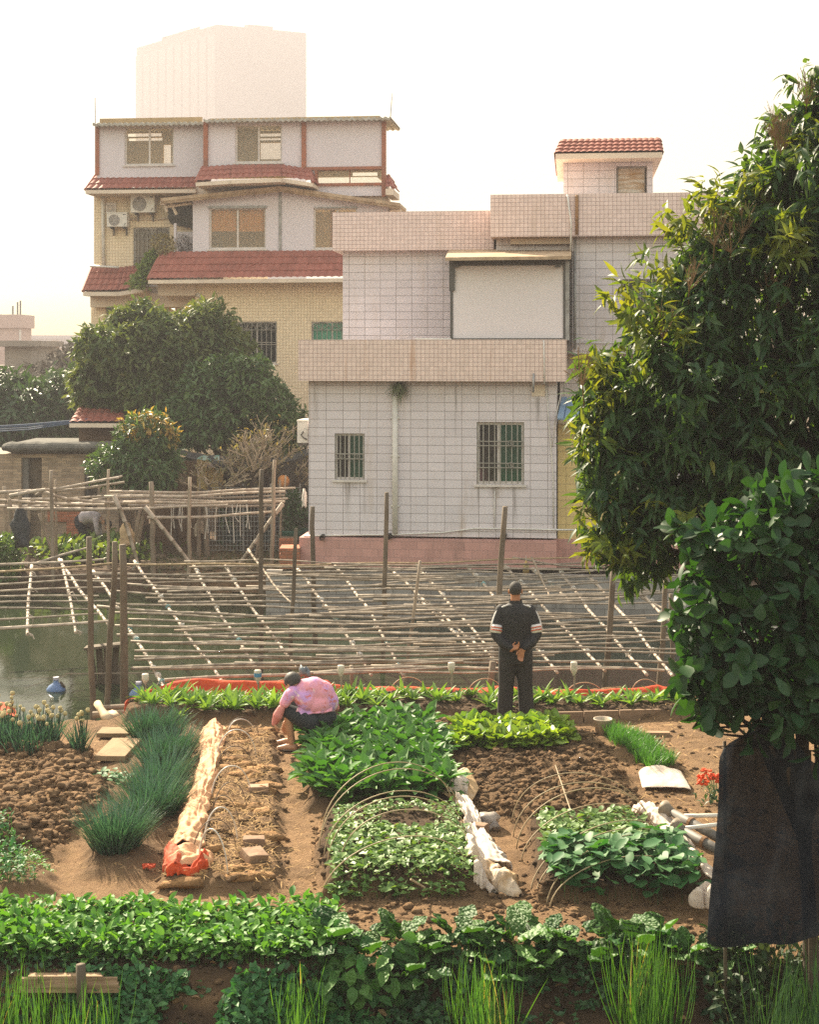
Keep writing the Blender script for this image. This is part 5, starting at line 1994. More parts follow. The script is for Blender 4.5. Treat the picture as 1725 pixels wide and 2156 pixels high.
# ground cover on the steep face of the bank
for lb, x0, x1, y0, y1, n, L_, th in (('thick green ground cover on the bank face below the young greens', -2.4, -.15, 9.95, 10.42, 3000, .075, .40), ('patches of ground cover on the bank face below the crinkled row', -.15, 2.5, 10.15, 10.95, 2600, .06, .50)):
    r = np.random.default_rng(int(n))
    x, y = r.uniform(x0, x1, n * 2), r.uniform(y0, y1, n * 2)
    k = fbm(x * 2.2, y * 2.2, 66) > th
    x, y = x[k][:n], y[k][:n]
    z, _ = ground_h(x, y, False)
    m_ = len(x)
    lv = Leaves()
    lv.add(OVAL3, np.stack([x, y, z + .10 * r.random(m_)], -1), r.normal(0, .7, (m_, 3)) + np.array([0, -.5, .35]), UP + np.array([0, -.5, 0]) + r.normal(0, .35, (m_, 3)), L_ * (.5 + .8 * r.random(m_)), L_ * .62)
    tag(lv.build('bank_creeper', GREEN['squash'] if n == 3000 else GREEN['weed']), lb, 'ground cover', kind='stuff')

r = np.random.default_rng(131)
n = 1500
x, y = r.uniform(2.15, 3.3, n), r.uniform(10.25, 10.95, n)
z, _ = ground_h(x, y, False)
lv = Leaves()
lv.add(OVAL3, np.stack([x, y, z + .42 * r.random(n) * (.3 + fbm(x * 3, y * 3, 8))], -1), r.normal(0, .8, (n, 3)) + np.array([0, -.3, .2]), UP + r.normal(0, .4, (n, 3)), .05 + .07 * r.random(n), .04)
tag(lv.build('shade_toned_weeds', leafmat('shade_toned_weed', (.018, .052, .022), (.05, .075, .03), .2, .6, .25, None, 0)), 'dark tangled weeds around the foot of the black net', 'weeds', kind='stuff')  # leaf greens darkened to paint in the shade round the net foot
# ================================================================== bamboo racks
M_BAM = mat('weathered_bamboo', (.34, .28, .215), .75, (.18, .145, .11), 6, .25, 40, .004, rnd=.22)
M_BAM2 = mat('fresh_bamboo', (.42, .30, .165), .6, (.28, .20, .11), 4, .15, 40, .004, rnd=.15)
M_BAM3 = mat('pale_bamboo', (.45, .375, .30), .75, (.28, .225, .175), 6, .2, 40, .004, rnd=.15)
M_POST = mat('dark_post_wood', (.15, .115, .08), .85, (.085, .065, .045), 7, .5, 25, .01, sc3=(1, 1, .3), rnd=.2)
M_POST2 = mat('grey_post_wood', (.29, .23, .17), .85, (.18, .14, .10), 7, .5, 25, .01, sc3=(1, 1, .3), rnd=.2)
M_TIE = mat('white_string', (.58, .55, .50), .7)
M_TIEB = mat('blue_string', (.20, .36, .36), .7)


def bamboo(pts, r0, seed, sag=.0):
    """tapering culm with node rings, a little crooked"""
    rr = random.Random(seed)
    pts = [Vector(p) for p in pts]
    dense, rad = [], []
    tot = sum((b_ - a).length for a, b_ in zip(pts[:-1], pts[1:]))
    step = .28
    nsteps = max(4, int(tot / step))
    ph = rr.uniform(0, 6)
    for i in range(nsteps + 1):
        t = i / nsteps
        d = t * tot
        acc = 0
        for a, b_ in zip(pts[:-1], pts[1:]):
            L = (b_ - a).length
            if d <= acc + L + 1e-6:
                p = a.lerp(b_, (d - acc) / L if L else 0)
                break
            acc += L
        w = .012 * min(1, tot / 3)
        p = p + Vector((0, w * sin(d * 1.7 + ph), w * sin(d * 2.3 + ph * 2) - sag * sin(pi * t)))
        q = r0 * (1.08 - .3 * t)
        if dense:
            e = (p - dense[-1]).normalized() * .012
            dense += [p - e, p, p + e * .2]
            rad += [q * .985, q * 1.10, q * .985]
        else:
            dense.append(p)
            rad.append(q)
    mb = MB()
    mb.tube(dense, rad, 7)
    return mb


def LY(py):
    return 5.13 / ((py - HY) / F + .04)


def LP(px, py, dz=0.0):
    Yq = LY(py)
    p = P(px, py, Yq)
    p.z += dz
    return p


TR = empty('bamboo_trellis', (0, 22, -1.05), 0, 'big lattice of lashed bamboo poles standing over the pond before the white house', 'trellis')
TO = Vector(TR.location)


def pole_part(root, name, pts, r0, seed, m_, o_):
    mb = bamboo(pts, r0, seed)
    mb.v = [tuple(Vector(v) - o_) for v in mb.v]
    return mb.build(name, m_, root, True)


# poles that run across, read off the photograph (1725 px frame)
ACROSS = [([(267, 1190), (617, 1192), (914, 1187), (1222, 1175)], 1), ([(188, 1211), (400, 1213), (914, 1204), (1200, 1201)], 0), ([(188, 1223), (617, 1228), (960, 1222), (1250, 1208)], 0),
          ([(267, 1233), (617, 1248), (1000, 1240), (1258, 1226)], 0), ([(233, 1248), (350, 1255), (720, 1263), (1050, 1258), (1300, 1242)], 0), ([(321, 1247), (700, 1240), (1000, 1232)], 2),
          ([(233, 1274), (540, 1280), (719, 1284), (1000, 1274), (1280, 1262)], 0), ([(333, 1271), (719, 1272), (880, 1266)], 2), ([(204, 1282), (375, 1294), (560, 1304), (719, 1295), (914, 1278), (1160, 1262), (1430, 1250)], 2),
          ([(238, 1292), (458, 1303), (719, 1297), (1000, 1292)], 0), ([(271, 1309), (540, 1318), (719, 1321), (900, 1316), (1100, 1305), (1395, 1300)], 0), ([(242, 1321), (583, 1336), (719, 1340), (880, 1336)], 0),
          ([(246, 1340), (540, 1346), (719, 1351), (960, 1346), (1180, 1330), (1420, 1308)], 2), ([(275, 1355), (540, 1362), (719, 1365), (940, 1354), (1250, 1343), (1420, 1350)], 0),
          ([(283, 1378), (540, 1376), (719, 1376), (900, 1370), (1210, 1361), (1440, 1352)], 0), ([(283, 1391), (540, 1389), (719, 1388), (1000, 1383), (1240, 1376), (1440, 1378)], 0),
          ([(275, 1411), (540, 1404), (719, 1400), (1000, 1394), (1300, 1398), (1440, 1402)], 2), ([(346, 1438), (600, 1426), (719, 1416), (960, 1412), (1200, 1410), (1400, 1418)], 2),
          ([(940, 1248), (1120, 1240), (1330, 1226), (1430, 1216)], 0), ([(1080, 1178), (1170, 1192), (1330, 1200), (1440, 1204)], 0), ([(960, 1228), (1120, 1222), (1330, 1210)], 0),
          ([(1100, 1276), (1250, 1266), (1400, 1252)], 2), ([(1110, 1320), (1280, 1312), (1420, 1310)], 0), ([(1112, 1338), (1290, 1338), (1440, 1340)], 0), ([(1120, 1362), (1300, 1368), (1440, 1372)], 0),
          ([(860, 1212), (1010, 1208), (1180, 1216)], 0), ([(560, 1213), (760, 1216), (960, 1212)], 0), ([(610, 1330), (800, 1326), (1010, 1316)], 0), ([(640, 1300), (820, 1290), (1040, 1284)], 0)]
for i, (pp, k) in enumerate(ACROSS):
    pole_part(TR, 'cross_pole', [LP(x, y, .03 + .006 * (i % 3)) for x, y in pp], (.018, .017, .023)[k], i, (M_BAM, M_BAM2, M_BAM)[k], TO)
rr = random.Random(99)
for i in range(44):
    y0_ = 1184 + 244 * (i + rr.random()) / 44
    x0_ = rr.uniform(260, 900)
    x1_ = min(1440, x0_ + rr.uniform(220, 800))
    pole_part(TR, 'cross_pole', [LP(x0_, y0_, .045), LP((x0_ + x1_) / 2, y0_ + rr.uniform(-6, 6), .05), LP(x1_, y0_ + rr.uniform(-16, 11), .045)], rr.uniform(.014, .022), 500 + i, (M_BAM, M_BAM, M_POST2)[i % 3], TO)
DOWN = [[(283, 1180), (346, 1265), (400, 1340), (467, 1428)], [(408, 1188), (458, 1280), (540, 1402)], [(475, 1190), (520, 1262), (626, 1402)], [(625, 1192), (720, 1318), (782, 1416)],
        [(706, 1188), (780, 1285), (850, 1418)], [(814, 1188), (905, 1270), (1050, 1392)], [(877, 1187), (960, 1283), (1040, 1372)], [(983, 1188), (1090, 1310), (1174, 1414)],
        [(1062, 1188), (1160, 1290), (1275, 1410)], [(1180, 1200), (1240, 1280), (1363, 1419)], [(1240, 1210), (1330, 1310), (1416, 1420)], [(271, 1318), (300, 1365), (346, 1442)], [(1330, 1230), (1440, 1330)],
        [(870, 1252), (930, 1300), (1000, 1374)], [(1120, 1195), (1200, 1262)], [(1290, 1196), (1345, 1250), (1440, 1300)]]
for i, pp in enumerate(DOWN):
    pole_part(TR, 'long_pole', [LP(x, y, -.02) for x, y in pp], .027, 100 + i, M_BAM3, TO)
pole_part(TR, 'brace_pole', [LP(523, 1178, .2), LP(575, 1235, .05), LP(616, 1278, .05)], .022, 140, M_POST2, TO)
pole_part(TR, 'brace_pole', [LP(1120, 1190, .15), LP(1160, 1262, .02)], .02, 141, M_POST2, TO)


def post(root, o_, xt, yt, xb, yb, Y, rad, m_, name='post', zb=-1.75, seed=0):
    a = P(xt, yt, Y)
    b_ = P(xb, yb, Y)
    k = (a.z - zb) / max(a.z - b_.z, .05)
    b2 = a + (b_ - a) * k
    rr = random.Random(seed + int(xt))
    mb = MB()
    n_ = 9
    pts = [b2.lerp(a, i / n_) + Vector((rr.uniform(-.012, .012), rr.uniform(-.012, .012), 0)) for i in range(n_ + 1)]
    mb.tube([p - o_ for p in pts], [rad * (1.12 - .2 * i / n_) for i in range(n_ + 1)], 9)
    return mb.build(name, m_, root, True)


for a in ((243, 1140, 226, 1480, 20.6, .042), (258, 1146, 263, 1490, 20.0, .052), (187, 1130, 195, 1500, 19.6, .040), (550, 988, 550, 1430, 25.0, .040), (624, 1112, 613, 1345, 24.0, .034), (657, 1066, 660, 1210, 28.0, .048),
          (815, 1036, 806, 1440, 25.5, .042), (1064, 1066, 1048, 1300, 25.0, .050), (885, 1180, 864, 1345, 23.0, .026), (1293, 1195, 1276, 1440, 22.0, .045), (1404, 1210, 1390, 1430, 21.6, .04), (1412, 1250, 1418, 1430, 22.6, .035),
          (1038, 1392, 1032, 1440, 19.9, .05), (740, 1400, 742, 1450, 20, .03)):
    post(TR, TO, *a, M_POST if a[5] > .033 else M_POST2, seed=5)
# string lashings
mb, mb2 = MB(), MB()
rr = random.Random(77)
for pp in DOWN:
    for k in range(6):
        t = rr.random()
        mb, mb2 = MB(), MB()
        i = min(int(t * (len(pp) - 1)), len(pp) - 2)
        f_ = t * (len(pp) - 1) - i
        x = pp[i][0] + (pp[i + 1][0] - pp[i][0]) * f_
        y = pp[i][1] + (pp[i + 1][1] - pp[i][1]) * f_
        c = LP(x, y, .0) - TO
        m_ = mb if rr.random() < .85 else mb2
        for q in range(3):
            e = Vector((rr.uniform(-.04, .04), rr.uniform(-.03, .03), rr.uniform(-.03, .05)))
            m_.tube([c - e, c + Vector((0, -.03, .02)), c + e], .007, 4)
        m_.tube([c + Vector((.035 * cos(a), -.01, .035 * sin(a))) for a in np.linspace(0, 6.28, 9)], .009, 4)
        if rr.random() < .4:
            m_.tube([c, c + Vector((rr.uniform(-.05, .05), -.03, -.03)), c + Vector((rr.uniform(-.1, .1), -.04, rr.uniform(-.12, -.02)))], .006, 4)
        m_.build('lashing', M_TIE if m_ is mb else M_TIEB, TR)

# second raft of poles at the left
T2 = empty('bamboo_trellis', (-4.2, 24, -1.05), 0, 'smaller left lattice of thin bamboo poles hanging over the open pond', 'trellis')
O2 = Vector(T2.location)
A2 = [([(-60, 1196), (0, 1193), (221, 1180)], 2), ([(-60, 1211), (0, 1208), (246, 1188)], 1), ([(-60, 1220), (0, 1218), (317, 1212)], 0), ([(-60, 1237), (0, 1235), (137, 1223), (233, 1228)], 0), ([(-60, 1250), (0, 1247), (221, 1239)], 0),
      ([(-60, 1260), (0, 1259), (208, 1257)], 0), ([(-60, 1274), (0, 1272), (229, 1267)], 0), ([(-60, 1284), (0, 1284), (204, 1285)], 0), ([(-60, 1310), (0, 1307), (208, 1296)], 0), ([(-60, 1330), (0, 1328), (233, 1310)], 2)]
for i, (pp, k) in enumerate(A2):
    pole_part(T2, 'cross_pole', [LP(x, y, .03) for x, y in pp], (.019, .021, .027)[k], 200 + i, (M_BAM, M_BAM2, M_BAM3)[k], O2)
for i, pp in enumerate(([(67, 1190), (60, 1260), (57, 1334)], [(129, 1178), (146, 1250), (160, 1328)], [(125, 1176), (160, 1230), (228, 1312)], [(196, 1200), (232, 1250), (252, 1282)])):
    pole_part(T2, 'long_pole', [LP(x, y, -.01) for x, y in pp], .030, 220 + i, M_BAM3, O2)
mb = MB()
for px, py in ((57, 1334), (160, 1328), (63, 1240), (148, 1250), (60, 1295), (66, 1205), (150, 1300), (185, 1262)):
    c = LP(px, py, .02) - O2
    mb = MB()
    for q in range(2):
        mb.tube([c, c + Vector((rr.uniform(-.06, .10), -.03, rr.uniform(-.04, .02))), c + Vector((rr.uniform(.02, .16), -.05, rr.uniform(-.14, -.03)))], [.012, .012, .008], 5)
    mb.build('lashing', M_BAM3, T2)

# far rack on the opposite bank
T3 = empty('bamboo_rack', (-4.5, 35, -.6), 0, 'far flat rack of many pale bamboo poles on stilts before the brick hut', 'rack')
O3 = Vector(T3.location)
rr = random.Random(6)
FAR = [[(-40, 1040), (120, 1028), (250, 1006)], [(95, 1036), (180, 1018), (258, 1002)], [(70, 1036), (170, 1030), (262, 1014)], [(-40, 1052), (80, 1058), (220, 1062)], [(-40, 1066), (100, 1064), (310, 1060)], [(20, 1068), (170, 1074), (310, 1070)],
       [(15, 1070), (100, 1072), (312, 1070), (480, 1062)], [(40, 1052), (130, 1050), (240, 1042)], [(230, 1042), (420, 1040), (540, 1032)], [(230, 1036), (430, 1036), (622, 1026)], [(220, 1046), (400, 1044), (600, 1034)], [(195, 1052), (300, 1050), (420, 1048), (600, 1044)],
       [(150, 1062), (320, 1052), (460, 1056), (606, 1050)], [(260, 1058), (400, 1058), (600, 1056)], [(330, 1062), (460, 1062), (597, 1058)], [(270, 1063), (420, 1066), (590, 1064)], [(90, 1034), (130, 1050), (190, 1056), (330, 1058)], [(20, 1050), (40, 1040), (90, 1030)],
       [(75, 1058), (160, 1062), (240, 1060)], [(310, 1090), (460, 1086), (585, 1077)], [(75, 1043), (95, 1030)], [(100, 1070), (200, 1052), (260, 1038)]]
for i, pp in enumerate(FAR):
    Yq = 34.2 + 2.4 * ((i * 7) % 10) / 10 if i not in (6, 19) else 34.1
    pole_part(T3, 'cross_pole', [P(x, y, Yq) for x, y in pp], .036, 300 + i, (M_BAM3, M_BAM)[i % 3 == 2], O3)
for a in ((108, 990, 112, 1190, 34.0, .045), (117, 1010, 120, 1190, 35.2, .03), (400, 1004, 398, 1190, 34.0, .042), (319, 1014, 322, 1190, 34.2, .06), (228, 988, 228, 1180, 34.8, .035), (42, 1030, 40, 1160, 35.4, .045), (20, 1050, 30, 1180, 34.4, .05), (62, 1050, 60, 1150, 36, .04), (10, 1023, 12, 1130, 36.5, .05),
          (578, 968, 572, 1190, 33.6, .045), (590, 1010, 592, 1120, 36, .03), (602, 1000, 598, 1100, 36.2, .025), (420, 1056, 418, 1160, 36, .05), (432, 1056, 436, 1160, 36.2, .06), (560, 1060, 545, 1140, 36, .04), (90, 1060, 92, 1150, 36.5, .05), (82, 1080, 104, 1145, 35, .04), (295, 1070, 280, 1160, 36, .05), (305, 1070, 290, 1150, 36.3, .05)):
    post(T3, O3, *a, M_POST2, name='stilt', zb=-.95, seed=9)
for pp, rd in (([(305, 1066), (350, 1120), (400, 1185)], .05), ([(240, 1042), (268, 1110), (290, 1186)], .05), ([(596, 1060), (560, 1110), (505, 1185)], .05), ([(20, 1044), (60, 1036), (96, 1030)], .045)):
    pole_part(T3, 'brace_pole', [P(x, y, 33.7) for x, y in pp], rd, 350 + int(pp[0][0]), M_BAM3, O3)
pole_part(T3, 'brace_pole', [P(60, 1190, 33.9), P(130, 1168, 33.8), P(190, 1152, 33.8)], .03, 380, M_BAM3, O3)
mb = MB()
for i in range(16):
    px = rr.uniform(360, 560)
    a = P(px, 1062, 34.3) - O3
    mb = MB()
    mb.tube([a, a + Vector((rr.uniform(-.05, .05), 0, -.3)), a + Vector((rr.uniform(-.08, .08), 0, -rr.uniform(.4, .9)))], .010, 4)
    mb.build('string', M_TIE, T3)

# wire mesh fence by the rack
h7 = Frame(530, 37.2, 1)
t = h7.root('wire_fence', 'square wire mesh fence behind the far rack', 'fence')
mb = MB()
u0, z1 = h7.at(440, 1026, 0)
u1, z0 = h7.at(632, 1158, 0)
n_ = 26
for i in range(n_ + 1):
    x = u0 + (u1 - u0) * i / n_
    mb.box(x - .006, x + .006, -.006, .006, z0, z1)
for i in range(14):
    z = z0 + (z1 - z0) * i / 13
    mb.box(u0, u1, -.020, -.0065, z - .006, z + .006)
mb.build('mesh', mat('galvanised_wire', (.34, .36, .36), .5, metal=.4), t)
mb = MB()
for px in (440, 512, 570, 632):
    x = h7.at(px, 1050, 0)[0]
    mb.tube([(x, .03, -.8), (x, .03, z1 + .1)], .025, 6)
mb.build('fence_post', M_METAL, t)
# dark water trough and plants behind the mesh
o = MB()
h7.rect(o, 470, 1118, 575, 1142, .4, 1.2)
tag(o.build('trough', mat('dark_trough', (.03, .05, .05), .6), None, False, h7.O, -h7.a), 'long dark trough behind the wire mesh fence', 'trough')
lv = Leaves()
r = np.random.default_rng(55)
n = 900
pp = np.array([tuple(h7.pt(a, b_, .35 + 1.2 * c)) for a, b_, c in zip(r.uniform(465, 640, n), r.uniform(1062, 1150, n), r.random(n))])
lv.add(OVAL2, pp, r.normal(0, 1, (n, 3)), UP + r.normal(0, .4, (n, 3)), .14, .07)
tag(lv.build('fence_plants', M_LTREE2, None, h7.O, -h7.a), 'dark green plants growing behind the wire mesh fence', 'plants', kind='stuff')

# green tub with a shrub
c = P(620, 1140, 36.2)
c.z = -.55
t = empty('planter_tub', c, 0, 'big dark green plastic tub with a shrub beside the tiled house', 'planter')
mb = MB()
mb.lathe([(.001, 0), (.30, 0), (.36, .45), (.38, .50), (.34, .50), (.32, .44), (.001, .44)], (0, 0, .18), 22)
mb.build('tub', mat('green_plastic', (.012, .075, .055), .45), t, True)
lv = Leaves()
n = 620
d = nrm(r.normal(0, 1, (n, 3)))
lv.add(OVAL2, np.array([-.03, 0, 1.15]) + d * np.array([.34, .3, .5]) * r.random((n, 1)) ** .5, d + r.normal(0, .5, (n, 3)), UP + r.normal(0, .4, (n, 3)), .13, .05)
lv.build('shrub', M_FTREE, t)
mb = MB()
mb.tube([(0, 0, .6), (.02, 0, 1.1), (-.05, 0, 1.5)], [.03, .02, .01], 6)
mb.build('stem', M_BARK, t)
mb = MB()
c = P(606, 1155, 35.6)
mb.box(c.x - .2, c.x + .22, 35.5, 35.9, -.75, .0)
tag(mb.build('brick_pier', M_REDBRICK), 'low red brick pier in front of the green tub', 'pier')
mb = MB()
for i in range(7):
    a, b_ = P(596, 1150 + 6 * i, 31.2), P(633, 1150 + 6 * i, 31.2)
    mb.box(a.x - .05 + .02 * (i % 2), b_.x, 30.9 - .0 * i, 31.5, a.z - .062, a.z)
tag(mb.build('brick_steps', M_REDBRICK), 'crumbling red brick edge at the left corner of the house footing', 'bricks')

# black shade net and green sheet over the yard
Y0 = 38.2
mb = MB()
A_ = []
for i in range(7):
    row = []
    for j in range(41):
        px = 355 + 300 * j / 40
        sag = 12 * sin(pi * min(1, (px - 355) / 150)) if px < 505 else 14 * sin(pi * (px - 505) / 150)
        py = 938 + (18 if px > 480 else 18 * (px - 355) / 125) + sag * .6 - (14 * max(0, (px - 580) / 75)) + i * (2.2 + 3.6 * math.exp(-((px - 500) / 40) ** 2))
        row.append(P(px, py + 1.2 * sin(j * 1.3 + i), Y0 - .12 * i + .1 * sin(j * .9)))
    A_.append(row)
mb.grid(A_)
tag(mb.build('shade_net', mat('black_net', (.028, .030, .032), .85, (.05, .05, .05), 8), None, True), 'black shade net sagging over the yard beside the tiled house', 'net')
mb = MB()
A_ = []
for i in range(4):
    row = []
    for j in range(31):
        px = 350 + 112 * j / 30
        py = 962 + 2.5 * i + 1.5 * sin(j * .8 + i) - 3 * (j / 30)
        if j > 24:
            py += (j - 24) * i * 1.6
        row.append(P(px, py, 38 - .16 * i))
    A_.append(row)
mb.grid(A_)
tag(mb.build('green_sheet', mat('green_sheeting', (.03, .17, .13), .5, (.32, .36, .32), 5), None, True), 'green plastic sheet over the brown shed door', 'sheet')

# hanging cloths and sack at the far rack
def hang(name, label, cat, px0, py0, px1, py1, Y, m_, seed, taper=.5, amp=.06):
    rr = random.Random(seed)
    A_ = []
    cx_ = (px0 + px1) / 2
    for i in range(13):
        t = i / 12
        row = []
        wd = (px1 - px0) * (.35 + .65 * min(1, t * 2.4)) * (1 - taper * max(0, t - .5))
        for j in range(18):
            a = 2 * pi * j / 18
            px = cx_ + wd / 2 * cos(a) + (t * 4) * (1 if taper > .4 else 0)
            py = py0 + (py1 - py0) * t + 3 * sin(a * 3 + seed) * t
            p = P(px, py, Y + .14 * sin(a) + amp * noise.noise(Vector((cos(a) * 2 + seed, sin(a) * 2, t * 5))))
            p.x += amp * noise.noise(Vector((a * 2, seed, t * 6)))
            row.append(p)
        A_.append(row)
    mb = MB()
    mb.grid(A_, 0, True)
    mb.poly(list(reversed(A_[0])))
    mb.poly(A_[-1])
    return tag(mb.build(name, m_, None, True), label, cat)


hang('black_cloth', 'crumpled black cloth hanging from a stilt at the left edge', 'cloth', 22, 1070, 62, 1150, 33.9, mat('black_cloth', (.022, .026, .03), .8, (.04, .045, .05), 12, .4, 20), 3)
hang('sack', 'tan sack hanging by its orange top under the far rack', 'sack', 252, 1100, 282, 1150, 34.2, mat('tan_sack', (.46, .33, .19), .9, (.34, .23, .13), 8, .3, 30), 8, .1)
hang('sack', 'pale sack tied to a stilt by the wire mesh fence', 'sack', 409, 1092, 436, 1126, 36.6, mat('pale_sack', (.46, .38, .29), .9, (.36, .29, .22), 8, .3, 30), 9, .0)
hang('white_cloth', 'white cloth hung up between the green tub and the house wall', 'cloth', 636, 1028, 646, 1066, 34.6, mat('white_cloth', (.62, .58, .53), .9), 11, .2, .03)
c = P(597, 1013, 37.4)
mb = MB()
mb.ball(c, (.16, .14, .17), 14, 0, .15, 3)
tag(mb.build('orange_bundle', mat('orange_cloth', (.60, .27, .09), .7, (.50, .22, .08), 5), None, True), 'round orange bundle beside the seated person', 'bundle')

# overhead cables
mb = MB()
for k, (y0, y1, m_) in enumerate(((903, 886, 0), (899, 884, 0), (907, 888, 0), (896, 882, 0))):
    mb.tube([P(-60, y0 + 4, 40), P(60, y0 - 3, 40), P(150, y1 + 3, 40), P(260, y1 - 6, 40.4)], .018, 5)
tag(mb.build('cable_bundle', mat('blue_cable', (.09, .13, .21), .6)), 'bundle of blue overhead cables crossing in front of the small red roof', 'cables')

# ================================================================== things in and by the water
def demijohn(label, px, py, zs=-1.05):
    Yq = (EYE - zs) * F / (py - HY)
    c = P(px, py, Yq)
    t = empty('water_bottle_float', (c.x, Yq, zs), 0, label, 'float', 'blue bottle floats on the pond')
    mb = MB()
    mb.lathe([(.001, -.10), (.15, -.09), (.155, .0), (.155, .02), (.12, .07), (.07, .105), (.042, .125), (.038, .20), (.042, .205), (.001, .21)], (0, 0, 0), 22)
    mb.build('bottle', mat('blue_plastic', (.17, .26, .46), .3, (.14, .22, .40), 3, trans=.2), t, True)
    mb = MB()
    mb.lathe([(.047, .17), (.05, .175), (.05, .215), (.001, .216)], (0, 0, 0), 16)
    mb.build('cap', mat('pale_cap', (.52, .50, .58), .5), t)
    mb = MB()
    mb.tube([(.12, 0, .02), (.13, -.05, .10), (.09, -.06, .14), (.14, 0, .05), (.12, .05, -.05)], .02, 6)
    mb.build('cord', M_POST, t)
    return t


demijohn('blue bottle float on the open pond at the left', 118, 1452)
demijohn('blue bottle float partly hidden behind the front corner posts', 292, 1462)
mb = MB()
mb.tube([P(138, 1418, 24), P(330, 1416, 24.5)], .012, 5)
mb.tube([P(0, 1427, 23.5), P(100, 1426, 23.5), P(138, 1420, 23.9)], .004, 4)
mb.tube([P(50, 1448, 22.3), P(110, 1430, 23), P(138, 1422, 23.9)], .004, 4)
tag(mb.build('float_line', M_POST2), 'thin pole and strings tied to the floats on the pond', 'line')
mb = MB()
c = P(225, 1420, 24.6)
for k in range(5):
    mb.obox((c.x + .12 * (k - 2), 24.6 + .06 * (k % 2), -.80), (.10, .05, .75), Matrix.Rotation(R(4 * (k - 2)), 3, 'Y'))
mb.obox((c.x, 24.55, -.40), (.7, .25, .04), Matrix.Rotation(R(-6), 3, 'Y'))
tag(mb.build('old_stump', M_POST), 'broken wooden stump standing in the pond behind the left posts', 'stump')
# mooring poles and foam rolls at the corner of the garden
for a_, b2_, rd, lb in ((P(196, 1504, 18.75), P(275, 1500, 18.7), .045, 'thicker grey pole lying along the water edge by the front posts'), (P(205, 1490, 19.1), P(272, 1486, 19.1), .035, 'thinner grey pole just behind the thick one at the water edge')):
    mb = MB()
    mb.tube([a_, b2_], rd, 8)
    tag(mb.build('edge_pole', M_POST2), lb, 'pole')
mb = MB()
mb.tube([P(205, 1480, 18.7), P(212, 1492, 18.6), P(222, 1508, 18.35), P(236, 1516, 18.2)], [.05, .045, .06, .065], 10)
mb.tube([P(236, 1505, 18.6), P(248, 1516, 18.3)], [.07, .07], 10)
tag(mb.build('foam_roll', mat('tan_foam', (.50, .38, .24), .8), None, True), 'tan foam rolls at the foot of the front posts', 'roll')

# bottles on sticks
M_BOT = mat('milky_bottle', (.62, .58, .50), .35, (.55, .50, .42), 6, trans=.25)


def stick_bottle(label, px, yt, yb, Yq, m_=None, w_=.045, name='bottle_marker', tilt=0):
    a, b_ = P(px, yt, Yq), P(px, yb, Yq)
    L = a.z - b_.z
    g = gz(a.x, Yq)
    g = max(g, -1.2)
    t = empty(name, (a.x, Yq, g), 0, label, 'bottle', 'plastic bottles upside down on sticks')
    z0 = b_.z - g
    mb = MB()
    mb.lathe([(.001, L), (w_ * .9, L), (w_, L * .95), (w_, L * .45), (w_ * .75, L * .25), (.016, L * .08), (.016, 0), (.001, 0)], (0, 0, z0), 14)
    o = mb.build('bottle', m_ or M_BOT, t, True)
    mb = MB()
    mb.tube([(0, 0, -.1), (.01, 0, z0 + L * .3)], .012, 6)
    mb.build('stick', M_POST2, t)
    mb = MB()
    mb.lathe([(w_ + .003, L * .55), (w_ + .003, L * .9)], (0, 0, z0), 14)
    return t


stick_bottle('milky bottle upside down on a stick right of the crouching gardener', 718, 1400, 1424, 18.85)
stick_bottle('milky bottle upside down on a stick left of the standing man', 951, 1394, 1418, 18.85)
stick_bottle('clear bottle upside down on a stick right of the standing man', 1209, 1393, 1422, 18.85)
stick_bottle('marked white bottle on a stick at the corner of the orange tarp', 306, 1418, 1440, 18.9)
t = stick_bottle('bottle with a blue label on a stick behind the spear lettuces', 543, 1410, 1438, 18.9)
mb = MB()
mb.lathe([(.0485, .0), (.0485, .05)], (0, 0, 0), 14)
bb = KIDS[t.name][0]
zc = max(v.co.z for v in bb.data.vertices) * .8
mb.v = [(x, y, z + zc) for x, y, z in mb.v]
mb.build('bottle_label', mat('blue_label', (.06, .20, .34), .5), t, True)
c = LP(1108, 1190, .0)
t = empty('hanging_bottle', c, 0, 'yellow bottle hanging from the trellis right of the standing man', 'bottle')
mb = MB()
mb.lathe([(.001, .09), (.018, .09), (.02, .06), (.055, .03), (.058, -.14), (.001, -.15)], (0, 0, 0), 14)
mb.build('bottle', mat('yellow_bottle', (.60, .36, .06), .4, (.55, .45, .25), 4, trans=.25), t, True)
mb = MB()
mb.tube([(0, 0, .06), (0, 0, .18)], .004, 4)
mb.build('string', M_TIE, t)

# small bag of grey plastic on the pole end above the gardener
c = P(640, 1412, 19.3)
mb = MB()
mb.ball(c, (.06, .05, .07), 10, 0, 1.0, 2)
mb.ball(c + Vector((.05, 0, -.04)), (.05, .04, .06), 10, 0, 1.0, 5)
tag(mb.build('plastic_bag', mat('grey_plastic', (.22, .25, .28), .4, trans=.2), None, True), 'crumpled grey plastic bag on the pole end above the crouching gardener', 'bag')

# ================================================================== covers, tarps and tools in the garden


def drape(A_, name, m_, root=None, o_=None, thick=.012):
    mb = MB()
    o_ = o_ or Vector()
    mb.grid([[Vector(p) - o_ for p in r_] for r_ in A_])
    o = mb.build(name, m_, root, True)
    so_ = o.modifiers.new('t', 'SOLIDIFY')
    so_.thickness = thick
    ss = o.modifiers.new('s', 'SUBSURF')
    ss.levels = ss.render_levels = 1
    return o


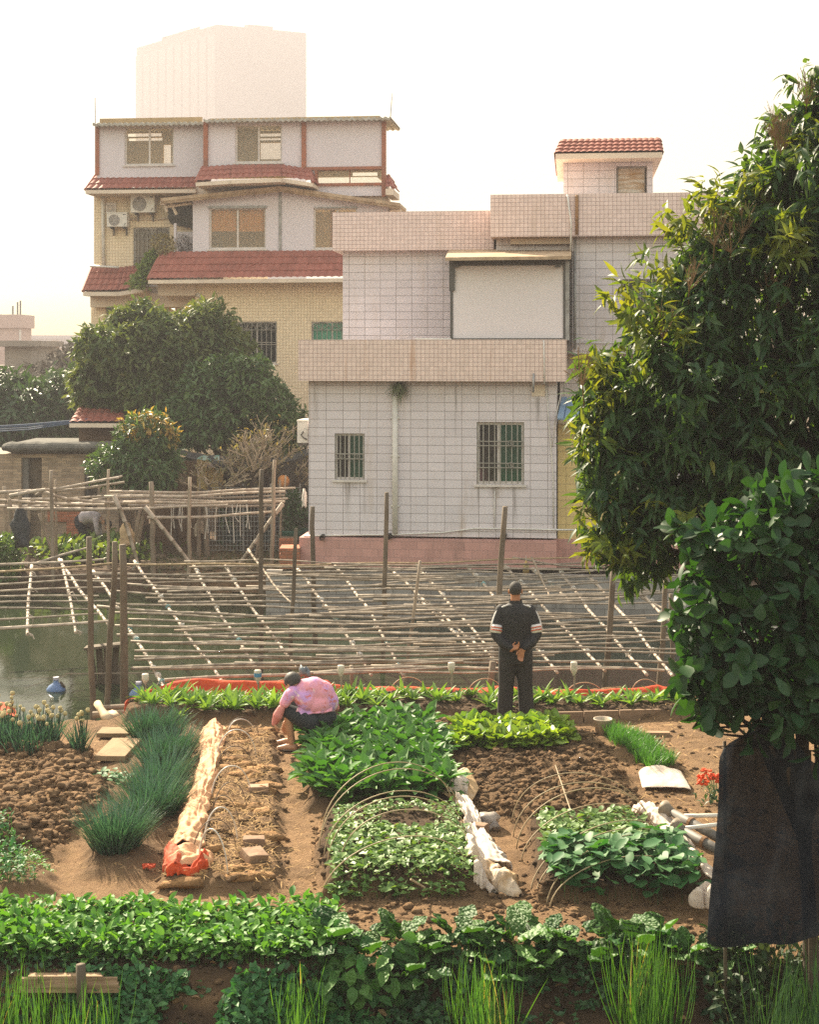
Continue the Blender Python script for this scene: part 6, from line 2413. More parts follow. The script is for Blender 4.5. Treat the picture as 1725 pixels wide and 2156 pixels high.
def cloth_roll(path, name, m_, root, seed, amp=.35, n=26, per=.10, z0=.0, o_=Vector(), crump=1.0):
    """path: (px, py, half width m, height m) on the ground: a long crumpled roll of cloth"""
    pts = []
    for i in range(len(path) - 1):
        for k in range(16):
            t = k / 16
            a, b_ = path[i], path[i + 1]
            pts.append([a[q] + (b_[q] - a[q]) * t for q in range(4)])
    pts.append(list(path[-1]))
    C = [Vector((G(p[0], p[1]).x, G(p[0], p[1]).y, 0)) for p in pts]
    A_ = []
    for i, p in enumerate(pts):
        d = (C[min(i + 1, len(C) - 1)] - C[max(i - 1, 0)]).normalized()
        sd_ = Vector((d.y, -d.x, 0))
        row = []
        for j in range(n + 1):
            a = pi * j / n
            f1 = noise.noise(Vector((i * .10 + seed, j * .20, seed)))
            f2 = noise.noise(Vector((i * .045 + seed, j * .55 + i * .03, seed + 4)))
            f3 = noise.noise(Vector((i * .22, j * .12 + seed, 9)))
            w_ = p[2] * (1 + .45 * f3)
            h_ = p[3] * (1 + amp * f1 * .7 + amp * .6 * f2)
            off = sd_ * (-cos(a) * w_) + Vector((0, 0, sin(a) ** .7 * h_ + .01))
            q = C[i] + off
            q.z += gz(q.x, q.y) + z0
            # crumples: sharp ridges at two sizes
            c1 = 1 - 2 * abs(noise.noise(q * 8 + Vector((seed, 0, 0))))
            c2 = 1 - 2 * abs(noise.noise(q * 19 + Vector((0, seed, 0))))
            nv = off.normalized()
            q += nv * crump * (.030 * (c1 - .4) + .012 * (c2 - .4) + (.022 * sin(j * 1.9 + 2.5 * noise.noise(Vector((i * .08, j * .2, seed)))) if crump < 1 else 0)) * min(1, p[2] / .1) * (.25 + sin(a))
            row.append(q)
        A_.append(row)
    return drape(A_, name, m_, root, o_)


def cloth_mat(name, c1, c2, c3=None, f3=(.6, .7), trans=.15, sc=7, bsc=22):
    m, nt, b = nodes(name)
    c = mixc(nt, ramp(nt, noise_n(nt, sc, 4), .35, .65), c1, c2)
    if c3:
        c = mixc(nt, ramp(nt, noise_n(nt, 3.2, 4), *f3), c, c3)
    nt.links.new(c, b.inputs['Base Color'])
    b.inputs['Roughness'].default_value = .8
    bumpn(nt, b, noise_n(nt, bsc, 5), .5, .02)
    tr = N(nt, 'ShaderNodeBsdfTranslucent')
    nt.links.new(c, tr.inputs['Color'])
    mx = N(nt, 'ShaderNodeMixShader')
    mx.inputs[0].default_value = trans
    nt.links.new(b.outputs[0], mx.inputs[1])
    nt.links.new(tr.outputs[0], mx.inputs[2])
    nt.links.new(mx.outputs[0], nt.nodes['Material Output'].inputs[0])
    return m


M_ORCLOTH = cloth_mat('faded_orange_cloth', (.66, .385, .21), (.60, .32, .165), (.62, .25, .12), (.66, .80))
M_ORANGE = cloth_mat('orange_tarp', (.66, .085, .012), (.52, .055, .008), None, trans=.3)
M_RED = cloth_mat('salmon_cloth', (.62, .13, .06), (.56, .09, .03), None, trans=.25)
M_WCLOTH = cloth_mat('white_cover', (.66, .56, .48), (.60, .50, .42), None, trans=.2, bsc=14)
M_DIRTYC = cloth_mat('dirty_cover', (.52, .35, .19), (.44, .28, .14), (.62, .50, .38), (.5, .65))

c0 = G(400, 1690)
t = empty('row_cover', (c0.x, c0.y, .1), 0, 'long crumpled faded orange cloth gathered along the left bed', 'cloth')
Oc = Vector(t.location)
cloth_roll([(440, 1538, .07, .10), (446, 1556, .13, .11), (448, 1580, .12, .08), (442, 1615, .10, .09), (433, 1660, .11, .08), (420, 1705, .105, .10), (408, 1750, .11, .09), (394, 1795, .13, .10), (388, 1822, .16, .09)], 'cloth', M_ORCLOTH, t, 2, .42, 34, o_=Oc)
# its loose orange end
for nm, path, mm, sd_ in (('cloth_end', [(394, 1832, .14, .10), (398, 1850, .19, .11), (402, 1862, .17, .05)], M_ORCLOTH, 7), ('orange_end', [(352, 1806, .03, .06), (360, 1826, .06, .12), (366, 1850, .08, .12), (370, 1868, .06, .07)], M_RED, 5),
                          ('orange_end', [(350, 1868, .05, .05), (378, 1866, .06, .07), (404, 1868, .05, .05), (425, 1858, .05, .09), (432, 1844, .04, .10)], M_ORANGE, 8)):
    cloth_roll(path, nm, mm, t, sd_, .7, 18, o_=Oc)
cloth_roll([(462, 1536, .05, .06), (478, 1541, .05, .05), (492, 1545, .03, .03)], 'cloth_end', M_ORCLOTH, t, 11, .5, 12, o_=Oc)

# white cover of the middle bed
c0 = G(1000, 1770)
t = empty('row_cover', (c0.x, c0.y, .1), 0, 'white net cover twisted along the right side of the middle hooped bed', 'cloth')
Oc = Vector(t.location)
cloth_roll([(974, 1712, .075, .12), (984, 1732, .085, .12), (995, 1755, .085, .12), (1002, 1778, .09, .11), (1014, 1800, .12, .11), (1024, 1822, .16, .10), (1034, 1848, .18, .09)], 'cloth', M_WCLOTH, t, 21, .4, 28, z0=.07, o_=Oc, crump=.28)
cloth_roll([(948, 1694, .09, .12), (966, 1696, .11, .15), (988, 1697, .09, .12)], 'knot', M_WCLOTH, t, 23, .3, 16, z0=.04, o_=Oc, crump=.28)
a, b_, c, d = [G(x, y) for x, y in ((928, 1700), (965, 1655), (1010, 1690), (988, 1712))]
A_ = []
for i in range(9):
    row = []
    for j in range(9):
        u_, v_ = j / 8, i / 8
        p = b_.lerp(c, u_).lerp(a.lerp(d, u_), v_)
        p.z = gz(p.x, p.y) + .05 + .10 * (1 - v_) * sin(pi * u_) + .02 * noise.noise(Vector((i * .9, j * .9, 2)))
        row.append(p)
    A_.append(row)
drape(A_, 'flap', M_DIRTYC, t, Oc)
for nm, path, mm, sd_ in (('cover_end', [(990, 1862, .05, .10), (1006, 1852, .08, .16), (1028, 1852, .11, .15), (1046, 1862, .10, .13)], M_DIRTYC, 24), ('cover_end', [(1040, 1862, .08, .12), (1062, 1872, .12, .19), (1080, 1882, .07, .10), (1098, 1888, .03, .03)], M_DIRTYC, 27), ('cover_end', [(998, 1880, .05, .10), (1018, 1880, .07, .12), (1040, 1884, .05, .06)], M_WCLOTH, 29)):
    cloth_roll(path, nm, mm, t, sd_, .35, 20, o_=Oc, crump=.28)
# cover of the right bed
c0 = G(1430, 1800)
t = empty('row_cover', (c0.x, c0.y, .1), 0, 'pinkish white cover bunched along the right side of the squash bed', 'cloth')
Oc = Vector(t.location)
cloth_roll([(1352, 1722, .10, .11), (1368, 1735, .12, .14), (1388, 1748, .11, .14), (1408, 1768, .11, .11), (1432, 1790, .10, .12), (1456, 1822, .10, .10), (1474, 1850, .11, .12), (1488, 1880, .12, .12)], 'cloth', M_WCLOTH, t, 31, .5, 22, z0=.04, o_=Oc, crump=.28)
cloth_roll([(1462, 1908, .05, .08), (1472, 1918, .08, .14), (1492, 1916, .10, .18), (1515, 1918, .10, .14)], 'cover_end', M_WCLOTH, t, 33, .6, 16, z0=.06, o_=Oc, crump=.28)
# orange tarp along the pond edge
pts = [(262, 1502), (300, 1478), (345, 1462), (385, 1452), (440, 1450), (520, 1455), (600, 1453), (660, 1450), (705, 1446), (770, 1456), (850, 1455), (920, 1454), (985, 1456), (1045, 1452), (1120, 1462), (1200, 1460), (1260, 1456), (1340, 1456), (1385, 1450), (1420, 1452)]
A_ = []
dense = []
for i in range(len(pts) - 1):
    for k in range(6):
        q = k / 6
        dense.append((pts[i][0] + (pts[i + 1][0] - pts[i][0]) * q, pts[i][1] + (pts[i + 1][1] - pts[i][1]) * q))
for i, (x, y) in enumerate(dense):
    row = []
    Yq = 19.15 if x > 330 else 18.2 + .95 * max(0, (x - 255) / 75)
    w_ = .55 + .45 * noise.noise(Vector((i * .11, 3, 1))) + (.5 if x < 640 else 0)
    top = P(x, y, Yq).z + .08 - (.055 + .05 * noise.noise(Vector((i * .13, 7, 2))) if x > 690 else 0)
    for j in range(10):
        s_ = j / 9
        zz_ = top + .03 + (.035 if x < 640 else 0) - abs(s_ - .5) * 2 * (.10 + .10 * w_) + .035 * noise.noise(Vector((i * .35, j * .7, 5)))
        row.append(Vector((P(x, y, Yq).x + .03 * noise.noise(Vector((i * .4, j, 1))), Yq - .16 + .34 * s_ + .03 * noise.noise(Vector((i * .3, j * .5, 8))), zz_)))
    A_.append(row)
o = drape(A_, 'edge_tarp', M_ORANGE, None)
tag(o, 'orange red tarp lying along the pond edge behind the spear lettuces', 'tarp')
A_ = []
for i in range(8):
    row = []
    for j in range(10):
        px, py = -40 + 75 * j / 9, 1484 + 26 * i / 7 - 6 * sin(pi * j / 9) + 14 * max(0, (j - 6) / 3) * (1 - i / 7)
        p = P(px, py, 17.6 - .1 * i)
        p.z += .03 * noise.noise(Vector((i, j, 4)))
        row.append(p)
    A_.append(row)
tag(drape(A_, 'red_cloth', M_ORANGE), 'piece of orange red cloth behind the onions at the left edge', 'cloth')
mb = MB()
c = G(312, 1845)
rr = random.Random(8)
for k in range(5):
    mb.tube([(c.x + rr.uniform(-.06, .06), c.y + rr.uniform(-.05, .05), gz(c.x, c.y) + .02 + .02 * rr.random()) for _ in range(5)], .009, 5)
tag(mb.build('orange_string', M_RED), 'tangle of orange string on the soil left of the orange cloth end', 'string')

# hoops
M_HOOP = mat('hoop_cane', (.40, .31, .19), .6, (.28, .21, .12), 8)
M_HOOPW = mat('white_hoop', (.58, .53, .47), .4, (.46, .42, .37), 5)
M_HOOPD = mat('dark_hoop', (.12, .085, .06), .6)


def hoop(a, b_, h, name, label, group, m_, r0=.008, lean=0.0, seed=0):
    p, q = G(*a), G(*b_)
    p.z, q.z = gz(p.x, p.y) - .04, gz(q.x, q.y) - .04
    base = (p + q) / 2
    rr = random.Random(seed)
    pts = []
    for i in range(25):
        t = i / 24
        th = pi * t
        v = p.lerp(q, .5 - .5 * cos(th) * (1 - .06 * sin(th)))
        v.z += h * sin(th) ** .85
        v.y += lean * sin(th)
        pts.append(v - base)
    mb = MB()
    mb.tube(pts, [r0 * (1.1 - .45 * i / 24) for i in range(25)], 6)
    return tag(mb.build(name, m_, None, True, tuple(base)), label, 'hoop', group)


MID = [((676, 1890), (985, 1866), .43), ((716, 1852), (1000, 1815), .50), ((690, 1845), (990, 1800), .58), ((682, 1830), (985, 1776), .56), ((672, 1812), (975, 1745), .65), ((676, 1778), (958, 1722), .64)]
for i, (a, b_, h) in enumerate(MID):
    hoop(a, b_, h, 'bed_hoop', '%s cane hoop from the front over the middle seedling bed' % ORD[i], 'cane hoops over the middle bed', M_HOOP, .0055, -.05, i)
RGT = [((1157, 1910), (1468, 1860), .38), ((1150, 1904), (1432, 1802), .42), ((1127, 1882), (1420, 1790), .41), ((1117, 1868), (1408, 1776), .42), ((1097, 1808), (1380, 1758), .44), ((1087, 1783), (1376, 1752), .53), ((1080, 1757), (1376, 1756), .55), ((1078, 1731), (1374, 1754), .56)]
for i, (a, b_, h) in enumerate(RGT):
    hoop(a, b_, h, 'bed_hoop', '%s cane hoop from the front over the right squash bed' % ORD[i], 'cane hoops over the squash bed', M_HOOP, .0055, -.04, 20 + i)
LFT = [((418, 1850), (480, 1868), .40, 1), ((405, 1830), (498, 1815), .36, 0), ((430, 1800), (500, 1790), .36, 1), ((440, 1765), (505, 1770), .36, 0), ((448, 1740), (520, 1725), .34, 0), ((445, 1700), (528, 1690), .34, 1), ((450, 1660), (535, 1650), .36, 0), ((455, 1620), (540, 1612), .36, 1), ((470, 1580), (545, 1565), .30, 0), ((480, 1560), (538, 1548), .22, 1)]
for i, (a, b_, h, k) in enumerate(LFT):
    hoop(a, b_, h, 'bed_hoop', '%s thin hoop from the front on the straw covered left bed' % ORD[i], 'thin hoops on the straw bed', (M_HOOPD, M_HOOPW)[k], (.005, .008)[k], -.04, 40 + i)
for i, (a, b_, h) in enumerate((((560, 1460), (650, 1452), .22), ((820, 1462), (900, 1458), .26), ((985, 1458), (1060, 1456), .24), ((1190, 1462), (1270, 1460), .2), ((1330, 1458), (1400, 1455), .26))):
    hoop(a, b_, h, 'bed_hoop', '%s thin hoop from the left behind the spear lettuces' % ORD[i], 'thin hoops along the pond', M_HOOP, .006, 0, 60 + i)
mb = MB()
mb.tube([G(1170, 1700) + Vector((0, 0, .42)), G(1216, 1758) + Vector((0, 0, .05))], .007, 6)
tag(mb.build('cane', M_HOOP), 'short straight cane leaning at the back of the right hooped bed', 'cane')
mb = MB()
mb.tube([G(865, 1850, .2), G(895, 1868, .1)], .009, 6)
tag(mb.build('cane', M_HOOP), 'short cane lying on the front face of the middle bed', 'cane')

# stones and bricks
def stone(name, label, px, py, size, rz, m_, seed, z=0.0, tilt=0.0, cat='brick', group=None):
    c = G(px, py)
    bm = bmesh.new()
    bmesh.ops.create_cube(bm, size=1)
    for v in bm.verts:
        v.co = Vector((v.co.x * size[0], v.co.y * size[1], v.co.z * size[2]))
    bmesh.ops.bevel(bm, geom=bm.edges[:], offset=min(size) * .07, segments=1, affect='EDGES')
    bmesh.ops.subdivide_edges(bm, edges=[e for e in bm.edges if e.calc_length() > min(size) * .5], cuts=2, use_grid_fill=True)
    for v in bm.verts:
        v.co += Vector((noise.noise(v.co * 14 + Vector((seed, 0, 0))), noise.noise(v.co * 14 + Vector((0, seed, 5))), noise.noise(v.co * 14 + Vector((3, 0, seed))))) * min(size) * .10
    me = bpy.data.meshes.new(name)
    bm.to_mesh(me)
    bm.free()
    me.materials.append(m_)
    o = link(name, me, None, (c.x, c.y, gz(c.x, c.y) + size[2] * .42 + z))
    o.rotation_euler = (tilt, tilt * .6, rz)
    return tag(o, label, cat, group)


M_BRK = mat('dusty_brick', (.36, .24, .16), .9, (.26, .16, .10), 8, .5, 40, .005)
M_STONE = mat('brown_stone', (.26, .17, .11), .9, (.19, .12, .08), 6, .5, 30, .008)
stone('brick', 'broken brick tilted on the front end of the straw bed', 535, 1838, (.20, .16, .08), .7, M_BRK, 1, .02, .25, group='bricks beside the straw bed')
stone('brick', 'half brick lying on the straw bed just behind the tilted one', 535, 1800, (.19, .11, .075), .1, M_STONE, 2, 0, 0, group='bricks beside the straw bed')
stone('brick', 'brick at the right side of the straw bed halfway back', 545, 1687, (.20, .12, .06), .1, M_BRK, 3, 0, 0, group='bricks beside the straw bed')
stone('stone', 'long brown stone weighing down the white cover', 996, 1772, (.28, .10, .08), -.45, M_STONE, 4, .12, 0, 'stone')
stone('stone_step', 'flat pale stone step on the left path', 250, 1590, (.34, .75, .06), -.06, mat('sandy_slab', (.30, .20, .11), .9, (.24, .155, .085), 3, .4, 20), 5, .02, 0, 'step')
stone('stone_step', 'second flat slab behind the stone step by the chives', 245, 1548, (.40, .30, .05), -.03, mat('sandy_slab_dark', (.27, .185, .10), .9, (.21, .14, .075), 3, .4, 20), 6, .02, 0, 'step')
c = G(1017, 1738)
mb = MB()
mb.ball((c.x, c.y, gz(c.x, c.y) + .07), (.13, .10, .10), 14, 0, .7, 4)
mb.ball((c.x + .05, c.y - .05, gz(c.x, c.y) + .04), (.10, .08, .06), 12, 0, .9, 6)
tag(mb.build('plastic_bag', mat('clear_plastic', (.48, .42, .37), .35, (.40, .34, .30), 8, .6, 25, .02, trans=.3), None, True), 'crumpled clear plastic bag on the path beside the white cover', 'bag')
# white sack lying on the soil
A_ = []
for i in range(9):
    row = []
    for j in range(14):
        u_, v_ = j / 13, i / 8
        a, b_ = G(1345 + 8 * v_, 1634 + 26 * v_), G(1435 + 22 * v_, 1632 + 32 * v_)
        p = a.lerp(b_, u_)
        p.z = gz(p.x, p.y) + .03 + .045 * (sin(pi * u_) ** .5) * (sin(pi * min(1, v_ * .8 + .15)) ** .6) + .02 * noise.noise(Vector((i, j * .5, 7)))
        row.append(p)
    A_.append(row)
tag(drape(A_, 'white_sack', M_WCLOTH), 'flat white woven sack lying on the soil beyond the squash bed', 'sack')

# planks edging the pond-side bed
for i, (x0, y0, x1, y1) in enumerate(((1155, 1519, 1230, 1518), (1231, 1518, 1305, 1516), (1306, 1516, 1394, 1514))):
    a, b_ = G(x0, y0), G(x1, y1)
    mb = MB()
    L = (b_ - a).length
    mb.box(0, L - .01, 0, .04, -.06, .115 + .004 * i)
    o = mb.build('edging_plank', mat('edging_wood_%d' % i, (.25, .17, .11), .9, (.17, .11, .07), 5, .3, 30, sc3=(.3, 4, 4)), None, False, tuple(a), math.atan2(b_.y - a.y, b_.x - a.x))
    tag(o, ('edging plank nearest the standing man along the pond bed', 'middle edging plank in the row of three right of the man', 'edging plank at the right end of the pond bed')[i], 'plank', 'edging planks of the pond bed')
a, b_ = G(705, 1516), G(950, 1517)
mb = MB()
mb.tube([a + Vector((0, 0, .05)), b_ + Vector((0, 0, .04))], .03, 8)
tag(mb.build('edging_pole', M_BAM), 'bamboo pole edging the pond bed behind the mustard greens', 'pole')
mb = MB()
a, b_ = G(1362, 1548), G(1412, 1549)
mb.box(a.x, b_.x, a.y, a.y + .09, gz(a.x, a.y), gz(a.x, a.y) + .045)
tag(mb.build('plank', mat('short_plank', (.30, .20, .12), .9)), 'short plank lying on the path right of the grass strip', 'plank')
# bucket
c = G(1270, 1548)
t = empty('bucket', (c.x, c.y, gz(c.x, c.y)), 0, 'dirty white bucket at the far end of the grass strip', 'bucket')
mb = MB()
mb.lathe([(.001, 0), (.085, 0), (.105, .17), (.112, .175), (.112, .185), (.1, .185), (.085, .04), (.001, .04)], (0, 0, 0), 20)
mb.build('pail', mat('dirty_white_plastic', (.46, .38, .30), .6, (.36, .28, .2), 9), t, True)
mb = MB()
mb.tube([(.105 * cos(a), .105 * sin(a), .175 + .0 * a) for a in np.linspace(pi, 2 * pi, 12)], .004, 4)
mb.build('handle', M_METAL, t)
# wilted lettuce leaves on the soil
lv = Leaves()
r = np.random.default_rng(66)
for px, py in ((1060, 1567), (1095, 1570), (1078, 1564), (1030, 1575)):
    c = G(px, py)
    n = 7
    lv.add(FRILL, np.array([c.x, c.y, gz(c.x, c.y) + .03]) + r.normal(0, .05, (n, 3)) * np.array([1, 1, .2]), r.normal(0, 1, (n, 3)) * np.array([1, 1, .2]), UP, .13, .09)
tag(lv.build('wilted_leaves', leafmat('wilted', (.52, .44, .16), (.60, .52, .26), .3)), 'pale wilted lettuce leaves thrown on the tilled soil', 'leaves', kind='stuff')

# watering spouts and white rods behind the net
def spout(label, a, b_, za, zb):
    p, q = G(*a), G(*b_)
    p.z, q.z = za, zb
    t = empty('watering_spout', p, 0, label, 'watering spout', 'grey watering spouts beside the black net')
    d = q - p
    mb = MB()
    mb.tube([d * .05, d * .5, d], [.035, .042, .045], 12)
    mb.build('tube', mat('dull_grey_tube', (.17, .16, .145), .6, (.11, .10, .09), 9), t, True)
    mb = MB()
    u_ = d.normalized()
    mb.tube([u_ * .06, u_ * -.02, u_ * -.06, u_ * -.065], [.034, .06, .078, .02], 16)
    mb.build('rose', mat('brassy_rose', (.24, .19, .13), .6, (.14, .12, .10), 8), t, True)
    mb = MB()
    mb.tube([d * .38, d * .38 + u_ * .03], [.053, .053], 12)
    mb.build('collar', mat('rusty_collar', (.22, .12, .06), .8), t)
    return t


spout('grey watering spout whose rose points left, the farther one by the net', (1408, 1755), (1530, 1800), .22, .12)
spout('grey watering spout whose rose points left, the nearer one by the net', (1432, 1800), (1560, 1840), .24, .10)
mb = MB()
mb.tube([G(1436, 1758) + Vector((0, 0, .18)), G(1540, 1756) + Vector((0, 0, .18))], .020, 8)
tag(mb.build('white_rod', M_PVC, None, True), 'white plastic rod above the farther watering spout', 'rod')
mb = MB()
mb.tube([G(1438, 1800) + Vector((0, 0, .24)), G(1540, 1788) + Vector((0, 0, .24))], .020, 8)
tag(mb.build('white_rod', M_PVC, None, True), 'white plastic rod above the nearer watering spout', 'rod')

# black shade net on stakes
Yn = 10.15
t = empty('black_net', P(1600, 2000, Yn), 0, 'black shade net hung on stakes below the round leaved tree', 'net')
On = Vector(t.location)
m, nt, b = nodes('black_mesh')
b.inputs['Base Color'].default_value = (.022, .024, .028, 1)
b.inputs['Roughness'].default_value = .9
b.inputs['Specular IOR Level'].default_value = .08
nn = noise_n(nt, 2.2, 5)
wv = noise_n(nt, 160, 2, sc3=(1, 1, 1))
bumpn(nt, b, wv, .6, .004)
nt.links.new(mixc(nt, ramp(nt, nn, .4, .75), (.010, .013, .018), (.052, .056, .062)), b.inputs['Base Color'])  # grey sheen put into the base colour as pale mottling
tr = N(nt, 'ShaderNodeBsdfTransparent')
mx = N(nt, 'ShaderNodeMixShader')
nt.links.new(mth(nt, 'MULTIPLY', ramp(nt, wv, .45, .60), .05), mx.inputs[0])
nt.links.new(b.outputs[0], mx.inputs[1])
nt.links.new(tr.outputs[0], mx.inputs[2])
nt.links.new(mx.outputs[0], nt.nodes['Material Output'].inputs[0])
A_ = []
for i in range(33):
    v_ = i / 32
    row = []
    for j in range(34):
        u_ = j / 33
        lx = 1514 - 20 * v_ + 5 * sin(v_ * 5) + 62 * (1 - math.sqrt(max(0, 1 - (max(0, .13 - v_) / .13) ** 2)))
        px = lx + (1860 - lx) * u_
        yt = 1534 + 16 * max(0, .10 - u_) / .10 + (70 * sm(.25, .5, u_) - 5 * sin(u_ * 7))
        yb = 1980 + 10 * sin(u_ * 5 + .6) + 5 * sin(u_ * 17)
        py = yt + (yb - yt) * v_
        dpt = .20 * noise.noise(Vector((u_ * 4 + v_ * .8, v_ * 1.6, 2))) * 1.4 + .10 * noise.noise(Vector((u_ * 11 + v_ * 2, v_ * 2.2, 4))) + .03 * sin(u_ * 60 + v_ * 4) * (1 - v_)
        row.append(P(px, py, Yn + dpt + .25 * u_) - On)
    A_.append(row)
mb = MB()
mb.grid(A_)
mb.build('net_sheet', m, t, True)
mb = MB()
for px, yt in ((1526, 1560), (1705, 1580)):
    a = P(px, yt, Yn + .30) - On
    mb.tube([(a.x, a.y, a.z), (a.x + .01, a.y, gz(P(px, 0, Yn).x, Yn + .2) - On.z - .1)], .013, 7)
mb.build('stake', M_POST, t, True)

# old board held by a stake at the front left
Yb = 10.28
c = P(145, 2062, Yb)
t = empty('old_board', (c.x, Yb, c.z - .09), 0, 'weathered fluted board held by a stake at the edge of the front greens', 'board')
mb = MB()
w0, w1 = P(40, 0, Yb).x - c.x, P(252, 0, Yb).x - c.x
prof = [(.0, .0), (.01, .03), (.0, .05), (.012, .08), (.0, .10)]
mb.box(w0, w1, 0, .03, .0, .035)
mb.box(w0 + .02, w1 - .01, -.006, .03, .037, .066)
mb.box(w0 + .01, w1 - .02, .004, .03, .068, .10)
mb.box(w0 + .06, w1 - .12, .01, .07, .102, .112)
mb.build('board', mat('weathered_white_wood', (.40, .27, .17), .85, (.18, .11, .06), 5, .4, 25, .008, sc3=(.6, 5, 5)), t)
mb = MB()
x = P(176, 0, Yb).x - c.x
mb.tube([(x - .01, -.05, .22), (x, -.06, .05), (x + .01, -.06, -.35)], [.034, .036, .038], 7)
mb.build('stake', M_POST, t, True)
# ================================================================== people
M_SKIN = mat('tanned_skin', (.42, .18, .085), .5, (.34, .14, .065), 12, spec=.35)
M_SKIN2 = mat('skin', (.46, .25, .14), .5, (.40, .21, .115), 12, spec=.35)
M_HAIR = mat('black_hair', (.035, .032, .030), .6, (.055, .05, .045), 40, .5, 120, .004)
M_EYE = mat('eye_dark', (.03, .02, .015), .2)
M_JACKET = mat('black_jacket', (.022, .022, .022), .75, (.016, .016, .017), 5, .35, 9, .02)
M_TROUSERS = mat('charcoal_trousers', (.030, .027, .025), .85, (.022, .020, .019), 5, .35, 9, .02)
M_STRIPE = mat('white_stripe', (.74, .70, .66), .7)
M_STRIPER = mat('red_stripe', (.55, .12, .06), .7)
M_SHOE = mat('dark_shoe', (.03, .025, .02), .6)


def ell(mb, rings, n=20):
    """loft of (centre, rx, ry) rings with capped ends, rings level"""
    A_ = []
    for c, rx, ry in rings:
        A_.append([(c[0] + rx * cos(2 * pi * j / n), c[1] + ry * sin(2 * pi * j / n), c[2]) for j in range(n)])
    mb.grid(A_, 0, True)
    mb.poly([Vector(p) for p in reversed(A_[0])])
    mb.poly([Vector(p) for p in A_[-1]])


def chain(mb, pts, rad, n=12):
    """a limb with ball joints: tube plus spheres"""
    mb.tube(pts, rad, n)
    for p, r_ in zip(pts, rad):
        mb.ball(p, r_ * .99, n)


def hand(mb, wrist, d, nrm_v, s=1.0, curl=.6, thumb=1):
    """palm, five unequal curled fingers and a thumb leaving the side of the palm"""
    w = Vector(wrist)
    d = Vector(d).normalized()
    nv = Vector(nrm_v)
    nv = (nv - d * nv.dot(d)).normalized()
    sd_ = d.cross(nv)
    M = Matrix((sd_, d, nv)).transposed()
    mb.ball(w + d * .05 * s, (.001, .001, .001), 4)
    # palm as an oriented rounded slab made of four overlapping rods
    for k in range(4):
        o = sd_ * (k - 1.5) * .019 * s
        mb.tube([w + o * .6 + d * .0, w + o + d * .085 * s], [.016 * s, .0145 * s], 8)
        mb.ball(w + o + d * .085 * s, .0145 * s, 8)
    for k, L in enumerate((.068, .078, .073, .056)):
        o = sd_ * (k - 1.5) * .020 * s
        p = w + o + d * .085 * s
        dd = d.copy()
        r_ = .0092 * s
        for seg in range(3):
            ax = (dd * cos(curl * (.7 + .2 * seg)) + nv * sin(curl * (.7 + .2 * seg))).normalized()
            q = p + ax * L * s * (.42, .33, .25)[seg]
            mb.tube([p, q], [r_, r_ * .92], 7)
            mb.ball(q, r_ * .95, 8)
            dd = ax
            nv2 = nv - dd * nv.dot(dd)
            p = q
            r_ *= .92
    p = w + sd_ * thumb * .030 * s + d * .018 * s
    q = p + (sd_ * thumb * .6 + d * .8 + nv * .35).normalized() * .042 * s
    e = q + (d * .85 + nv * .6 + sd_ * thumb * .1).normalized() * .034 * s
    mb.tube([w + d * .01 * s, p, q, e], [.015 * s, .0125 * s, .0115 * s, .009 * s], 8)
    mb.ball(q, .0115 * s, 8)
    mb.ball(e, .009 * s, 8)


def head(mb, c, f, up, s=1.0):
    """skull, jaw, nose, ears, brow; returns the head's frame"""
    f, up = Vector(f).normalized(), Vector(up).normalized()
    rt = f.cross(up).normalized()
    up = rt.cross(f)
    c = Vector(c)

    def pt(x, y, z):
        return c + (rt * x + f * y + up * z) * s

    def blob(x, y, z, rx, ry, rz, n=16):
        k = len(mb.v)
        mb.ball((0, 0, 0), (rx, ry, rz), n)
        for i in range(k, len(mb.v)):
            v = mb.v[i]
            mb.v[i] = tuple(pt(x + v[0], y + v[1], z + v[2]))
    blob(0, -.012, .028, .076, .094, .088, 20)
    blob(0, .030, -.030, .062, .062, .078, 16)
    blob(0, .058, -.075, .036, .034, .030, 12)
    blob(0, .096, -.012, .012, .020, .024, 10)
    blob(0, .100, -.026, .017, .014, .011, 10)
    blob(0, .082, .016, .052, .014, .010, 10)
    for sx in (-1, 1):
        blob(sx * .079, -.004, -.008, .011, .020, .032, 12)
        blob(sx * .034, .076, -.020, .020, .018, .016, 10)
    blob(0, .088, -.056, .024, .012, .006, 8)
    blob(0, .086, -.066, .022, .013, .007, 8)
    return pt


def eyes(pt, root, s, hide=None):
    mb = MB()
    for sx in (-1, 1):
        mb.ball(pt(sx * .031, .081, .002), .010 * s, 10)
    mb.build('eyes', M_EYE, root, True)


def hair(pt, root, s, style='short', m_=None):
    mb = MB()
    n, mrow = 22, 14
    A_ = []
    for i in range(mrow):
        th = (0.02 + .60 * i / (mrow - 1)) * pi
        row = []
        for j in range(n):
            ph = 2 * pi * j / n
            x, y, z = sin(th) * cos(ph), sin(th) * sin(ph), cos(th)
            fr = max(0, y)
            lim = .76 - .42 * fr ** 1.0 if style == 'short' else .66 - .26 * fr
            th2 = (.02 + lim * i / (mrow - 1)) * pi
            x, y, z = sin(th2) * cos(ph), sin(th2) * sin(ph), cos(th2)
            k = 1.0 + .02 * noise.noise(Vector((x * 9, y * 9, z * 9)))
            g = .002 if style == 'short' else .014
            row.append(pt(x * (.076 + g) * k, -.012 + y * (.094 + g) * k, .028 + z * (.088 + g) * k))
        A_.append(row)
    mb.grid(A_, 0, True)
    mb.poly(list(reversed(A_[0])))
    if style == 'bun':
        for k in range(1):
            c = pt(0, -.125, .045)
            mb.ball(c, .032 * s, 12)
    o = mb.build('hair', m_ or M_HAIR, root, True)
    return o


